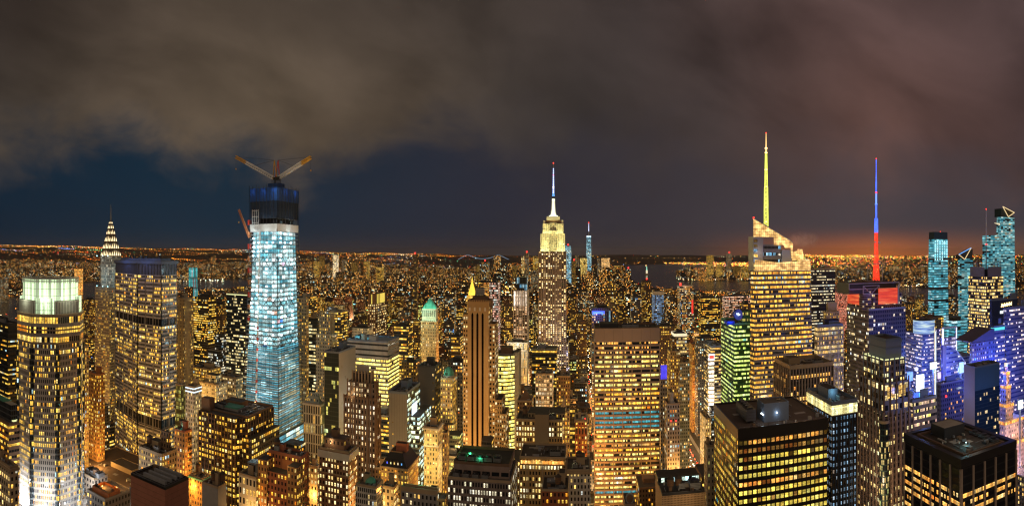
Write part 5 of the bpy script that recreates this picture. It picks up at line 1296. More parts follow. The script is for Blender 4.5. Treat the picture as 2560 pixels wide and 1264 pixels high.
def red_screen():
    m = bpy.data.materials.new('red_screen'); m.use_nodes = True; tt = NT(m.node_tree)
    g = tt.n('NewGeometry').outputs['Position']
    v = tt.n('VectorMath', {0: g, 1: (.05, .05, .55)}, operation='MULTIPLY').outputs[0]
    ns = tt.n('TexNoise', {'Vector': v, 'Scale': 1.0, 'Detail': 4.0}).outputs[0]
    pb = tt.n('BsdfPrincipled', {'Base Color': (.1, .02, .02), 'Emission Color': tt.ramp(ns, [(.3, (.55, .02, .01)), (.52, (.8, .06, .02)), (.68, (1, .28, .08))]), 'Emission Strength': .85})
    tt.t.links.new(pb.outputs[0], tt.n('OutputMaterial').inputs[0]); m.cycles.emission_sampling = 'NONE'; return m
RS = red_screen()
b = MB(); b.box(X_(2196), X_(2243), v0 - .8, v0 + .4, zq(762), zq(722), RS); b.build('red_screen', t)
v1 = r[3]
b = MB(); b.box(r[0] - .6, r[0] + .6, v0 + 8, v0 + 50, zq(766), zq(720), RS); b.build('red_screen', t)
b = MB(); b.box(X_(2243.4), X_(2246), v0 - 1.2, v0 + .4, zq(764), zq(716), M['galv']); b.build('screen_post', t)
xs, ys = X_(2190) + 6, v0 + 24; Dm = hypot(xs, ys); zs = lambda y: zt(y, Dm)
xs = ys * tan(A(2190.5))
mr = glow('mast_red', (1, .03, .01), 1.5, noise=.95, nscale=(.5, .5, .22)); mbl = glow('mast_blue', (.06, .14, 1), 1.9, noise=.9, nscale=(.4, .4, .2)); mbw = glow('mast_blue_white', (.12, .24, 1), 2.2)
b = MB(); mast_seg(b, 703, 640, 2.7, 1.7, 7, mr, .6); b.build('mast_red_base', t)
b = MB(); mast_seg(b, 640, 581, 1.7, 1.2, 7, mr, .5); b.build('mast_red_shaft', t)
b = MB(); mast_seg(b, 581, 545, 1.45, 1.3, 5, mbl, .5); b.build('mast_lattice', t)
b = MB(); b.cyl(xs, ys, 1.1, zs(545), zs(510), mbl, None, 8); b.cyl(xs, ys, 1.0, zs(510), zs(482), mbw, None, 8); b.cyl(xs, ys, 1.9, zs(510), zs(509), mbw, None, 8); b.build('mast_antenna', t)
b = MB(); b.cyl(xs, ys, .9, zs(480), zs(452), mbl, None, 8)
for k in range(9): b.cyl(xs, ys, .85 - k * .04, zs(451 - k * 6), zs(451 - k * 6 - 4.4), mbl, None, 6)
b.cyl(xs, ys, .3, zs(451), zs(396), mbl, None, 6); b.cyl(xs, ys, 1.3, zs(481), zs(479), G['red'], None, 8); b.build('mast_tip', t)
beacon(t, xs, ys, zs(396), .5)
b = MB()
for (dx, yy, rr) in ((-2.6, 606, 1.3), (2.8, 608, 1.7), (3.2, 655, 2), (-3.2, 640, 1.4)):
    b = MB(); b.cyl(xs + dx, ys - 2, rr, zs(yy), zs(yy) + .9 * rr, M['white'], None, 12); b.build('dish', t)
lamp(X_(2150), v0 - 10, zq(740), 3000, (1, .12, .05), 1, 'screen_glow'); lamp(X_(2220), v0 - 14, zq(745), 3500, (1, .15, .05), 1, 'screen_glow')

# --- green glass tower with round blue sign
f_grn = fac('green_glass', (.02, .17, .11), 1.8, 4.1, .96, .6, .8, .3, .5, 5, [(0, (.5, .75, .12)), (.4, (.75, .9, .2)), (.85, (.85, 1, .4)), (1, (.1, .6, .5))], 1.25, (.01, .07, .05))
r = plot(1803, 1836, 1879, 650); zg = lambda y: zt(y, 650)
t = thing('green_tower', 'green-glowing glass tower topped with a round blue-lit sign beside the faceted tower', 'tower', r[0], r[2]); foot(r)
b = MB(); b.box(*r, 0, zg(812), f_grn, M['tar'], None, False); b.build('wall', t)
sills(t, r, 90, zg(812), 4.1, 1.3, .4, plain('green_spandrel', (.01, .08, .045), .3, .2, .2))
parapet(t, r, zg(812), 1.5, M['copper']); v0 = r[2]; X_ = lambda p: ux(p, v0)
tier(t, (X_(1858), X_(1880), v0 + 3, v0 + 22), zg(812), zg(778), fac('green_crown', (.02, .11, .06), 1.8, 6, .9, .4, .5, .3, .3, 4, LIME, .5), name='crown_block')
xc, zc_, R_ = X_(1847), zg(787), 5.2
bm_blue = plain('blue_sign_drum', (.01, .04, .3), .4, .1, .2)
b = MB(); n = 28
for k in range(n):
    a0, a1 = 2 * pi * k / n, 2 * pi * (k + 1) / n; c0, s0, c1, s1 = cos(a0), sin(a0), cos(a1), sin(a1)
    b.face([(xc, v0 + 1, zc_), (xc + R_ * c0, v0 + 1, zc_ + R_ * s0), (xc + R_ * c1, v0 + 1, zc_ + R_ * s1)], [(0, 0)] * 3, glow('blue_sign_face', (.005, .05, .55), .35) if k == 0 else b.mats[0])
    b.face([(xc + R_ * c1, v0 + 1, zc_ + R_ * s1), (xc + R_ * c0, v0 + 1, zc_ + R_ * s0), (xc + R_ * c0, v0 + 9, zc_ + R_ * s0), (xc + R_ * c1, v0 + 9, zc_ + R_ * s1)], [(0, 0)] * 4, bm_blue)
b.build('round_sign', t)
b = MB()
pts = [(-2.6, 1.0), (-1.5, 1.5), (-1.2, .6), (.6, 1.6), (.5, .2), (2.6, .4), (2.4, -1.6), (.6, -1.1), (-.4, -2.4), (-.3, -1.0), (-2.4, -.6)]
panel(b, [(xc - .4 + x * .95, zc_ + .7 + z * .95) for x, z in pts][::-1], v0 + .8, G['ice'], .15); b.build('sign_emblem', t)
b = MB(); b.box(X_(1818), X_(1838), v0 + 1, v0 + 14, zg(812), zg(803), bm_blue); b.build('roof_wedge', t)
lamp(X_(1826), v0 - 2, zg(800), 2500, (.05, .25, 1), .5, 'sign_glow'); lamp(X_(1847), v0 - 5, zg(790), 900, (.1, .3, 1), .5, 'sign_glow')
lamp(X_(1798), v0 + 12, zg(830), 5000, (.05, .3, 1), 1, 'sign_glow')

# --- along the avenue
t, r, z = quick('avenue_tower', 'glass office with a dazzling white vertical sign column down its corner beside the avenue', (1747, 1778, 1806), 900, 868, fac('avenue_glass', (.14, .13, .13), 3.2, 4.0, .93, .5, .6, .4, .5, 3, CREAM, 1.1), seed=74, kw=dict(tank=0, h=2), trim=M['bluegrey'])
xa = ux(1761, r[2]); 
sgn = fac('sign_column_lights', (.4, .36, .3), 9, 5.4, .86, .6, 2, 0, 0, 1, [(0, (1, .75, .4)), (1, (1, .95, .85))], 2.2)
b = MB(); b.box(r[0] - 4.5, r[0] + 5.2, r[2] - 1.5, r[2] + 4, 20, z - 8, sgn, M['white']); b.build('sign_column', t)
b = MB(); b.box(r[0] - 4.6, r[0] + 5.3, r[2] - 1.75, r[2] - 1.52, z - 17, z - 8.3, G['ice']); b.box(r[0] - 3.6, r[0] + 4.2, r[2] - 1.9, r[2] - 1.78, z - 14.6, z - 10.4, G['red']); b.build('red_sign', t)
lamp(r[0] - 14, r[2] - 14, 60, 60000, (1, .8, .5), 1); lamp(r[0] - 8, r[2] - 8, 150, 9000, (1, .9, .7), 1)
t, r, z = quick('brick_slab', 'tall thin orange-brown brick slab standing over the avenue', (1722, 1731, 1747), 980, 862, f_org, 'tower', seed=75, kw=dict(tank=0, dense=.2), trim=M['redbrick'])
lamp(r[0] - 8, r[2] - 14, 60, 36000, (1, .4, .1), 2)
t, r, z = quick('apartment_slab', 'dark grey slab with rows of pale window pairs left of the thin brick slab', (1690, 1700, 1724), 730, 908, f_grey, 'tower', seed=76, kw=dict(tank=1))
t, r, z = quick('crowned_loft', 'brown stepped tower with glowing rows of windows under its top beside the ribbon-window slab', (1668, 1676, 1700), 740, 880, f_tan2, 'tower', seed=77, kw=dict(tank=1)); tier(t, (r[0] + 3, r[1] - 4, r[2] + 4, r[3] - 4), z, z + 14, f_brn)
v0 = 640 * cos(A(1659)); rr = (ux(1651, v0), ux(1668, v0), v0, v0 + 14)
t = tower('billboard_block', 'low grey block carrying a tall violet-blue screen just right of the ribbon-window slab', 'building', rr, zt(950, 640), f_grey, None, None, 0, M['stone'], 78, dict(tank=0))
b = MB(); b.box(ux(1651.5, v0), ux(1667, v0), v0 - .6, v0 - .1, zt(947, 640), zt(912, 640), glow('violet_screen', (.09, .07, 1), .9, noise=.8, nscale=(.5, .5, .25))); b.build('screen', t)
t, r, z = quick('stepped_loft', 'grey stepped loft with two small red ornaments beside the ribbon-window slab', (1660, 1668, 1699), 570, 1012, f_grey, seed=79, kw=dict(tank=0, dense=.3)); tier(t, (r[0] + 4, r[1] - 6, r[2] + 3, r[3] - 3), z, z + 10, M['concrete'])
for x_ in (r[0] + 4, r[1] - 4): b = MB(); b.cyl(x_, r[2] - .6, .6, z - 14, z - 13, G['red'], None, 10); b.build('ornament', t)
t, r, z = quick('corner_store_block', 'broad stone block with one floor of golden windows facing the busy avenue', (1646, 1654, 1703), 800, 1078, f_grey, seed=80, kw=dict(tank=0, dense=1.2))
b = MB()
for k in range(6): b.box(r[0] + 3 + k * 3.2, r[0] + 5.4 + k * 3.2, r[2] - .1, r[2] - .01, z - 12, z - 8, P_['gold'])
b.build('store_window', t); lamp(r[1] + 10, r[2] - 6, 40, 26000, (1, .65, .3), 1)
quick('lit_avenue_block', 'cream block with rows of bright windows on the right of the busy avenue', (1750, 1764, 1778), 800, 1048, f_cream, seed=81, kw=dict(tank=0, dense=.3))
v0 = 355 * cos(A(1700)); r = (ux(1655, v0), ux(1762, v0), v0, v0 + 30); z = zt(1236, 355)
t = tower('punched_wall_building', 'low building with tan wall of small punched holes under a cluttered dark roof', 'building', r, z, fac('punched_panel', (.44, .29, .16), .95, 1.2, .42, .45, 0, 0, 0, 1, GOLD, 0, (.02, .015, .01)), M['tar'], None, 0, M['darkmetal'], 82, dict(dense=2.2, tank=0, pen=False))
water_tank(t, r[0] + 7, r[2] + 8, z, 2.4, 3.6); water_tank(t, r[0] + 12.5, r[2] + 8.5, z, 2.4, 3.6); cooling_tower(t, r[1] - 9, r[1] - 2, r[2] + 4, r[2] + 12, z, 4, 2)
b = MB(); b.box(r[0] - .1, r[1], r[2] + 18, r[3], z, z + 4, f_lg, M['tar']); b.build('glass_penthouse', t)
lamp((r[0] + r[1]) / 2, r[2] - 14, z + 4, 3500, (1, .68, .35), 1)
quick('pale_sliver', 'pale narrow building with dark windows wedged against the black office tower', (1760, 1768, 1786), 410, 1118, fac('pale_render', (.45, .42, .34), 3, 3.8, .3, .45, .12, 0, .2, 1, LIME, .6), seed=83, kw=dict(tank=0, dense=.3))

# --- black office tower with rooftop plant (near right)
r = plot(1786, 1846, 2068, 342); z = zt(1076, 342)
t = thing('black_office_tower', 'black office tower with rows of square lit windows and big plant on its brown roof', 'tower', r[0], r[2]); foot(r)
b = MB(); b.box(*r, 0, z, M['black'], M['brownroof']); b.build('wall', t)
fmk = plain('black_steel_frame', (.014, .012, .011), .4, .2, .4)
q = random.Random(12)
rowk = ['amber', 'dim', 'lime', 'lime', 'lime', 'amber', 'lime', 'lime', 'lime', 'lime', 'lime', 'amber', 'gold', 'lime']
NF = 14; zl = z - 4.4 - NF * 4.25
def pk(i, j):
    k = rowk[NF - 1 - j]
    if NF - 1 - j == 0 and (i in (0, 1, 6) or i > 18): return P_['dark']
    x = q.random()
    return P_['dim'] if x < .10 else P_['dark'] if x < .14 else P_[k]
curtain(t, (r[0], r[2]), (r[1], r[2]), zl, z - 4.4, 20, NF, .75, 1.95, .45, fmk, pk, 76)
pk2 = lambda i, j: P_[q.choice(['lime', 'lime', 'gold', 'dim', 'dark', 'lime', 'teal' if j in (3, 2) else 'gold'])]
curtain(t, (r[0], r[3]), (r[0], r[2]), zl, z - 4.4, 22, NF, .6, 1.95, .35, fmk, pk2, 24, 'facade_frame')
b = MB(); b.ring(r[0] - .5, r[1] + .5, r[2] - .5, r[3] + .5, z - 4.4, z + .9, .9, fmk); b.build('parapet', t)
lx, ly = r[1] - r[0], r[3] - r[2]
def at_roof(px, py):                                    # roof spot seen at a picture position
    d = (EYE - z) * FV / (py - 632); return d * sin(A(px)), d * cos(A(px))
xa, ya = at_roof(1911, 1056); 
b = MB(); bx = (xa - .3, xa + 17.5, ya, ya + 14); b.box(*bx, z, z + 9.5, M['bluegrey'], M['gravel']); b.ring(bx[0] - .1, bx[1] + .1, bx[2] - .1, bx[3] + .1, z + 9.2, z + 10, .4, M['bluegrey']); b.box(bx[0] + 12, bx[0] + 15, bx[2] + 7, bx[2] + 9, z + 9.5, z + 9.9, M['black']); b.build('penthouse', t)
xa, ya = at_roof(1866, 1060); cx1 = xa + 7.5
cooling_tower(t, xa, xa + 6.6, ya, ya + 23, z + .5, 7.0, 5, plain('cooling_tower_casing', (.07, .07, .085), .6, .3, .4))
b = MB(); xl = bx[0] - .6
for (lx_, ly_, lz_) in ((bx[0] - .7, bx[2] - .2, z + 4), (bx[0] - .7, bx[2] + 3, z + 4), (bx[0] + 9, bx[2] - .4, z + 4.4)): b = MB(); b.cyl(lx_, ly_, .35, lz_, lz_ + .6, G['white'], None, 8); b.build('roof_lamp', t)
lamp(bx[0] - 1.6, bx[2] - 1, z + 4, 160, (.7, .9, 1), .3, 'roof_lamp_light'); lamp(bx[0] + 9, bx[2] - 1.6, z + 4.2, 160, (.7, .9, 1), .3, 'roof_lamp_light')
lamp(r[0] + 30, r[2] - 20, z + 30, 9000, (1, .75, .55), 6)
for k in range(8): b = MB(); b.bar((r[0] + 3 + k * 6, r[2] + 2, z), (r[0] + 3 + k * 6, r[2] + 2, z + 1.6), .15, M['darkmetal']); b.build('anchor_post', t)
clutter(t, r, z, 77, 26)

# --- its neighbours
r = plot(2019, 2080, 2141, 400); z = zt(1040, 400)
f_blu = fac('blue_lit_windows', (.02, .045, .09), 3.0, 3.9, .48, .5, .8, .35, .35, 2, [(0, (.18, .38, .62)), (.6, (.38, .62, .85)), (.9, (.75, .85, .95)), (1, (1, .6, .3))], .5)
t = thing('blue_window_tower', 'dark tower of small pale blue windows under a bright yellow-lit top floor', 'tower', r[0], r[2]); foot(r)
b = MB(); b.box(*r, 0, z, f_blu, M['tar'], None, False); b.build('wall', t)
i = (r[0] - .6, r[1] + .6, r[2] - .6, r[3] + .6)
b = MB(); b.box(*i, z, z + 6.5, fac('lit_top_floor', (.3, .3, .2), 1.8, 6.5, .93, .86, 2, 0, 0, 3, [(0, (1, .78, .25)), (1, (.95, .95, .5))], 1.25), M['gravel']); b.build('lit_top_floor', t)
kit(t, i, z + 6.5, 84, M['bluegrey'], dense=1.6, tank=0, h=2.2)
piers(t, r, z - 90, z, 9, 10, .8, .35, M['black'], 'fl')
lamp(r[0] + 6, r[2] + 8, z + 12, 700, (.4, .9, 1), .4, 'roof_lamp_light')
r = plot(1936, 1975, 2083, 480); z = zt(924, 480)
f_pr = fac('pier_office', (.05, .045, .045), 2.8, 3.9, .8, .6, .5, .6, .4, 4, AMBER, 1.1)
t = tower('pier_office', 'square brown office block with pale upright piers and cluttered roof left of the broadcast-mast tower', 'tower', r, z, f_pr, M['tar'], None, 0, M['stone'], 85, dict(tank=0, dense=1.6, h=3))
piers(t, r, 40, z, 15, 9, 1.1, 1.0, plain('pale_pier', (.27, .22, .18), .8, .15, .1), 'fl')
r = plot(2036, 2044, 2108, 570); z = zt(818, 570)
f_fin = fac('fin_office', (.28, .27, .26), 1.35, 3.9, .62, .56, .72, .6, .5, 12, CREAM, 1.3)
t = tower('fin_office', 'pale office slab striped with fine vertical fins and lit in long rows', 'tower', r, z, f_fin, M['tar'], None, 0, M['bluegrey'], 86, dict(tank=0, h=2))
piers(t, r, 60, z, 20, 8, .28, .6, M['white'], 'f')
tier(t, (r[0] + 10, r[1] - 4, r[2] + 8, r[3] - 4), z, z + 6, M['black'], name='mechanical_storey')
quick('banded_slab', 'dark slab with thin ribbon windows and small red rooftop sign right of the faceted tower', (2022, 2030, 2088), 900, 674, fac('dark_thin_bands', (.03, .03, .035), 2.2, 3.9, .97, .34, .55, .5, .6, 7, [(0, (1, .7, .3)), (.8, (1, .88, .6)), (1, (.6, .85, 1))], 1.0), 'tower', seed=87, kw=dict(tank=0))
t, r, z = quick('beige_tower', 'old beige stepped tower between the dark banded slab and the mast tower', (2058, 2066, 2099), 800, 782, f_tan, 'tower', seed=88, kw=dict(tank=0, dense=.2)); tier(t, (r[0] + 4, r[1] - 3, r[2] + 3, r[3] - 3), z, z + 12, M['stone'])
# stepped tower with rounded corner bay
f_stp = fac('brown_pier_wall', (.17, .125, .10), 2.2, 3.75, .62, .58, .30, .45, .45, 3, [(0, (1, .5, .1)), (.5, (1, .74, .26)), (1, (.9, .9, .5))], 1.1)
f_stb = fac('blue_stone_wall', (.20, .20, .24), 4.5, 6.5, .66, .52, .5, .2, .4, 2, [(0, (1, .6, .18)), (1, (1, .82, .4))], 1.0)
D = 430; r = plot(2137, 2209, 2283, D); zz = lambda y: zt(y, D)
t = thing('stepped_tower', 'brown stepped stone tower with rounded glass corner bay and ribbed setbacks, right foreground', 'tower', r[0], r[2]); foot(r)
b = MB(); b.box(*r, 0, zz(1045), f_stp, M['tar'], None, False); b.build('wall', t)
piers(t, r, 60, zz(1045), 7, 9, 1.3, .9, plain('brown_granite_pier', (.24, .17, .13), .7, .2, .12), 'fl', 'pier', 3.5)
b = MB(); b.cyl(r[0] + 1.2, r[2] + 1.2, 4.0, 40, zz(1057), fac('green_glass_bay', (.03, .06, .05), 2, 3.75, .9, .8, .35, .2, .3, 2, [(0, (.05, .4, .15)), (.5, (1, .66, .2)), (1, (1, .8, .3))], .7), None, 18); b.cyl(r[0] + 1.2, r[2] + 1.2, 4.4, zz(1057), zz(1050), M['stone'], M['tar'], 18); b.build('corner_bay', t)
r2 = (r[0] + 3, r[1] - 2, r[2] + 4, r[3] - 4); tier(t, r2, zz(1045), zz(962), f_stb, name='setback_tier'); piers(t, r2, zz(1045), zz(962), 4, 6, 1.1, .7, M['brown'], 'fl', 'tier_pier', 3)
r3 = (r2[0] + 2, r2[1] - 2, r2[2] + 3, r2[3] - 3); tier(t, r3, zz(962), zz(908), f_stp, name='setback_tier'); piers(t, r3, zz(962), zz(908), 4, 5, 1, .6, M['bluegrey'], 'fl', 'tier_pier', 2)
r4 = (r3[0] + 3.5, r3[1] - 1, r3[2] + 3, r3[3] - 3); tier(t, r4, zz(908), zz(858), plain('blue_metal_panel', (.16, .19, .27), .5, .12, .1), name='mechanical_box')
cornice(t, r4, zz(862), 1.4, .5, M['bluegrey']); cornice(t, r4, zz(880), .8, .4, M['bluegrey']); parapet(t, r4, zz(858), 1.2, M['bluegrey'])
b = MB(); b.ring(r3[0] + .4, r3[1] - .4, r3[2] + .4, r3[3] - .4, zz(907), zz(904), .3, G['lime']); b.build('terrace_light_strip', t)
hallw = fac('tall_hall_window', (.2, .15, .1), 2.3, 3, .86, .9, 2, 0, 0, 3, [(0, (1, .5, .08)), (1, (1, .66, .18))], .8)
for k in range(2):
    b = MB(); x_ = r2[0] + 3 + k * (r2[1] - r2[0]) * .46; b.box(x_, x_ + 7, r2[2] - .4, r2[2] - .1, zz(1001), zz(972), hallw); b.build('tall_window', t)
lamp(r[0] - 14, r[2] - 14, 110, 26000, (1, .68, .4), 3)
# dark tower with pale piers, bottom right
r = plot(2261.5, 2403, 2539.5, 324); z = zt(1154, 324)
t = thing('pier_tower', 'dark glass tower with pale widely spaced piers and a sunken machine roof, bottom right foreground', 'tower', r[0], r[2]); foot(r)
f_pt = fac('dark_ribbed_glass', (.02, .02, .024), .9, 3.9, .7, .8, .0, .0, .0, 3, AMBER, .9, (.012, .014, .02))
f_ptl = fac('dark_glass_lit_bands', (.02, .02, .024), 1.5, 3.9, .92, .5, .42, .75, .5, 5, AMBER, 1.1, (.012, .014, .02))
b = MB(); b.box(*r, 0, z - 15, f_ptl, M['tar'], None, False); b.box(r[0], r[1], r[2], r[3], z - 15, z, f_pt, M['tar'], None, False); b.build('wall', t)
piers(t, r, 60, z - 3.5, 5, 6, 1.1, .9, plain('pale_granite_pier', (.34, .28, .24), .7, .15, .1), 'fl')
b = MB(); b.ring(r[0] - .5, r[1] + .5, r[2] - .5, r[3] + .5, z - 3, z + 1.2, 3.4, plain('dark_granite', (.022, .02, .022), .5, .2, .2)); b.build('parapet', t)
b = MB(); b.ring(r[0] + 7, r[1] - 6, r[2] + 5, r[3] - 5, z + .05, z + 1, 1.3, M['brown']); b.build('well_wall', t)
bulkhead(t, r[0] + 16, r[1] - 14, r[3] - 24, r[3] - 9, z, 6, M['darkmetal'], M['paleroof'], 'penthouse')
for k in range(3): cooling_tower(t, r[1] - 12, r[1] - 7.5, r[2] + 8 + k * 9, r[2] + 15 + k * 9, z, 2, 1)
roof_lamp(t, r[0] + 18, r[2] + 16, z + 2.5, 'cyan', .35, 900, (.3, .9, 1)); ducts(t, ins(r, 9), z, 14, 9); clutter(t, ins(r, 7), z, 78, 26)
lamp(r[0] + 30, r[2] + 20, z + 16, 2500, (1, .8, .6), 3)
lamp(r[0] - 12, r[2] - 12, z - 40, 6000, (1, .7, .5), 4)

# --- blue-lit cluster at the right
BL = (.08, .14, 1)
r = plot(2410, 2437, 2499, 480); z = zt(921, 480)
t = thing('blue_glass_slab', 'tall slab with plain grey side and dark blue gridded front behind the pale-piered tower', 'tower', r[0], r[2]); foot(r)
b = MB(); b.box(*r, 0, z - 16, fac('dark_blue_grid', (.02, .05, .11), 1.6, 2.6, .9, .8, .07, .05, .2, 1, [(0, (1, .66, .25)), (1, (1, .8, .45))], .7, (.015, .04, .10)), M['tar'], [None, None, None, plain('grey_side_wall', (.17, .17, .19), .8, .15, .05)], False); b.box(*r, z - 16, z, plain('blue_band', (.05, .12, .24), .5, .12, .1), M['tar'], [None, None, None, plain('grey_side_wall', (.17, .17, .19), .8, .15, .05)], False); b.build('wall', t)
parapet(t, r, z, 1.2, M['bluegrey']); ducts(t, ins(r, 3), z, 6, 4)
lamp(r[0] + 10, r[2] - 30, z - 20, 9000, (.1, .35, 1), 3); lamp(r[0] - 24, r[2] + 4, z - 20, 9000, (.55, .55, .7), 3)
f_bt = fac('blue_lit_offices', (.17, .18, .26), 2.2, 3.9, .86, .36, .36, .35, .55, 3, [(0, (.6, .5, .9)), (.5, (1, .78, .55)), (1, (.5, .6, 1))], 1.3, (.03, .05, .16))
r = plot(2264, 2306, 2341, 700); z = zt(836, 700)
t = thing('drum_screen_tower', 'blue-lit tower topped by a curved pale screen, white light strip down its edge', 'tower', r[0], r[2]); foot(r)
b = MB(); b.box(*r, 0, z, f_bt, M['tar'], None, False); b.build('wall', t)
R_ = (r[1] - r[0]) * .62; xc, yc = r[0] + (r[1] - r[0]) * .45, r[2] + R_ * .75
def ice_screen():
    m = bpy.data.materials.new('pale_blue_screen'); m.use_nodes = True; tt = NT(m.node_tree)
    g = tt.n('NewGeometry').outputs['Position']; v = tt.n('VectorMath', {0: g, 1: (.06, .06, .5)}, operation='MULTIPLY').outputs[0]
    ns = tt.n('TexNoise', {'Vector': v, 'Scale': 1.0, 'Detail': 3.0}).outputs[0]
    pb = tt.n('BsdfPrincipled', {'Base Color': (.1, .1, .15), 'Emission Color': tt.ramp(ns, [(.35, (.06, .14, .40)), (.52, (.28, .45, .65)), (.66, (.7, .85, .7))]), 'Emission Strength': .9})
    tt.t.links.new(pb.outputs[0], tt.n('OutputMaterial').inputs[0]); m.cycles.emission_sampling = 'NONE'; return m
IS = ice_screen(); b = MB(); b.cyl(xc, yc, R_, z + .5, zt(802, 700), IS, M['tar'], 32); b.build('curved_screen', t)
b = MB(); b.box(r[1] - 3.5, r[1] - 2.3, r[2] - .5, r[2] - .02, 40, z + 6, G['cream']); b.box(r[1] - 1.6, r[1] - .8, r[2] - .5, r[2] - .02, 40, z + 2, G['ice']); b.build('light_strip', t)
tier(t, (r[1], r[1] + 10, r[2] + 4, r[3]), 0, zt(826, 705), f_bt, name='wing')
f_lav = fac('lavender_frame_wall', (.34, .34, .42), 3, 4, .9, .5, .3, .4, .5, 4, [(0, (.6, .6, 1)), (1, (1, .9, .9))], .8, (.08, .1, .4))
r = plot(2352, 2357, 2392, 680); z = zt(822, 680)
t = thing('portal_tower', 'blue-lavender tower framed by a white-lit square portal top', 'tower', r[0], r[2]); foot(r)
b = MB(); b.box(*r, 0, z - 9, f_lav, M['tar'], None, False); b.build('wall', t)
b = MB(); pal = glow('lavender_edge_light', (.6, .62, 1), 2.2)
b.box(r[0], r[0] + 1.6, r[2], r[2] + 1.6, z - 9, z, M['white']); b.box(r[1] - 1.6, r[1], r[2], r[2] + 1.6, z - 9, z, M['white']); b.box(r[0], r[1], r[2], r[2] + 1.6, z, z + 1.5, M['white'])
b.box(r[0] - .3, r[0] - .02, r[2], r[2] + 1.4, 60, z, pal); b.box(r[0], r[0] + 1.2, r[2] - .3, r[2] - .02, 60, z, pal); b.box(r[1] - 1.2, r[1], r[2] - .3, r[2] - .02, 90, z, pal); b.build('portal_frame', t)
# curved-roof hall
D = 590; v0 = D * cos(A(2395)); xa, xb_ = ux(2366, v0), ux(2412, v0)
t = thing('curved_roof_block', 'bright violet-blue block with a curving sloped roofline edged in white light', 'building', xa, v0); FOOT.append((xa - 4, xb_ + 22, v0 - 4, v0 + 40))
zA, zB = zt(860, D), zt(902, D + 12)
n = 10; prof_ = [(xa + (xb_ - xa) * k / n, zB + (zA - zB) * (1 - (k / n) ** 1.7)) for k in range(n + 1)]
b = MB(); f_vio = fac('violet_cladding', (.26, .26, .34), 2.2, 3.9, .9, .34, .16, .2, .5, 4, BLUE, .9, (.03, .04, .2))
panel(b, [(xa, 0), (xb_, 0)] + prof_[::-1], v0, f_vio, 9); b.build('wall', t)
b = MB()
for a_, c_ in zip(prof_, prof_[1:]): b.bar((a_[0], v0 - .3, a_[1]), (c_[0], v0 - .3, c_[1]), 1.0, M['whitepaint'])
b.bar((xb_, v0 - .3, 30), (xb_, v0 - .3, prof_[-1][1]), .9, pal); b.build('roof_edge', t)
tier(t, (xb_ + .01, xb_ + 20, v0 + 6, v0 + 34), 0, zB + 4, f_vio, M['bluegrey'], name='wing')
tier(t, (xa + 6, xb_ - 2, v0 - .2, v0 - .01), 0, zt(912, D), f_bt, name='window_band')
# slanted roof tower
D = 560; r = plot(2424, 2430, 2487, D); z = zt(858, D)
t = thing('slant_roof_tower', 'violet stone tower with a ribbed roof slanting up to the right', 'tower', r[0], r[2]); foot(r)
b = MB(); b.box(*r, 0, z, fac('violet_stone', (.16, .15, .27), 3, 3.9, .35, .45, .45, .1, .3, 1, BLUE, .9), M['tar'], None, False); b.build('wall', t)
b = MB(); panel(b, [(r[0], z), (r[1], z), (r[1], zt(829, D)), (r[1] - 5, zt(829, D)), (r[0], zt(855, D))], r[2] + .5, plain('violet_roof', (.10, .095, .15), .6, .2, .1), 26); b.build('slant_roof', t)
# yellow banded tower with mast
f_nyt = fac('yellow_bands', (.14, .13, .15), 2.0, 4.1, .95, .56, .72, .30, .5, 6, [(0, (1, .54, .10)), (.5, (1, .68, .2)), (.9, (1, .8, .4)), (1, (.6, .9, .5))], 1.15)
D = 850; r = plot(2421, 2465, 2508, D); zn = lambda y: zt(y, D)
t = thing('yellow_banded_tower', 'square tower of glowing yellow floors with grey screen top and thin needle mast', 'skyscraper', r[0], r[2]); foot(r)
b = MB(); b.box(*r, 0, zn(691), f_nyt, M['tar'], None, False); b.build('wall', t)
b = MB(); m_scr = plain('grey_rod_screen', (.17, .16, .20), .6, .15, .2)
for (x0, x1, y0_, y1_) in ((r[0], r[0] + .6, r[2] + 4, r[3] - 4), (r[0] + 4, r[1] - 4, r[2], r[2] + .6)): b.box(x0, x1, y0_, y1_, zn(691), zn(668), m_scr)
b.build('roof_screen', t); tier(t, ins(r, 7), zn(691), zn(674), M['darkmetal'], name='mechanical_box')
q = random.Random(2)
for k in range(34):
    b = MB(); s_ = k % 2; f = q.random()
    p_ = (r[0] + .3, r[2] + 4 + f * (r[3] - r[2] - 8)) if s_ else (r[0] + 4 + f * (r[1] - r[0] - 8), r[2] + .3)
    b.bar((p_[0], p_[1], zn(668)), (p_[0], p_[1], zn(668) + q.uniform(3, 11)), .4, M['galv']); b.build('screen_rod', t)
xs, ys = r[0] + 10, r[2] + 10; b = MB(); b.cyl(xs, ys, .9, zn(674), zn(610), M['galv'], None, 8, .7); b.cyl(xs, ys, .8, zn(610), zn(523), M['whitepaint'], None, 6, .5); b.build('mast', t)
beacon(t, xs, ys, zn(522), .7)
for dx in (-1.5, 1.5): b = MB(); b.cyl(xs + dx, ys, .6, zn(611), zn(609), G['red'], None, 8); b.build('mast_light', t)
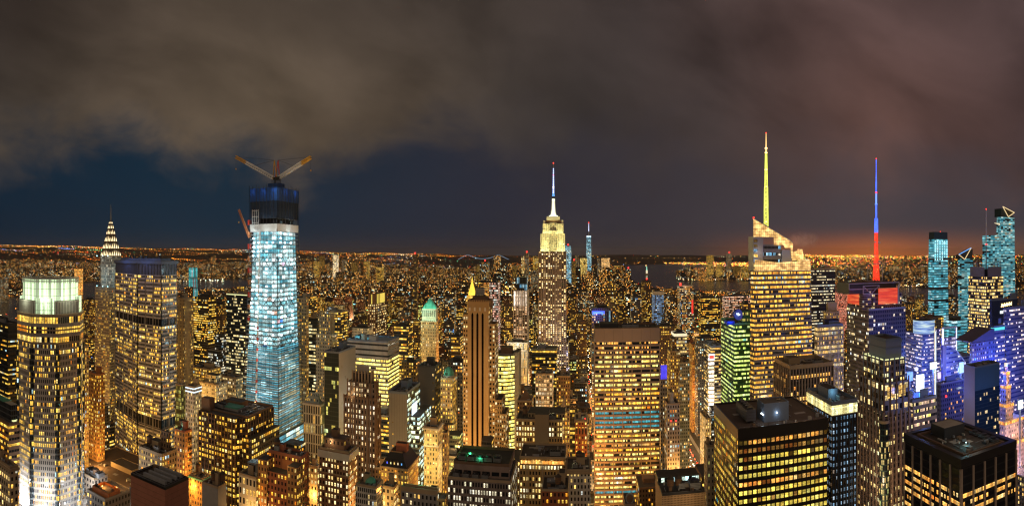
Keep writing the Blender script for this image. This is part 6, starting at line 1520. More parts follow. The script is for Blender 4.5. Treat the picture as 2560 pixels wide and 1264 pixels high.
# cyan lit tower
f_cy = fac('cyan_glass_floors', (.02, .08, .10), 6.5, 4.2, .98, .7, 1.25, .3, .3, 2, [(0, (.03, .26, .38)), (.4, (.09, .44, .54)), (.75, (.25, .68, .78)), (1, (.75, .97, 1))], .82, (.008, .03, .045))
D = 1100; r = plot(2317, 2335, 2374, D); zy = lambda y: zt(y, D)
t = thing('cyan_tower', 'tall slightly tapering tower glowing cyan on every floor with a dark blue cap', 'skyscraper', r[0], r[2]); foot(r)
g = lambda d: [(r[0] + d, r[2] + d), (r[1] - d, r[2] + d), (r[1] - d, r[3] - d), (r[0] + d, r[3] - d)]
b = MB(); b.prism(g(0), 0, zy(597), f_cy, M['tar'], g(3)); b.build('wall', t)
b = MB(); b.prism(g(3), zy(597), zy(579), plain('dark_blue_cap', (.015, .04, .075), .4, .2, .1), M['tar'], g(3.3)); b.build('crown', t)
for yy in (648, 722, 752):
    b = MB(); f = zy(yy) / zy(597); b.prism(g(3 * f - .15), zy(yy) - 1.6, zy(yy) + 2, M['darkmetal']); b.build('dark_band', t)
q = random.Random(9); wl = None
for k in range(46):
    z = zy(600) - 4.2 * (k // 6); f = (k % 6 + .5) / 6
    if wl is None: b = MB(); b.box(-.5, .5, -.2, .2, -.6, .6, G['cyan']); wl = o = b.build('work_light', t); o.matrix_parent_inverse.identity()
    else: o = wl.copy(); COL.objects.link(o); o.parent = t
    o.location = (r[0] + 2 + f * (r[1] - r[0] - 4) - t.location.x, r[2] + 2.4 - t.location.y, z - 1.9)
beacon(t, (r[0] + r[1]) / 2, r[2] + 5, zy(579), .6); lamp((r[0] + r[1]) / 2, r[2] - 40, zy(600), 9000, (.2, .5, .8), 4)
# two far glass towers with triangular lit tops
f_hy = fac('far_teal_glass', (.02, .055, .075), 11, 4.4, .99, .72, 1.0, .4, .3, 3, [(0, (.03, .22, .32)), (.4, (.10, .45, .55)), (.75, (.4, .8, .8)), (.92, (.8, .95, .9)), (1, (1, .75, .35))], .72, (.01, .03, .045))
edge_w = glow('triangle_edge_light', (1, .74, .38), 1.0)
D = 1900; r = plot(2486, 2500, 2539, D); zh = lambda y: zt(y, D); hx = r[1]
t = thing('slant_top_skyscraper', 'tallest far teal glass skyscraper at the right with a lit triangle top and jutting deck', 'skyscraper', r[0], r[2]); foot(r)
b = MB(); b.prism([(r[0], r[2]), (r[1], r[2]), (r[1], r[3]), (r[0], r[3])], 0, zh(541), f_hy, M['tar'], [(r[0] + 12, r[2] + 6), (r[1], r[2] + 6), (r[1], r[3]), (r[0] + 12, r[3])]); b.build('wall', t)
b = MB(); b.prism([(r[0] + 12, r[2] + 6), (r[1], r[2] + 6), (r[1], r[2] + 40), (r[0] + 12, r[2] + 40)], zh(541), zh(520), plain('dark_teal_glass', (.02, .05, .065), .2, .2, .1), M['tar'], [(r[0] + 12, r[2] + 6), (r[0] + 30, r[2] + 6), (r[0] + 30, r[2] + 40), (r[0] + 12, r[2] + 40)]); b.build('slanted_top', t)
yv = r[2] + 4
T_ = [(ux(2507, yv), zh(515)), (ux(2536, yv), zh(528)), (ux(2521, yv), zh(540))]
b = MB()
for i in range(3): b.bar((T_[i][0], yv, T_[i][1]), (T_[(i + 1) % 3][0], yv, T_[(i + 1) % 3][1]), 1.8, edge_w)
b.build('triangle_light', t)
b = MB(); panel(b, T_[::-1], yv + 1.2, plain('triangle_lattice', (.10, .09, .07), .6, .4, .4), 1); b.build('triangle_panel', t)
b = MB(); xw = ux(2500, yv); zw = zh(558); b.face([(xw, yv, zw), (xw + 10, yv + 24, zw), (ux(2488, yv), yv + 4, zw + 1)], [(0, 0)] * 3, M['white']); b.face([(xw, yv, zw - 5), (ux(2488, yv), yv + 4, zw), (xw + 10, yv + 24, zw - 5)], [(0, 0)] * 3, M['galv']); b.face([(xw, yv, zw - 5), (xw, yv, zw), (ux(2488, yv), yv + 4, zw + 1), (ux(2488, yv), yv + 4, zw)][::-1], [(0, 0)] * 4, G['cream']); b.build('deck', t)
tier(t, (ux(2487, r[2] - 3), ux(2503, r[2] - 3), r[2] - 3, r[2] + 60), 0, zh(588), f_hy, name='shoulder')
D = 1750; r = plot(2395, 2404, 2432, D); zh2 = lambda y: zt(y, D)
t = thing('triangle_top_tower', 'far dark glass tower whose pointed top is outlined by a white-lit triangle', 'tower', r[0], r[2]); foot(r)
b = MB(); b.box(*r, 0, zh2(646), f_hy, M['tar'], None, False); b.build('wall', t)
b = MB(); yv = r[2] - .5; panel(b, [(r[0], zh2(646)), (r[1], zh2(646)), (r[1], zh2(622)), (r[0], zh2(638))], r[2] + .5, plain('dark_slate_glass', (.02, .035, .06), .25, .2, .1), 30); b.build('slanted_top', t)
T_ = [(ux(2397, yv), zh2(636)), (ux(2428, yv), zh2(619)), (ux(2412, yv), zh2(648))]
b = MB()
for i in range(3): b.bar((T_[i][0], yv, T_[i][1]), (T_[(i + 1) % 3][0], yv, T_[(i + 1) % 3][1]), 1.6, edge_w if i else G['skyblue'])
b.build('triangle_light', t)
# remaining right-edge buildings
t, r, z = quick('script_sign_slab', 'dark blue ribbed slab with glowing orange script-like sign lights near the right edge', (2474, 2480, 2544), 720, 752, fac('dark_blue_ribs', (.03, .045, .10), 1.4, 30, .6, .98, 0, 0, 0, 1, BLUE, 0, (.015, .025, .07)), 'tower', seed=89, kw=dict(tank=0, dense=.2), trim=M['bluegrey'])
b = MB(); q = random.Random(3)
for k in range(26):
    x_ = ux(2503 + k, r[2]); b.bar((x_, r[2] - .3, zt(770 - (k * 7 % 5) - k * .12, 720)), (x_ + q.uniform(.2, .8), r[2] - .3, zt(766 - (k * 5 % 6) - k * .12, 720)), .55, G['warm'])
b.build('sign_lights', t)
b = MB(); b.box(ux(2500, r[2]), ux(2520, r[2]), r[2] - .3, r[2] - .05, zt(786, 720), zt(779, 720), G['ice']); b.build('screen', t)
quick('blue_office', 'blue-lit office with pale window rows at the right edge', (2508, 2516, 2600), 600, 772, f_bt, 'tower', seed=90, kw=dict(tank=0, dense=.3), trim=M['bluegrey'])
t, r, z = quick('cyan_top_office', 'narrow blue office with a cyan-lit top storey left of the right-edge tower', (2478, 2484, 2512), 590, 818, f_bt, 'tower', seed=91, kw=dict(tank=0, dense=.2), trim=M['bluegrey'])
b = MB(); b.ring(r[0] - .3, r[1] + .3, r[2] - .3, r[3] + .3, z - 3, z - .5, .28, glow('cyan_strip', (.1, .7, .75), 1.2)); b.build('light_strip', t)
t, r, z = quick('ribbon_loft', 'low stone building with yellow and pink ribbon windows left of the dark pale-piered tower', (2274, 2281, 2342), 450, 1004, fac('stone_ribbons', (.24, .20, .18), 1.6, 4.6, .9, .42, .65, .4, .5, 4, [(0, (.9, .85, .1)), (.5, (1, .7, .4)), (1, (1, .5, .5))], .9), seed=92, kw=dict(tank=0), trim=M['bluegrey'])
t, r, z = quick('dark_blue_hotel', 'dark blue building with scattered yellow windows and a red beacon behind the pale-piered tower', (2340, 2352, 2409), 520, 962, fac('dark_blue_wall', (.05, .07, .16), 2.4, 3.6, .5, .5, .14, .1, .3, 2, GOLD, .9, (.01, .02, .06)), seed=93, kw=dict(tank=0), trim=M['bluegrey'])
beacon(t, r[0] + 6, r[2] - 1, z - 10, .7)
v0 = 575 * cos(A(2300)); rr = (ux(2284, v0), ux(2322, v0), v0, v0 + 16)
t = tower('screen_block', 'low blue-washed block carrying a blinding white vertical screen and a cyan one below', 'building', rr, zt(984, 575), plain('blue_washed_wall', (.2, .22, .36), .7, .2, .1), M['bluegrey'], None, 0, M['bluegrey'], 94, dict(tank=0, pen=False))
scw = glow('white_screen', (.8, .9, 1), 3.0)
b = MB(); b.box(ux(2290, v0), ux(2309, v0), v0 - 1, v0 - .2, zt(976, 575), zt(936, 575), scw); b.build('white_screen', t)
b = MB(); b.box(ux(2297, v0), ux(2317, v0), v0 - 2, v0 - 1.2, zt(996, 572), zt(982, 572), glow('cyan_screen', (.15, .7, 1), 2.2)); b.build('cyan_screen', t)
b = MB(); b.cyl(ux(2294, v0), v0 + 2, 1.5, zt(925, 575), zt(919, 575), glow('star_lamp', (.75, .75, 1), 9), None, 10); b.bar((ux(2294, v0), v0 + 2, zt(985, 575)), (ux(2294, v0), v0 + 2, zt(880, 575)), .4, M['galv']); b.build('mast_lamp', t)
for (p_, D_, y_, w_) in ((2300, 560, 940, 26000), (2326, 600, 930, 26000), (2360, 560, 900, 22000), (2390, 560, 880, 16000), (2440, 520, 905, 9000), (2262, 590, 940, 9000), (2280, 640, 870, 20000), (2340, 640, 880, 14000), (2480, 545, 900, 12000), (2530, 560, 870, 34000), (2545, 565, 940, 30000), (2270, 665, 860, 15000), (2300, 668, 930, 15000), (2330, 668, 870, 15000), (2275, 660, 990, 12000), (2345, 640, 960, 12000), (2262, 585, 850, 5000), (2370, 480, 930, 6000), (2310, 430, 960, 4000)):
    lamp(D_ * sin(A(p_)), D_ * cos(A(p_)), zt(y_ + 45, D_), w_ * 2.0, ((.04, .14, 1), (.10, .30, 1), (.03, .10, 1), (.18, .32, 1))[int(p_ + y_) // 10 % 4], 2, 'screen_glow')
for (p0, p1, D_, y0_, y1_, c_, e_) in ((2246, 2262, 600, 905, 945, (.5, .6, 1), 1.6), (2325, 2342, 640, 905, 922, (.9, .9, 1), 1.4), (2268, 2282, 640, 930, 952, (.15, .3, 1), 1.8), (2344, 2352, 545, 930, 946, (.8, .6, 1), 1.2), (2398, 2409, 560, 905, 932, (.3, .5, 1), 1.8), (2500, 2506, 560, 1000, 1018, (.9, .95, 1), 2.0), (2545, 2557, 535, 1000, 1022, (.7, .85, 1), 2.0)):
    v0 = D_ * cos(A((p0 + p1) / 2)); x0, x1 = ux(p0, v0), ux(p1, v0); zt0, zt1_ = zt(y1_, D_), zt(y0_, D_)
    t = thing('billboard', {2246: 'pale blue billboard on a mast below the right flank of the mast tower', 2325: 'white billboard on a mast in front of the drum-screen tower', 2268: 'deep blue billboard on a mast at the foot of the drum-screen tower', 2344: 'lavender billboard on a mast beside the violet curved-roof block', 2398: 'sky-blue billboard on a mast beside the blue gridded slab', 2500: 'small white billboard squeezed beside the pink clock tower', 2545: 'white billboard before the right-edge blue office'}[p0], 'billboard', (x0 + x1) / 2, v0, 0, 'lit billboards among the blue towers')
    b = MB(); b.bar(((x0 + x1) / 2, v0 + .8, 0), ((x0 + x1) / 2, v0 + .8, zt0), 1.4, M['galv']); b.build('mast', t)
    b = MB(); b.box(x0 - .4, x1 + .4, v0 + .01, v0 + 1.5, zt0 - .4, zt1_ + .4, M['darkmetal']); b.build('frame', t)
    b = MB(); b.box(x0, x1, v0 - .3, v0, zt0, zt1_, glow('billboard_screen_%d' % p0, c_, e_, noise=.6, nscale=(.25, .25, .35))); b.build('screen', t)
    lamp((x0 + x1) / 2, v0 - 9, (zt0 + zt1_) / 2, 9000, c_, 2, 'screen_glow')
# pink stepped clock tower at the right edge
D = 540; v0 = D * cos(A(2530)); X_ = lambda p: ux(p, v0); zp = lambda y: zt(y, D)
f_pk = fac('pink_stone_wall', (.50, .40, .40), 2.4, 3.7, .36, .5, .25, .1, .2, 2, PINK, 1.0)
t = thing('clock_tower', 'pink-lit stepped stone tower with amber ledges and globe lantern, cut by the right edge', 'tower', X_(2530), v0 + 20); FOOT.append((X_(2495), X_(2600), v0 - 4, v0 + 50))
xc = X_(2517)
for k, (hw, y0_, y1_) in enumerate(((62, 1264, 1105), (36, 1105, 1052), (20, 1052, 1012), (12, 1012, 968), (7.5, 968, 935), (3.5, 935, 925))):
    h = hw / 1690 * D * 1.0
    vk = v0 + 3 * k; xc = ux(2517, vk + h * .5)
    rr = (xc - h * .75, xc + h * (1.6 if k < 2 else 1), vk, vk + 2 * h)
    tier(t, rr, 0 if k == 0 else zp(y0_), zp(y1_), f_pk, M['stone'], name='stone_tier')
    if k < 5:
        b = MB(); b.ring(rr[0] - .4, rr[1] + .4, rr[2] - .4, rr[3] + .4, zp(y1_) - 2.8, zp(y1_) - .4, .35, fac('amber_ledge_%d' % k, (.45, .25, .1), 1.5, 2.4, .7, .9, 2, 0, 0, 1, AMBER, 1.6)); b.build('lit_ledge', t)
        lamp((rr[0] + rr[1]) / 2, rr[2] - 4, zp(y1_) + 2, 3000 if k else 5000, (1, .5, .2), .5, 'ledge_floodlight')
b = MB(); b.cyl(xc, v0 + 17, 1.6, zp(925), zp(915), G['cream'], M['stone'], 12); b.cyl(xc, v0 + 17, .8, zp(915), zp(911), M['stone'], None, 8, .1); b.build('globe_lantern', t)
for k in range(3): lamp(X_(2500 + k * 18), v0 - 16, zp(1130 + k * 24), 30000, (1, .62, .72), 2, 'facade_floodlight')
# ================================================================== MIDDLE-DISTANCE LANDMARKS
f_mid = fac('mid_brown_wall', (.11, .075, .055), 3.2, 3.6, .46, .5, .36, .15, .35, 2, GOLD, 1.1)
f_mid2 = fac('mid_grey_wall', (.10, .095, .10), 3.2, 3.6, .5, .5, .34, .2, .4, 2, MIXED, 1.1)
f_mid3 = fac('mid_lit_bands', (.06, .06, .065), 3.0, 3.8, .94, .5, .5, .5, .6, 5, GOLD, 1.05)
# lantern-crowned office
D = 1000; r = plot(966, 938, 920, D); zy = lambda y: zt(y, D)
t = thing('lantern_office', 'dark brown office tower with a glowing yellow notched crown, left of the green-roofed tower', 'tower', r[0], r[2]); foot(r)
f_lan = fac('lantern_office_wall', (.10, .06, .045), 3.6, 4.0, .8, .5, .62, .35, .5, 3, [(0, (1, .5, .12)), (.6, (1, .74, .3)), (.9, (1, .85, .5)), (1, (.3, .6, .8))], 1.15)
b = MB(); b.box(*r, 0, zy(760), f_lan, M['tar'], None, False); b.build('wall', t)
i = ins(r, 1.2); b = MB(); b.box(*i, zy(760), zy(736), glow('yellow_crown_glass', (1, .74, .12), .85, noise=.35, nscale=(.2, .2, .08)), M['tar']); b.build('lit_crown', t)
for (x_, y_) in ((r[0], r[2]), (r[1] - 6, r[2]), (r[1] - 6, r[3] - 6), (r[0], r[3] - 6)): b = MB(); b.box(x_, x_ + 6, y_, y_ + 6, zy(760), zy(734), M['brown']); b.build('crown_corner', t)
for k in range(3): b = MB(); b.box(r[1] - 1, r[1], r[2] + 8 + k * 8, r[2] + 8.8 + k * 8, zy(760), zy(735), M['brown']); b.build('crown_mullion', t)
piers(t, r, 60, zy(760), 4, 6, 1.6, .9, M['brown'], 'fr')
# green copper roofed tower
D = 800; r = plot(1097, 1090, 1052, D); zy = lambda y: zt(y, D)
t = thing('copper_roof_tower', 'stone tower with a bright green copper pyramid roof over a lit colonnade', 'tower', r[0], r[2]); foot(r)
b = MB(); b.box(*r, 0, zy(805), fac('pale_tower_wall', (.40, .34, .22), 2.6, 3.7, .36, .5, .34, .15, .3, 2, CREAM, 1.05), M['tar'], None, False); b.build('wall', t); cornice(t, r, zy(806), 1.4, .8, M['stone'])
i = (r[0] + 1.5, r[1] - .6, r[2] + 1, r[3] - 1.5); b = MB(); b.box(*i, zy(805), zy(772), fac('colonnade', (.52, .54, .44), 3, 12, .38, .62, 0, 0, 0, 1, LIME, 0), M['copper']); b.build('colonnade', t)
xc, yc = (i[0] + i[1]) / 2, (i[2] + i[3]) / 2
oc = lambda f: [(xc + (i[1] - xc) * f * cx_, yc + (i[3] - yc) * f * cy_) for cx_, cy_ in ((-.6, -1), (.6, -1), (1, -.6), (1, .6), (.6, 1), (-.6, 1), (-1, .6), (-1, -.6))]
b = MB(); b.prism(oc(1.0), zy(772), zy(764), M['copper'], M['copper'], oc(.78)); b.prism(oc(.78), zy(764), zy(746), M['copper'], M['copper'], oc(.06)); b.build('copper_roof', t)
for dx in (-12, 0, 12): lamp(xc + dx, i[2] - 4, zy(796), 2600, (.75, 1, .65), .5, 'roof_floodlight'); lamp(xc + dx, i[2] - 6, zy(768), 5200, (.45, 1, .75), .5, 'roof_floodlight')
lamp(xc - 18, i[2] - 34, zy(860), 16000, (1, .9, .45), 2)
# gold pyramid tower
D = 1700; v0 = D * cos(A(1179)); X_ = lambda p: ux(p, v0); zy = lambda y: zt(y, D)
r = (X_(1167), X_(1190), v0, v0 + 24)
t = thing('gold_tower', 'campanile tower with brilliant golden pyramid roof and lantern, upper left of the striped tower', 'tower', r[0], r[2]); foot(r)
b = MB(); b.box(*r, 0, zy(738), fac('gold_lit_stone', (.5, .4, .2), 3, 4, .35, .5, .4, 0, 0, 1, AMBER, 1), M['tar'], None, False); b.build('wall', t)
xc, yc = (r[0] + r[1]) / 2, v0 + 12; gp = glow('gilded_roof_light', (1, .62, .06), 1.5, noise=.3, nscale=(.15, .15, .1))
b = MB(); b.box(xc - 10, xc + 10, yc - 10, yc + 10, zy(738), zy(730), gp); sq = lambda h: [(xc - h, yc - h), (xc + h, yc - h), (xc + h, yc + h), (xc - h, yc + h)]
b.prism(sq(9), zy(730), zy(705), gp, gp, sq(2)); b.cyl(xc, yc, 2, zy(705), zy(699), gp, None, 8); b.cyl(xc, yc, 1.6, zy(699), zy(692), gp, None, 8, .1); b.build('gilded_roof', t)
lamp(xc, yc - 30, zy(745), 40000, (1, .7, .15), 2, 'roof_floodlight')
def block(name, label, px, D, y, m, dv=24, cat='tower', roof=None, crown=None, red=False, group=None, taper=0):
    v0 = D * cos(A((px[0] + px[1]) / 2)); r = (ux(px[0], v0), ux(px[1], v0), v0, v0 + dv)
    t = thing(name, label, cat, r[0], r[2], 0, group); foot(r)
    z = zt(y, D); b = MB(); b.box(*r, 0, z, m, roof or M['tar'], None, False); b.build('wall', t)
    if D < 2300:
        w_ = (r[1] - r[0]) * .25; b = MB(); b.box(r[0] + w_, r[1] - w_, r[2] + dv * .3, r[3] - dv * .3, z, z + 4, M['darkmetal']); b.build('bulkhead', t)
    if crown:
        h, cm_ = crown; b = MB(); b.ring(r[0] - .4, r[1] + .4, r[2] - .4, r[3] + .4, z - h, z + .3, .35, cm_); b.build('lit_crown', t)
    if red: beacon(t, (r[0] + r[1]) / 2, r[2] + 2, z + 3, D * .0011)
    return t, r, z
block('lit_roof_block', 'dark block with glowing orange bands beside the golden pyramid roof', (1190, 1222), 1500, 706, fac('orange_bands', (.10, .07, .05), 3, 3.8, .9, .5, .75, .4, .4, 3, AMBER, 1.0), 40)
t, r, z = block('pink_lit_tower', 'tall bare tower under construction glowing pink and white behind the striped stone tower', (1223, 1245), 1050, 706, fac('pink_work_lights', (.16, .12, .12), 2.6, 3.6, .8, .55, .7, .2, .6, 2, [(0, (1, .25, .15)), (.5, (1, .55, .4)), (.8, (.9, .95, .85)), (1, (.4, .8, .8))], 1.0), 30)
block('red_beacon_tower', 'dark slim far tower with a red beacon behind the golden pyramid roof', (1204, 1221), 2100, 655, f_mid2, 24, red=True)
t, r, z = block('glazed_crown_tower', 'pale tower with a brightly lit upper colonnade left of the floodlit skyscraper', (1284, 1318), 1150, 726, fac('pale_orange_windows', (.36, .30, .26), 5.5, 3.8, .66, .6, .62, .25, .35, 3, [(0, (1, .5, .22)), (1, (1, .78, .5))], .95), 30)
b = MB(); b.box(r[0] - .3, r[1] + .3, r[2] - .6, r[2] - .05, z - 27, z - 1, fac('lit_upper_colonnade', (.5, .42, .34), 5.5, 26, .72, .96, 2, 0, 0, 1, [(0, (1, .68, .4)), (1, (1, .84, .7))], .9)); b.build('lit_colonnade', t)
piers(t, r, 60, z + 1, 6, 4, 1.2, 1.4, M['white'], 'fr')
b = MB(); b.box(r[0] + 5, r[1] - 2, r[2] + 14, r[3] + 8, z - 10, zt(692, 1170), fac('dark_ribbed_top', (.04, .06, .06), 3.2, 12, .7, .9, .3, .2, .3, 1, COOL, .5), M['tar']); b.build('dark_crown_block', t)
t, r, z = block('white_podium', 'small white floodlit colonnaded block below the pale lit-crown tower', (1268, 1317), 1000, 856, fac('floodlit_arcade', (.6, .58, .5), 2.6, 12, .5, .8, .9, 0, .2, 1, CREAM, .8), 24, 'building')
lamp((r[0] + r[1]) / 2, r[2] - 12, z - 4, 24000, (1, .95, .75), 2, 'floodlight'); cornice(t, r, z - 1, 1.5, 1.2, M['white'])
t, r, z = block('neon_block', 'dark glass block with a vivid blue neon band behind the travertine slab', (1480, 1531), 960, 770, f_mid2, 30)
b = MB(); b.box(r[0], r[0] + (r[1] - r[0]) * .62, r[2] - 1, r[2] - .05, z - 8, z - 4, G['blue']); b.box(r[0] + 2, r[0] + (r[1] - r[0]) * .55, r[2] - 1.2, r[2] - 1.02, z - 7, z - 5.6, G['skyblue']); b.box(r[0] + (r[1] - r[0]) * .64, r[1], r[2] - .4, r[2] - .02, z - 34, z - 3, fac('grey_glass_panel', (.13, .15, .2), 3, 30, .8, .9, .3, 0, 0, 1, COOL, .25)); b.build('neon_band', t)
lamp(r[0] + 8, r[2] - 8, z - 8, 10000, (.05, .1, 1), 1, 'neon_glow')
t, r, z = block('red_lamp_tower', 'apartment tower with red corner lamp and slanted lit roof right of the travertine slab', (1699, 1734), 1300, 716, fac('apartment_lights', (.10, .09, .09), 3.2, 3.3, .62, .5, .6, .1, .4, 2, MIXED, 1.1), 28, red=False)
b = MB(); b.prism([(r[0], r[2]), (r[1], r[2]), (r[1], r[3]), (r[0], r[3])], z, z + 2, M['concrete'], M['concrete']); b.box(r[0] + 1, r[0] + 4, r[2] + 1, r[2] + 4, z + 2, z + 7, G['red']); b.build('roof_cap', t)
b = MB(); b.box(r[1] - 5, r[1] - 1, r[2] - .4, r[2] - .02, z - 52, z - 26, glow('red_panel', (1, .02, .02), 1.2)); b.build('red_sign', t); lamp(r[0] + 14, r[2] - 6, z + 8, 8000, (1, .5, .3), 1, 'roof_light')
t, r, z = block('blue_wash_slab', 'white-topped slab washed in cool blue light left of the apartment tower with a red lamp', (1634, 1660), 1150, 737, fac('cool_blue_windows', (.20, .26, .36), 2.6, 3.4, .7, .55, .6, .2, .4, 2, [(0, (.08, .2, .6)), (.6, (.2, .5, .9)), (1, (.8, .9, 1))], .7), 26)
tier(t, (r[0] - .3, r[1] + .3, r[2] - .3, r[3]), z, z + 6, M['white'], name='white_top')
block('red_crown_tower', 'dark apartment tower with a red-lit rooftop beyond the travertine slab', (1606, 1628), 1500, 702, f_mid, 26, red=True)
block('white_top_office', 'low bright-topped office between the travertine slab and the thin brick slab', (1686, 1717), 820, 834, fac('bright_top_floors', (.25, .25, .26), 3, 4, .9, .5, .7, .5, .3, 8, CREAM, 1.0), 26, crown=(3, G['cream']))
# the needle-thin tower and other mid-distance towers
block('needle_tower', 'very thin dark tower standing alone above the low-rise on the left of centre', (1033, 1042), 1900, 637, fac('thin_dark_wall', (.10, .09, .09), 4, 4, .6, .5, .16, .1, .2, 2, GOLD, .7), 18, red=True)
for (px, D_, y, m_, lab) in (
    ((484, 521), 1150, 742, f_mid3, 'wide low office with bright ribbon windows near the river on the left'),
    ((520, 556), 1250, 760, f_mid, 'pair-lit brown apartment block between the river and the dark blue glass tower'),
    ((205, 224), 1500, 748, f_mid, 'dark riverside block with orange-lit openings right of the glass lantern'),
    ((1000, 1020), 1200, 776, f_mid2, 'grey mid-rise left of the green copper roof'),
    ((985, 1021), 900, 815, f_mid3, 'brown block with pale ribbon windows below the lantern-crowned office'),
    ((880, 918), 900, 820, f_white, 'white gothic-topped block left of the lantern-crowned office'),
    ((1110, 1135), 1300, 742, f_mid2, 'grey-lit block right of the green copper roof'),
    ((1128, 1150), 850, 842, f_mid3, 'dark block with two warm ribbon floors left of the striped tower'),
    ((1420, 1440), 1500, 742, f_mid, 'dark brown block right of the floodlit skyscraper'),
    ((1445, 1474), 1800, 728, f_mid2, 'speckled apartment block below the far glass spire tower'),
    ((1540, 1566), 1500, 728, f_mid, 'brown apartment block with dense amber windows above the travertine slab'),
    ((1578, 1604), 1350, 740, f_mid2, 'grey apartment block with scattered lights above the travertine slab'),
    ((1752, 1800), 1500, 745, f_mid3, 'long low office with white-lit floors near the wide river'),
    ((1640, 1690), 1050, 815, f_mid, 'brown block crowded with amber windows right of the travertine slab'),
    ((1745, 1790), 950, 845, f_mid2, 'grey rooftop block with blue-tinged windows left of the green tower'),
    ((1812, 1876), 1600, 740, fac('pier_shed_lights', (.16, .12, .1), 4, 4, .8, .5, .7, .3, .3, 4, PINK, 1.0), 'long lit blocks beyond the green tower near the river'),
    ((2096, 2120), 1700, 728, fac('coral_lit_wall', (.4, .15, .1), 3, 4, .8, .7, .9, .1, .2, 3, [(0, (1, .2, .1)), (1, (1, .45, .3))], .8), 'coral-red lit block left of the red screens'),
    ((2268, 2285), 1400, 760, f_mid, 'dim apartment block between the mast tower and the cyan tower'),
    ((2378, 2396), 1300, 742, f_mid2, 'tall dim apartment tower right of the cyan tower'),
    ((2385, 2418), 900, 800, f_cy, 'short teal-lit tower at the foot of the triangle-topped tower'),
    ((2300, 2312), 2400, 735, f_mid2, 'small riverside tower left of the cyan tower'),
    ((2526, 2546), 1500, 742, f_mid, 'dim tower behind the right-edge office'),
    ((1860, 1880), 900, 760, f_mid, 'orange-glowing block peeping out left of the faceted tower'),
    ((1004, 1040), 720, 905, f_mid, 'dark red-brown block between the banded office and the copper-roofed tower'),
    ((1120, 1156), 700, 905, f_mid2, 'dim grey block left of the foot of the striped tower'),
):
    nm = lab.split()
    block('mid_rise', lab, px, D_, y, m_, 26, 'building')
# downtown cluster on the horizon
D = 5900; v0 = D * cos(A(1472)); X_ = lambda p: ux(p, v0); zy = lambda y: zt(y, D)
f_wtc = fac('far_ice_glass', (.10, .16, .2), 7, 9, .9, .8, .75, .3, .3, 3, [(0, (.1, .45, .8)), (.5, (.35, .75, .85)), (.85, (.8, .95, .9)), (1, (1, .8, .3))], .85)
t = thing('glass_spire_tower', 'tallest far downtown tower of icy blue glass with a white spire and red tip', 'skyscraper', X_(1472), v0)
h = 28; xc, yc = X_(1472), v0 + 28
sqr = [(xc - h, yc - h), (xc + h, yc - h), (xc + h, yc + h), (xc - h, yc + h)]
b = MB(); b.prism(sqr, 0, zy(650), f_wtc, M['tar'], sqr)
for k in range(4):
    a_, c_ = sqr[k], sqr[(k + 1) % 4]; mid = ((a_[0] + c_[0]) / 2, (a_[1] + c_[1]) / 2)
    b.wall(a_, c_, zy(650), zy(592), f_wtc, (a_[0] * .86 + xc * .14, a_[1] * .86 + yc * .14), (c_[0] * .86 + xc * .14, c_[1] * .86 + yc * .14))
b.build('wall', t)
b = MB(); q_ = [(xc + (p[0] - xc) * .87, yc + (p[1] - yc) * .87) for p in sqr]; b.prism(q_, zy(592), zy(589), G['ice'], M['tar']); b.build('lit_parapet', t)
b = MB(); b.cyl(xc, yc, 5, zy(589), zy(578), M['white'], None, 8, 3); b.cyl(xc, yc, 2.6, zy(578), zy(558), glow('far_spire_light', (.7, .75, 1), 2.5), None, 6, 1.6); b.build('spire', t); beacon(t, xc, yc, zy(557), 4)
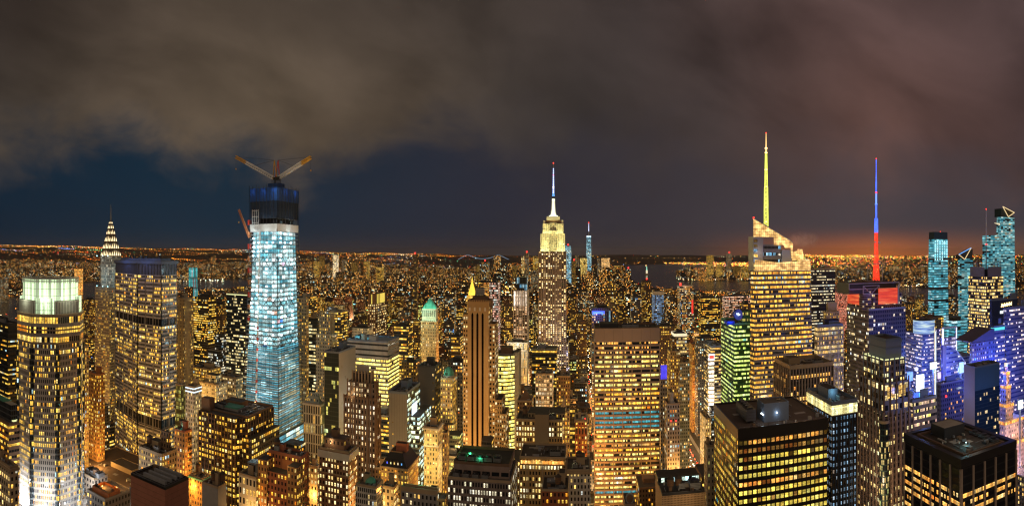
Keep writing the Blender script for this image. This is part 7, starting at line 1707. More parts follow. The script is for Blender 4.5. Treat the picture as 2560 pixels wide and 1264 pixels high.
far = [((1413, 1428), 5400, 614, f_wtc, 'teal glass tower with red-lit top just right of the floodlit skyscraper', True), ((1450, 1468), 5600, 645, fac('far_gold_wall', (.3, .22, .1), 8, 9, .8, .7, .85, .2, .3, 2, [(0, (1, .55, .08)), (1, (1, .8, .25))], .9), 'golden-lit block left of the far glass spire tower', False),
       ((1504, 1525), 5700, 645, FAC and fac('far_amber_wall', (.4, .25, .1), 8, 9, .9, .8, .95, .1, .2, 2, [(0, (1, .5, .12)), (1, (1, .66, .3))], .85), 'amber-lit square block right of the far glass spire tower', False),
       ((1536, 1558), 5900, 664, f_mid3, 'low pale-lit office on the waterfront right of the downtown cluster', False), ((1438, 1447), 5200, 640, f_mid2, 'slim dark tower between the teal and golden far towers', False),
       ((1430, 1440), 5000, 652, f_mid, 'stubby brown tower beside the teal far tower', True), ((1493, 1501), 6000, 646, f_mid2, 'small grey tower right of the far spire', False), ((1566, 1576), 5600, 672, f_mid, 'last small tower before the dark bay', True),
       ((1303, 1310), 5600, 640, fac('far_cream_wall', (.5, .45, .3), 8, 9, .8, .7, .7, .2, .3, 2, CREAM, .9), 'pale pointed far tower left of the floodlit skyscraper', False), ((1312, 1322), 5400, 632, f_mid2, 'speckled far tower with red top left of the floodlit skyscraper', True),
       ((1332, 1349), 5300, 640, f_mid3, 'slanted bright far block touching the floodlit skyscraper on its left', False), ((1272, 1290), 5000, 664, f_mid, 'dim far block with orange lights far left of the floodlit skyscraper', False), ((1326, 1345), 4300, 676, f_mid2, 'dark teal mid-far block left of the floodlit skyscraper', False),
       ((1768, 1784), 6600, 638, f_mid3, 'dark square tower across the river with pale-lit lower floors', False), ((1818, 1829), 7000, 633, f_mid2, 'dark rounded tower with thin spire across the river', True), ((1792, 1806), 6800, 660, f_mid3, 'low bright tower on the far river bank', False), ((1836, 1850), 6900, 664, f_mid, 'low amber tower on the far river bank', False), ((1856, 1872), 6600, 668, f_mid3, 'squat lit block on the far river bank near the faceted tower', False),
       ((832, 843), 7000, 637, fac('far_white_wall', (.5, .45, .35), 9, 10, .9, .8, .9, .2, .2, 2, [(0, (1, .62, .15)), (1, (1, .9, .7))], 1.1), 'bright gold and white far tower left of centre on the horizon', False), ((909, 921), 6000, 653, FAC and f_mid3, 'yellow-topped far block on the horizon left of the needle tower', False), ((798, 808), 7000, 640, f_mid, 'violet-topped far tower on the left horizon', False), ((784, 794), 6500, 652, f_mid3, 'pale stepped far tower on the left horizon', False), ((855, 866), 6800, 648, f_mid2, 'dim far tower right of the gold and white one', False), ((878, 890), 6500, 656, f_mid, 'amber far tower between two yellow ones', False), ((940, 956), 5500, 668, f_mid3, 'wide cream-topped far block left of the needle tower', False), ((1188, 1197), 4300, 660, f_mid, 'amber far slab below the suspension bridge', False), ((472, 484), 3900, 668, fac('teal_red_wall', (.1, .3, .3), 9, 60, .95, .9, 1, 0, 0, 1, [(0, (.05, .6, .65)), (.6, (.1, .7, .7)), (1, (1, .1, .1))], .5), 'teal and red lit block across the river at the left', False), ((186, 196), 4200, 672, fac('orange_far_wall', (.4, .2, .08), 9, 10, .95, .9, 1, 0, 0, 1, AMBER, .9), 'small orange-lit far block behind the lantern tower', False), ((-6, 6), 3600, 690, f_mid2, 'pale far tower at the left edge of the picture', False)]
for (px, D_, y, m_, lab, rd) in far:
    block('tower', lab, px, D_, y, m_, 45, 'tower', red=rd)
# statue on its pedestal in the bay
D = 8000; v0 = D * cos(A(1617)); xc = ux(1617, v0); zy = lambda y: zt(y, D)
t = thing('harbour_statue', 'tiny green-lit statue on a pedestal alone in the dark bay', 'statue', xc, v0)
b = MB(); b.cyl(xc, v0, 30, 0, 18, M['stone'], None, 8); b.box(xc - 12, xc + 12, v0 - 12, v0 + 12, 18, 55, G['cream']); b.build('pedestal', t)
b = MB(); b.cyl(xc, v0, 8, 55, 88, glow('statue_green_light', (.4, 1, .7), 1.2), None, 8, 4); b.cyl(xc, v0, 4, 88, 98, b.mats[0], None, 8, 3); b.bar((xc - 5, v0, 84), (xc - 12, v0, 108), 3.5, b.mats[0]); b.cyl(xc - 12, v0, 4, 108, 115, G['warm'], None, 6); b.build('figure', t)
# suspension bridge on the horizon
D = 12500; v0 = D * cos(A(1207)); X_ = lambda p: ux(p, v0); zy = lambda y: zt(y, D)
t = thing('suspension_bridge', 'long suspension bridge outlined in pale blue cable lights on the horizon left of centre', 'bridge', X_(1207), v0)
bl = glow('bridge_cable_light', (.35, .55, .75), .75); bd = plain('bridge_steel', (.12, .14, .16), .6)
xa, xb_ = X_(1170), X_(1246); zt_, zd = zy(636), zy(648) + 0
for x_ in (xa, xb_):
    b = MB()
    for dy in (-14, 14): b.box(x_ - 7, x_ + 7, v0 + dy - 4, v0 + dy + 4, 0, zt_, bd)
    b.box(x_ - 6, x_ + 6, v0 - 10, v0 + 10, zt_ - 14, zt_ - 2, bd); b.build('tower', t)
b = MB(); b.box(X_(1145), X_(1275), v0 - 12, v0 + 12, zd - 10, zd, bd); b.build('deck', t)
b = MB()
N_ = 24
for k in range(N_):
    f0, f1 = k / N_, (k + 1) / N_; cz = lambda f: zd + 12 + (zt_ - zd - 12) * (2 * f - 1) ** 2
    b.bar((xa + (xb_ - xa) * f0, v0 - 14, cz(f0)), (xa + (xb_ - xa) * f1, v0 - 14, cz(f1)), 6, bl)
b.bar((xa, v0 - 14, zt_), (X_(1146), v0 - 14, zd), 6, bl); b.bar((xb_, v0 - 14, zt_), (X_(1272), v0 - 14, zd), 6, bl); b.build('cable', t)
# ================================================================== GROUND, WATER, HILLS
gm = plain('asphalt_ground', (.035, .032, .030), .85, .4, .02)
def sheet(name, pts, z, m):
    b = MB(); b.face([(p[0], p[1], z) for p in pts], [(p[0], p[1]) for p in pts], m); return tag(b.build(name), kind='structure')
sheet('ground', [(-30000, -4000), (30000, -4000), (30000, 30000), (-30000, 30000)], 0, gm)
def water_mat():
    m = bpy.data.materials.new('night_water'); m.use_nodes = True; t = NT(m.node_tree)
    geo = t.n('NewGeometry').outputs['Position']
    ns = t.n('TexNoise', {'Vector': geo, 'Scale': .03, 'Detail': 6.0, 'Roughness': .7}).outputs[0]
    bp = t.n('Bump', {'Strength': .5, 'Distance': 6.0, 'Height': ns})
    pb = t.n('BsdfPrincipled', {'Base Color': (.012, .018, .026), 'Roughness': .16, 'Specular IOR Level': .6, 'Normal': bp.outputs[0]})
    t.t.links.new(pb.outputs[0], t.n('OutputMaterial').inputs[0]); return m
WM = water_mat()
def gp_(px, y): d = EYE * FV / (y - 632); return (d * sin(A(px)), d * cos(A(px)))
RIVERS = [('river', [(-60, 744), (60, 744), (150, 742), (215, 706), (265, 702), (350, 706), (440, 707), (500, 702), (560, 699), (645, 697), (700, 697), (700, 706), (645, 715), (560, 721), (440, 727), (350, 735), (265, 765), (215, 802), (-60, 806)]),
          ('bay', [(1500, 666), (1555, 663), (1690, 660), (1775, 663), (1770, 671), (1690, 674), (1690, 690), (1690, 704), (1760, 703), (1890, 702), (2090, 714), (2260, 719), (2420, 722), (2640, 728), (2640, 768), (2330, 762), (2100, 748), (1890, 733), (1640, 720), (1590, 706), (1560, 690), (1500, 674)])]
WPOLY = []
for nm, pts in RIVERS:
    P = []
    for (a_, c_) in zip(pts, pts[1:] + pts[:1]):
        for k in range(4): P.append(gp_(a_[0] + (c_[0] - a_[0]) * k / 4, a_[1] + (c_[1] - a_[1]) * k / 4))
    WPOLY.append(P)
    b = MB()
    import mathutils
    tri_ = mathutils.geometry.tessellate_polygon([[mathutils.Vector((p[0], p[1], 0)) for p in P]])
    for tr in tri_:
        T3 = [P[i] for i in tr]
        ar = (T3[1][0] - T3[0][0]) * (T3[2][1] - T3[0][1]) - (T3[1][1] - T3[0][1]) * (T3[2][0] - T3[0][0])
        if ar < 0: T3.reverse()
        b.face([(p[0], p[1], .5) for p in T3], [(p[0], p[1]) for p in T3], WM)
    tag(b.build(nm), kind='structure')
def wet(x, y):
    for P in WPOLY:
        c_ = False; j = len(P) - 1
        for i in range(len(P)):
            if (P[i][1] > y) != (P[j][1] > y) and x < (P[j][0] - P[i][0]) * (y - P[i][1]) / (P[j][1] - P[i][1]) + P[i][0]: c_ = not c_
            j = i
        if c_: return True
    return False
def hill_h(d, a):
    """far rolling land: higher towards the left end of the panorama"""
    px = (a + YAW) * FH + 1280
    s0 = 6500 + 9500 * min(1, max(0, (px - 1000) / 130)) if px < 1900 else 7500
    f = min(1, max(0, (d - s0) / (21500 - s0))); f = f * f * (3 - 2 * f)
    l = max(0, 1 - px / 1150) if px < 1150 else 0
    return f * (330 * l ** .8 + 150 + 14 * sin(px * .013) + 9 * sin(px * .041 + 1) + 5 * sin(px * .11)) * (d / 21500 if d > 21500 else 1)
b = MB()
az_ = [(-150 + k * 40 - 1280) / FH - YAW for k in range(73)]; dd = [6500, 7500, 8500, 9500, 10500, 12000, 13500, 15000, 16000, 17500, 19000, 20500, 21500, 26000]
hm = plain('far_land', (.018, .016, .016), .95, .4, .001)
for i in range(len(az_) - 1):
    for j in range(len(dd) - 1):
        Q = [(d * sin(a), d * cos(a), hill_h(d, a) - 6) for d, a in ((dd[j], az_[i]), (dd[j], az_[i + 1]), (dd[j + 1], az_[i + 1]), (dd[j + 1], az_[i]))]
        b.face(Q[::-1] if False else Q, [(0, 0)] * 4, hm)
tag(b.build('hills'), kind='structure')
# the busy avenue: lit roadway with lane paint between the blocks
am = plain('avenue_asphalt', (.06, .055, .05), .7, .3, .2)
sheet('avenue', [(158, 300), (196, 300), (196, 2600), (158, 2600)], .02, am)
b = MB(); 
for k in range(90): b.box(172.9, 173.1, 500 + k * 9, 504 + k * 9, .024, .03, M['whitepaint']); b.box(180.9, 181.1, 500 + k * 9, 504 + k * 9, .024, .03, M['whitepaint'])
tag(b.build('road_markings'), kind='structure')
b = MB()
for (x0, x1) in ((153, 158), (196, 201)): b.box(x0, x1, 300, 2600, 0, .14, M['concrete'])
tag(b.build('pavement'), kind='structure')
# ================================================================== CARS ON THE AVENUE
carm = [plain('car_paint_yellow', (.6, .36, .03), .3, .1, 1), plain('car_paint_dark', (.03, .03, .035), .3, .1, 1), plain('car_paint_white', (.6, .6, .6), .3, .1, 1)]
hl = glow('headlight', (1, .85, .6), 34); tl = glow('tail_light', (1, .06, .02), 22); gl = plain('car_glass', (.01, .01, .012), .1, .1, 1)
def car_proto(m):
    t = thing('car', '', 'car', 0, 0)
    b = MB(); b.prism([(-.9, -2.2), (.9, -2.2), (.9, 2.2), (-.9, 2.2)], .35, .85, m, m, base=True); b.prism([(-.82, -1.5), (.82, -1.5), (.82, 1.0), (-.82, 1.0)], .85, 1.4, gl, m, [(-.68, -1.0), (.68, -1.0), (.68, .5), (-.68, .5)]); b.build('body', t)
    for x_ in (-.8, .8):
        for y_ in (-1.4, 1.4): b = MB(); b.cyl(0, 0, .33, -.12, .12, M['black'], None, 12); o = b.build('wheel', t); o.matrix_parent_inverse.identity(); o.rotation_euler = (0, pi / 2, 0); o.location = (x_, y_, .33)
    for x_ in (-.6, .6):
        b = MB(); b.box(x_ - .3, x_ + .3, 2.2, 2.3, .45, .85, hl); b.build('headlight', t)
        b = MB(); b.box(x_ - .3, x_ + .3, -2.3, -2.2, .5, .85, tl); b.build('tail_light', t)
    return t
protos = [car_proto(m) for m in carm]; used = [False] * 3
q = random.Random(21)
clab = ['yellow taxi among the traffic on the busy avenue below the white sign column', 'dark car among the traffic on the busy avenue below the white sign column', 'white car among the traffic on the busy avenue below the white sign column']
n = 0
for lane in range(5):
    y = 700 + q.uniform(0, 10)
    while y < 1180 and n < 150:
        k = q.choice([0, 0, 1, 2]); x = 163 + lane * 7
        if not used[k]: o = protos[k]; used[k] = True; ch = []
        else:
            o = protos[k].copy(); COL.objects.link(o)
            for c_ in list(protos[k].children):
                d_ = c_.copy(); COL.objects.link(d_); d_.parent = o
        o.location = (x + q.uniform(-.3, .3), y, .05); o.rotation_euler = (0, 0, pi if lane < 3 else 0)
        tag(o, clab[k], 'car', 'traffic on the busy avenue'); n += 1
        y += q.uniform(6.5, 15)
for k in range(10):
    lamp(177 + (k % 2) * 16 - 8, 600 + k * 66, 11, 60000, (1, .5, .16), .4, 'street_lamp_light')
# ================================================================== ORDINARY BLOCKS BETWEEN THE LANDMARKS
GRP = {}
styles = [fac('walkup_brown', (.10, .066, .045), 2.8, 3.5, .42, .5, .24, .12, .3, 2, GOLD, 1.4), fac('walkup_red', (.15, .055, .03), 2.8, 3.5, .42, .5, .30, .15, .35, 2, [(0, (1, .3, .06)), (.6, (1, .6, .2)), (1, (1, .8, .5))], 1.15),
          fac('loft_tan', (.16, .12, .075), 3.0, 3.8, .5, .55, .34, .2, .4, 3, GOLD, 1.4), fac('loft_grey', (.095, .095, .10), 3.0, 3.8, .5, .55, .26, .2, .4, 2, MIXED, 1.4),
          fac('slab_bands', (.055, .055, .062), 2.6, 3.8, .92, .5, .40, .45, .55, 5, GOLD, 1.05), fac('slab_cream', (.21, .195, .15), 2.8, 3.6, .46, .52, .45, .2, .4, 2, CREAM, 1.05),
          fac('tower_green', (.06, .07, .06), 2.6, 3.9, .9, .5, .4, .4, .5, 5, LIME, .95), fac('tower_cool', (.07, .085, .10), 2.6, 3.8, .85, .52, .32, .3, .5, 3, [(0, (.15, .4, .6)), (.5, (1, .8, .45)), (1, (.7, .9, 1))], 1.0)]
wn = ['brown brick', 'dark red brick', 'tan stone', 'grey stone', 'dark ribbon-windowed', 'cream', 'green-lit', 'cool-lit']
def region(px):
    for lim, s in ((260, 'behind the octagonal lantern tower'), (480, 'behind the broad slab tower'), (640, 'between the slab tower and the unfinished tower'), (860, 'between the unfinished tower and the banded office'), (1040, 'around the yellow-banded office'), (1160, 'around the copper-roofed tower'), (1260, 'behind the striped stone tower'), (1440, 'around the foot of the floodlit skyscraper'), (1660, 'behind the travertine slab'), (1800, 'beyond the busy avenue'), (1900, 'behind the green glass tower'), (2120, 'behind the faceted tower'), (2300, 'beyond the mast tower')):
        if px < lim: return s
    return 'among the blue-lit towers'
def hits(r):
    for f in FOOT:
        if r[0] < f[1] and r[1] > f[0] and r[2] < f[3] and r[3] > f[2]: return True
    return False
lots = []
q = random.Random(77)
aves = [-1250, -1050, -870, -690, -540, -390, -250, -110, 30, 157, 197, 330, 480, 630, 790, 950, 1120, 1300, 1500]
v = 250.0
while v < 2300:
    for dep in (30, 30):
        for a0, a1 in zip(aves, aves[1:]):
            if (a0, a1) == (157, 197): continue
            u = a0 + 11
            while u < a1 - 16:
                wd = q.uniform(17, 40); 
                if u + wd > a1 - 9: wd = a1 - 9 - u
                if wd > 9: lots.append((u, u + wd - .4, v, v + dep - .5))
                u += wd
        v += dep
    v += 18
cand = []
for r in lots:
    xc, yc = (r[0] + r[1]) / 2, (r[2] + r[3]) / 2; d = hypot(xc, yc); a = math.atan2(xc, yc); px = (a + YAW) * FH + 1280
    if px < -60 or px > 2620 or d < 330 or wet(xc, yc): q.random(); continue
    if hits(r): q.random(); continue
    cap = EYE - (930 - 632) * d / FV if d < 620 else EYE - (870 - 632) * d / FV if d < 900 else EYE - (740 - 632) * d / FV
    if px < 60 or 1040 < px < 1160: cap = min(cap, EYE - (960 - 632) * d / FV) if d < 700 else cap
    h = q.choice([20, 26, 32, 38, 46, 54, 64, 78]) * q.uniform(.85, 1.2)
    if q.random() < .16: h *= q.uniform(1.4, 2.1)
    if d < 620: h = q.uniform(45, 95)
    if 1695 < px < 1772: h = min(h, 24 if d > 700 else max(12, EYE - (1200 - 632) * (d + 25) / FV))
    cand.append((d, px, r, max(12, min(h, cap))))
cand.sort(key=lambda c: c[0])
def lowblock(b, r, h, s, qq, rich, t=None):
    """walls and roof pieces; with t given, each piece is a part of t"""
    m = styles[s]; b.box(*r, 0, h, m, M['tar'] if qq.random() < .6 else M['gravel'], None, False)
    w_, l_ = r[1] - r[0], r[3] - r[2]
    if t: b.build('wall', t)
    if rich:
        p = MB() if t else b
        p.ring(r[0] - .1, r[1] + .1, r[2] - .1, r[3] + .1, h, h + 1.1, .5, M['brown'] if s < 3 else M['concrete'])
        if t: p.build('parapet', t); p = MB()
        x0, y0 = r[0] + w_ * qq.uniform(.15, .5), r[2] + l_ * qq.uniform(.2, .5)
        p.box(x0, x0 + w_ * .3, y0, y0 + l_ * .3, h, h + qq.uniform(3, 6), M['brown'] if s < 3 else M['galv'])
        if t: p.build('bulkhead', t)
        for k in range(3):
            if t: p = MB()
            x0, y0 = r[0] + w_ * qq.uniform(.08, .8), r[2] + l_ * qq.uniform(.08, .8); p.box(x0, x0 + 2.2, y0, y0 + 1.8, h, h + 1.6, M[qq.choice(['galv', 'darkmetal', 'paleroof'])])
            if t: p.build('air_handler', t)
        if qq.random() < .35:
            x0, y0 = r[0] + w_ * .75, r[2] + l_ * .6
            if t: water_tank(t, x0, y0, h, 1.9, 3.6)
            else: b.cyl(x0, y0, 1.9, h + 2.4, h + 6, M['wood'], None, 10); b.cyl(x0, y0, 2.1, h + 6, h + 7.3, M['tar'], None, 10, .1); b.box(x0 - 1.2, x0 + 1.2, y0 - 1.2, y0 + 1.2, h, h + 2.4, M['darkmetal'])
        if qq.random() < .3:
            if t: b = MB()
            b.box(r[0] + w_ * .2, r[1] - w_ * .2, r[2] + l_ * .45, r[3] - .5, h, h * 1.18, m, M['tar'])
            if t: b.build('setback_tier', t)
NI = 190
far_mb = MB()
for k, (d, px, r, h) in enumerate(cand):
    s = q.choices(range(8), [5, 4, 5, 4, 3, 3, 1, 1.2])[0]
    if k < NI:
        
        if k < 90: o = thing('city_building', '', 'building', (r[0] + r[1]) / 2, (r[2] + r[3]) / 2); lowblock(MB(), r, h, s, q, True, o)
        else: b = MB(); lowblock(b, r, h, s, q, True); o = b.build('city_building')
        hw = 'low-rise' if h < 32 else 'mid-rise' if h < 62 else 'high-rise'
        lab = '%s %s block in the crowd %s' % (wn[s], hw, region(px))
        tag(o, lab, 'building', 'ordinary blocks ' + region(px))
    else: lowblock(far_mb, r, h, s, q, d < 1500)
# ================================================================== THE CITY RUNNING TO THE HORIZON
cm_ = [fac('far_city_a', (.1, .08, .06), 4.5, 4.5, .6, .55, .15, .1, .25, 2, [(0, (1, .14, .01)), (.3, (1, .34, .03)), (.6, (1, .52, .09)), (.85, (1, .76, .34)), (.93, (.9, .95, .8)), (1, (.2, .8, .7))], 2.4, patchy=True, tint=True), fac('far_city_b', (.1, .1, .1), 6.5, 6, .75, .6, .15, .15, .3, 2, MIXED, 2.2, patchy=True, tint=True)]
d = 2250.0; nfar = 0
while d < 11500:
    st = 46 + (d - 2250) * .017; a = -1.10
    while a < .87:
        dd_ = d + q.uniform(-.4, .4) * st; aa = a + q.uniform(-.2, .2) * st / d
        x, y = dd_ * sin(aa), dd_ * cos(aa); a += st / d * q.uniform(.9, 1.5)
        if wet(x, y) or wet(x + st * .4, y) or wet(x - st * .4, y) or wet(x, y + st * .5): continue
        px = (aa + YAW) * FH + 1280
        w_, l_ = st * q.uniform(.3, .72), st * q.uniform(.3, .6)
        h = q.choice([10, 14, 18, 24, 30, 42]) * q.uniform(.8, 1.3)
        if q.random() < .07: h *= q.uniform(1.6, 2.8)
        if 1240 < px < 1580 and 4300 < dd_ < 6500 and q.random() < .5: h *= q.uniform(1.8, 4.2)
        if 760 < px < 960 and 6000 < dd_ < 7500 and q.random() < .35: h *= q.uniform(1.8, 4)
        if 1690 < px < 1885 and dd_ > 5500 and dd_ < 8000 and q.random() < .3: h *= q.uniform(1.6, 3)
        h = min(h, EYE - 22 * dd_ / FV) if not (1240 < px < 1580) else min(h, 235)
        if any(wet(x * f_, y * f_) for f_ in (1.06, 1.14, 1.25, 1.4)) and not (1240 < px < 1580): h = min(h, q.uniform(6, 11))
        h = max(h, 6)
        g0 = hill_h(dd_, aa) if dd_ > 6500 else 0
        c0 = q.choice([(.05, .034, .024), (.075, .032, .018), (.045, .04, .037), (.085, .065, .042), (.03, .03, .034)]); far_mb.tc = c0
        far_mb.box(x - w_ / 2, x + w_ / 2, y - l_ / 2, y + l_ / 2, max(0, g0 - 8), g0 + h, cm_[0 if q.random() < .65 else 1], M['tar'], None, False); nfar += 1
    d += st * 1.05
tag(far_mb.build('city_blocks', None, True), kind='stuff')
# street and yard lights: small lamps by the thousand
def dotmat():
    m = bpy.data.materials.new('street_lamp_glow'); m.use_nodes = True; t = NT(m.node_tree)
    vc = t.n('VertexColor', layer_name='tint').outputs[0]
    pb = t.n('BsdfPrincipled', {'Base Color': (.02, .02, .02), 'Emission Color': vc, 'Emission Strength': 9.0})
    t.t.links.new(pb.outputs[0], t.n('OutputMaterial').inputs[0]); m.cycles.emission_sampling = 'NONE'; return m
DM = dotmat()
lm = MB()
def dot(x, y, z, r_, c_):
    lm.tc = c_
    T = [(x, y, z + r_), (x - r_, y - r_ * .6, z), (x + r_, y - r_ * .6, z), (x, y + r_, z), (x, y, z - r_)]
    for f in ((0, 1, 2), (0, 2, 3), (0, 3, 1), (4, 2, 1), (4, 3, 2), (4, 1, 3)): lm.face([T[i] for i in f], [(0, 0)] * 3, DM)
PAL = [((1, .20, .01), 30), ((1, .36, .03), 26), ((1, .58, .12), 16), ((1, .82, .45), 8), ((.6, .95, 1), 5), ((1, .03, .02), 8), ((.15, .9, .4), 3), ((.2, .35, 1), 2)]
cols = [c for c, _ in PAL]; wts = [w_ for _, w_ in PAL]
q = random.Random(5)
def shade(c_, k): return tuple(v_ * k for v_ in c_)
def place(x, y, c_, k):
    d_ = hypot(x, y); a_ = math.atan2(x, y)
    if d_ < 1900 or d_ > 23500 or abs(a_ + YAW) > .98 or wet(x, y): return
    dot(x, y, (hill_h(d_, a_) if d_ > 6500 else 0) + q.uniform(5, 16), d_ * .00052 * q.choice([.38, .48, .6, .75]), shade(c_, q.uniform(.18, 1.0) ** 1.6 * k))
for n_ in range(900):                                   # rows of lamps along streets and highways
    px = q.uniform(-60, 2620); a = (px - 1280) / FH - YAW
    D_ = q.uniform(6500, 23000) if (px < 1100 and q.random() < .55) else 1 / q.uniform(1 / 22500, 1 / 2300)
    x, y = D_ * sin(a), D_ * cos(a)
    th = q.choice([0, pi / 2]) + .25 * sin(x * .0003) + .3 * sin(y * .0002 + 2); ln = q.uniform(.05, .16) * D_; n = q.randint(7, 20)
    c_ = q.choices(cols, [34, 30, 14, 7, 4, 2, 2, 1])[0]; k = q.choice([.6, 1, 1, 1.8])
    for i in range(n): f_ = (i / n - .5) * ln + q.uniform(-.2, .2) * ln / n; place(x + f_ * cos(th), y + f_ * sin(th), c_, k)
for n_ in range(7000):                                  # scattered yard, shop and window lights, thick in some quarters and thin in others
    px = q.uniform(-20, 2580); a = (px - 1280) / FH - YAW
    D_ = q.uniform(6500, 23000) if (px < 1100 and q.random() < .5) else 1 / q.uniform(1 / 22500, 1 / 2300)
    x, y = D_ * sin(a), D_ * cos(a)
    if sin(x * .0013 + 1) * sin(y * .0011) + sin(x * .0004) * cos(y * .0006 + 2) + q.uniform(-1, 1) < -.25: continue
    place(x, y, q.choices(cols, wts)[0], q.choice([.5, .8, 1.2, 2.2]))
for k in range(4600):                                  # the brilliant port and airport band to the right
    px = q.choice([q.uniform(1880, 2580), q.uniform(1660, 1890), q.gauss(2090, 90)]); a = (px - 1280) / FH - YAW
    D_ = q.uniform(9500, 23000) if px > 1890 else q.uniform(10500, 17000)
    x, y = D_ * sin(a), D_ * cos(a)
    if wet(x, y): continue
    dot(x, y, hill_h(D_, a) + q.uniform(5, 25), D_ * .0005 * q.choice([.4, .55, .8]), tuple(q.choice([.4, .8, 1.6]) * v_ for v_ in q.choice([(1, .30, .02), (1, .42, .05), (1, .52, .10), (1, .7, .26), (1, .2, .015)])))
for k in range(2600):                                  # among the nearer low-rise
    D_ = q.uniform(900, 2600); px = q.uniform(-20, 2580); a = (px - 1280) / FH - YAW; x, y = D_ * sin(a), D_ * cos(a)
    if wet(x, y) or hits((x - 1, x + 1, y - 1, y + 1)): continue
    dot(x, y, q.uniform(8, 60), D_ * .00055 * q.choice([.4, .6, .8, 1.1]), q.choices(cols, [24, 22, 16, 10, 9, 10, 6, 5])[0])
for u_ in (-540, -390, -250, -110, 30, 330, 480, 630):  # kerb lamps, headlights and tail lights down the avenues
    y = 420.0
    while y < 2300:
        for dx in (-7, 7):
            if q.random() < .8: dot(u_ + dx, y, 8, .55 + y * .0002, q.choice([(1, .36, .04), (1, .5, .12), (1, .42, .06)]))
        for k in range(2):
            xx = u_ + q.uniform(-5, 5); dot(xx, y + q.uniform(0, 20), 1, .45 + y * .0002, (1, .04, .02) if xx < u_ else (1, .85, .6))
        y += 24
v_ = 241.0
while v_ < 2300:                                        # and along the cross streets
    u_ = -1200.0
    while u_ < 1400:
        d_ = hypot(u_, v_)
        if 430 < d_ < 2300 and abs(math.atan2(u_, v_) + YAW) < .97 and q.random() < .7 and not hits((u_ - 1, u_ + 1, v_ - 1, v_ + 1)):
            dot(u_, v_ + q.choice([-6, 6]), 8, .5 + d_ * .0002, q.choice([(1, .34, .04), (1, .46, .1), (1, .6, .25), (1, .04, .02), (.9, .9, .8)]))
        u_ += 22
    v_ += 78
for k in range(260):                                   # waterside promenades
    px, yy = q.choice([(q.uniform(1690, 1885), q.uniform(690, 701)), (q.uniform(440, 560), q.uniform(698, 706)), (q.uniform(2255, 2320), q.uniform(712, 718)), (q.uniform(-10, 150), q.uniform(735, 742))]); x, y = gp_(px, yy)
    dot(x, y, 8, hypot(x, y) * .0006 * q.choice([.5, .8]), q.choice([(.6, 1, .75), (1, .9, .6), (.8, .95, 1), (1, .6, .2)]))
tag(lm.build('street_lights', None, True), kind='stuff')
# warm light rising out of the street canyons
q = random.Random(15)
for v_ in range(436, 1360, 78):
    for u_ in (-690, -540, -465, -390, -320, -250, -180, -110, -40, 30, 110, 250, 330, 405, 480, 560):
        d = hypot(u_, v_); px = (math.atan2(u_, v_) + YAW) * FH + 1280
        if px < 0 or px > 2560 or d < 430 or d > 1350 or hits((u_ - 2, u_ + 2, v_ - 2, v_ + 2)): continue
        c_ = q.choice([(1, .46, .10), (1, .42, .08), (1, .55, .2)]) if px < 2150 else (.4, .4, 1)
        lamp(u_, v_ + q.uniform(-20, 20), 18, 170000, c_, 3)
q = random.Random(23)
for k in range(70):                                    # the same glow farther down town
    d = q.uniform(1350, 2500); px = q.uniform(0, 2560); a = (px - 1280) / FH - YAW; x, y = d * sin(a), d * cos(a)
    if hits((x - 2, x + 2, y - 2, y + 2)) or wet(x, y): continue
    lamp(x, y, 40, 420000, q.choice([(1, .40, .07), (1, .48, .12), (1, .34, .06), (1, .6, .3)]), 4)
q = random.Random(19)
for k in range(46):                                    # random coloured fill lamps added to vary the light on the walls
    d = q.uniform(560, 1250); px = q.uniform(30, 2150); a = (px - 1280) / FH - YAW; x, y = d * sin(a), d * cos(a)
    if hits((x - 2, x + 2, y - 2, y + 2)): continue
    lamp(x, y, q.uniform(20, 60), q.uniform(8000, 24000), q.choice([(1, .3, .05), (1, .2, .05), (.2, .9, .8), (1, .7, .3), (.3, 1, .5), (.4, .6, 1), (1, .5, .1)]), 1)
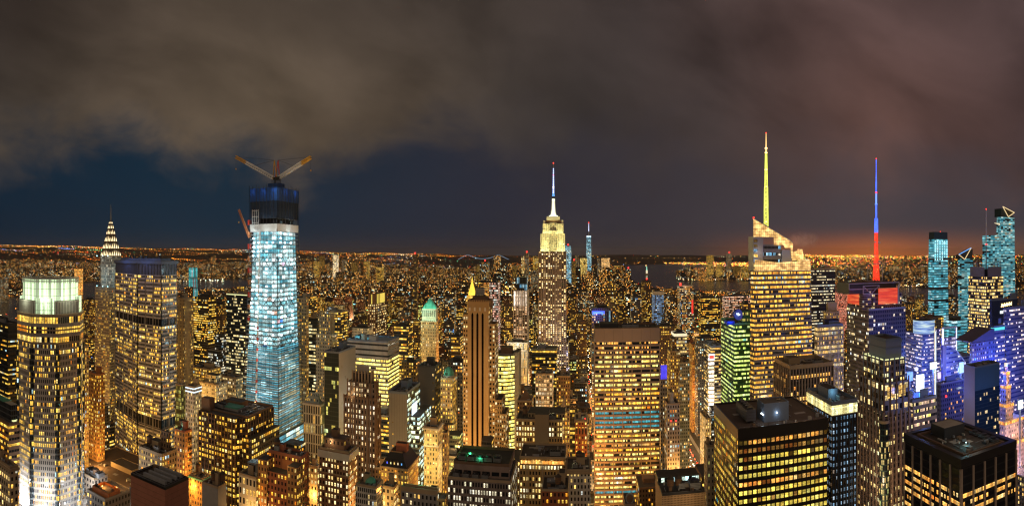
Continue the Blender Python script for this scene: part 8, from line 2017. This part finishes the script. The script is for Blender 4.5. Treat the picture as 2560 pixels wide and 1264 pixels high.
for (p_, y_, D_, w_) in ((232, 1195, 480, 30000), (478, 1195, 455, 12000), (590, 1215, 420, 14000), (488, 1120, 520, 30000), (783, 1215, 430, 11000), (925, 1245, 400, 22000), (1050, 1190, 470, 26000), (1114, 1150, 560, 60000), (1110, 1225, 450, 30000), (1275, 1150, 470, 30000), (1436, 1190, 470, 26000), (1478, 1120, 560, 50000), (1470, 1060, 640, 50000), (1300, 1040, 620, 40000), (1690, 1180, 560, 50000), (1640, 1100, 640, 30000), (300, 1150, 560, 26000), (210, 1100, 540, 30000), (470, 1000, 680, 50000), (1010, 920, 760, 50000), (1140, 900, 800, 60000)):
    lamp(D_ * sin(A(p_)), D_ * cos(A(p_)), max(14, zt(y_, D_) - 6), w_ * 1.3, q.choice([(1, .44, .09), (1, .52, .14), (1, .38, .07)]), 1.5)  # amber lamps added in the gaps to warm the foreground walls
# steam from the faceted tower's roof
sm = bpy.data.materials.new('steam'); sm.use_nodes = True; t_ = NT(sm.node_tree)
geo = t_.n('TexCoord').outputs['Object']
ns = t_.n('TexNoise', {'Vector': geo, 'Scale': .12, 'Detail': 5.0, 'Roughness': .65, 'Distortion': .8}).outputs[0]
ln = t_.n('VectorMath', {0: t_.n('VectorMath', {0: geo, 1: (1 / 22, 1 / 9, 1 / 10)}, operation='MULTIPLY').outputs[0]}, operation='LENGTH').outputs[1]
dn = t_.m('MULTIPLY', t_.ss(ln, 1.0, .1), t_.m('MULTIPLY', t_.ss(ns, .36, .7), .12))
pv = t_.n('VolumePrincipled', {'Color': (.85, .75, .7), 'Density': dn, 'Anisotropy': .2})
t_.t.links.new(pv.outputs[0], t_.n('OutputMaterial').inputs[1])
v0 = 575; xc, zc_ = ux(1996, v0), zt(598, 590)
b = MB()
for k in range(8):
    a0, a1 = -pi / 2 + k * pi / 8, -pi / 2 + (k + 1) * pi / 8
    P = lambda a_: [(22 * cos(a_) * cos(2 * pi * i / 16), 9 * cos(a_) * sin(2 * pi * i / 16), 10 * sin(a_)) for i in range(16)]
    A0, A1 = P(a0), P(a1)
    for i in range(16):
        j = (i + 1) % 16; b.face([A0[i], A0[j], A1[j], A1[i]], [(0, 0)] * 4, sm)
o = b.build('steam'); o.location = (xc + 8, v0, zc_); tag(o, kind='stuff')
lamp(xc - 6, v0 + 1, zc_ - 2, 30000, (1, .45, .3), .8, 'roof_lamp_light', 1.0)

# ================================================================== NIGHT HAZE
hzm = bpy.data.materials.new('haze'); hzm.use_nodes = True; t_ = NT(hzm.node_tree)
pv = t_.n('VolumePrincipled', {'Color': (.80, .74, .68), 'Density': .000014, 'Anisotropy': .3})
t_.t.links.new(pv.outputs[0], t_.n('OutputMaterial').inputs[1])
b = MB(); b.box(-31000, 31000, -4600, 31000, -1.0, 445.0, hzm); tag(b.build('haze'), kind='stuff')
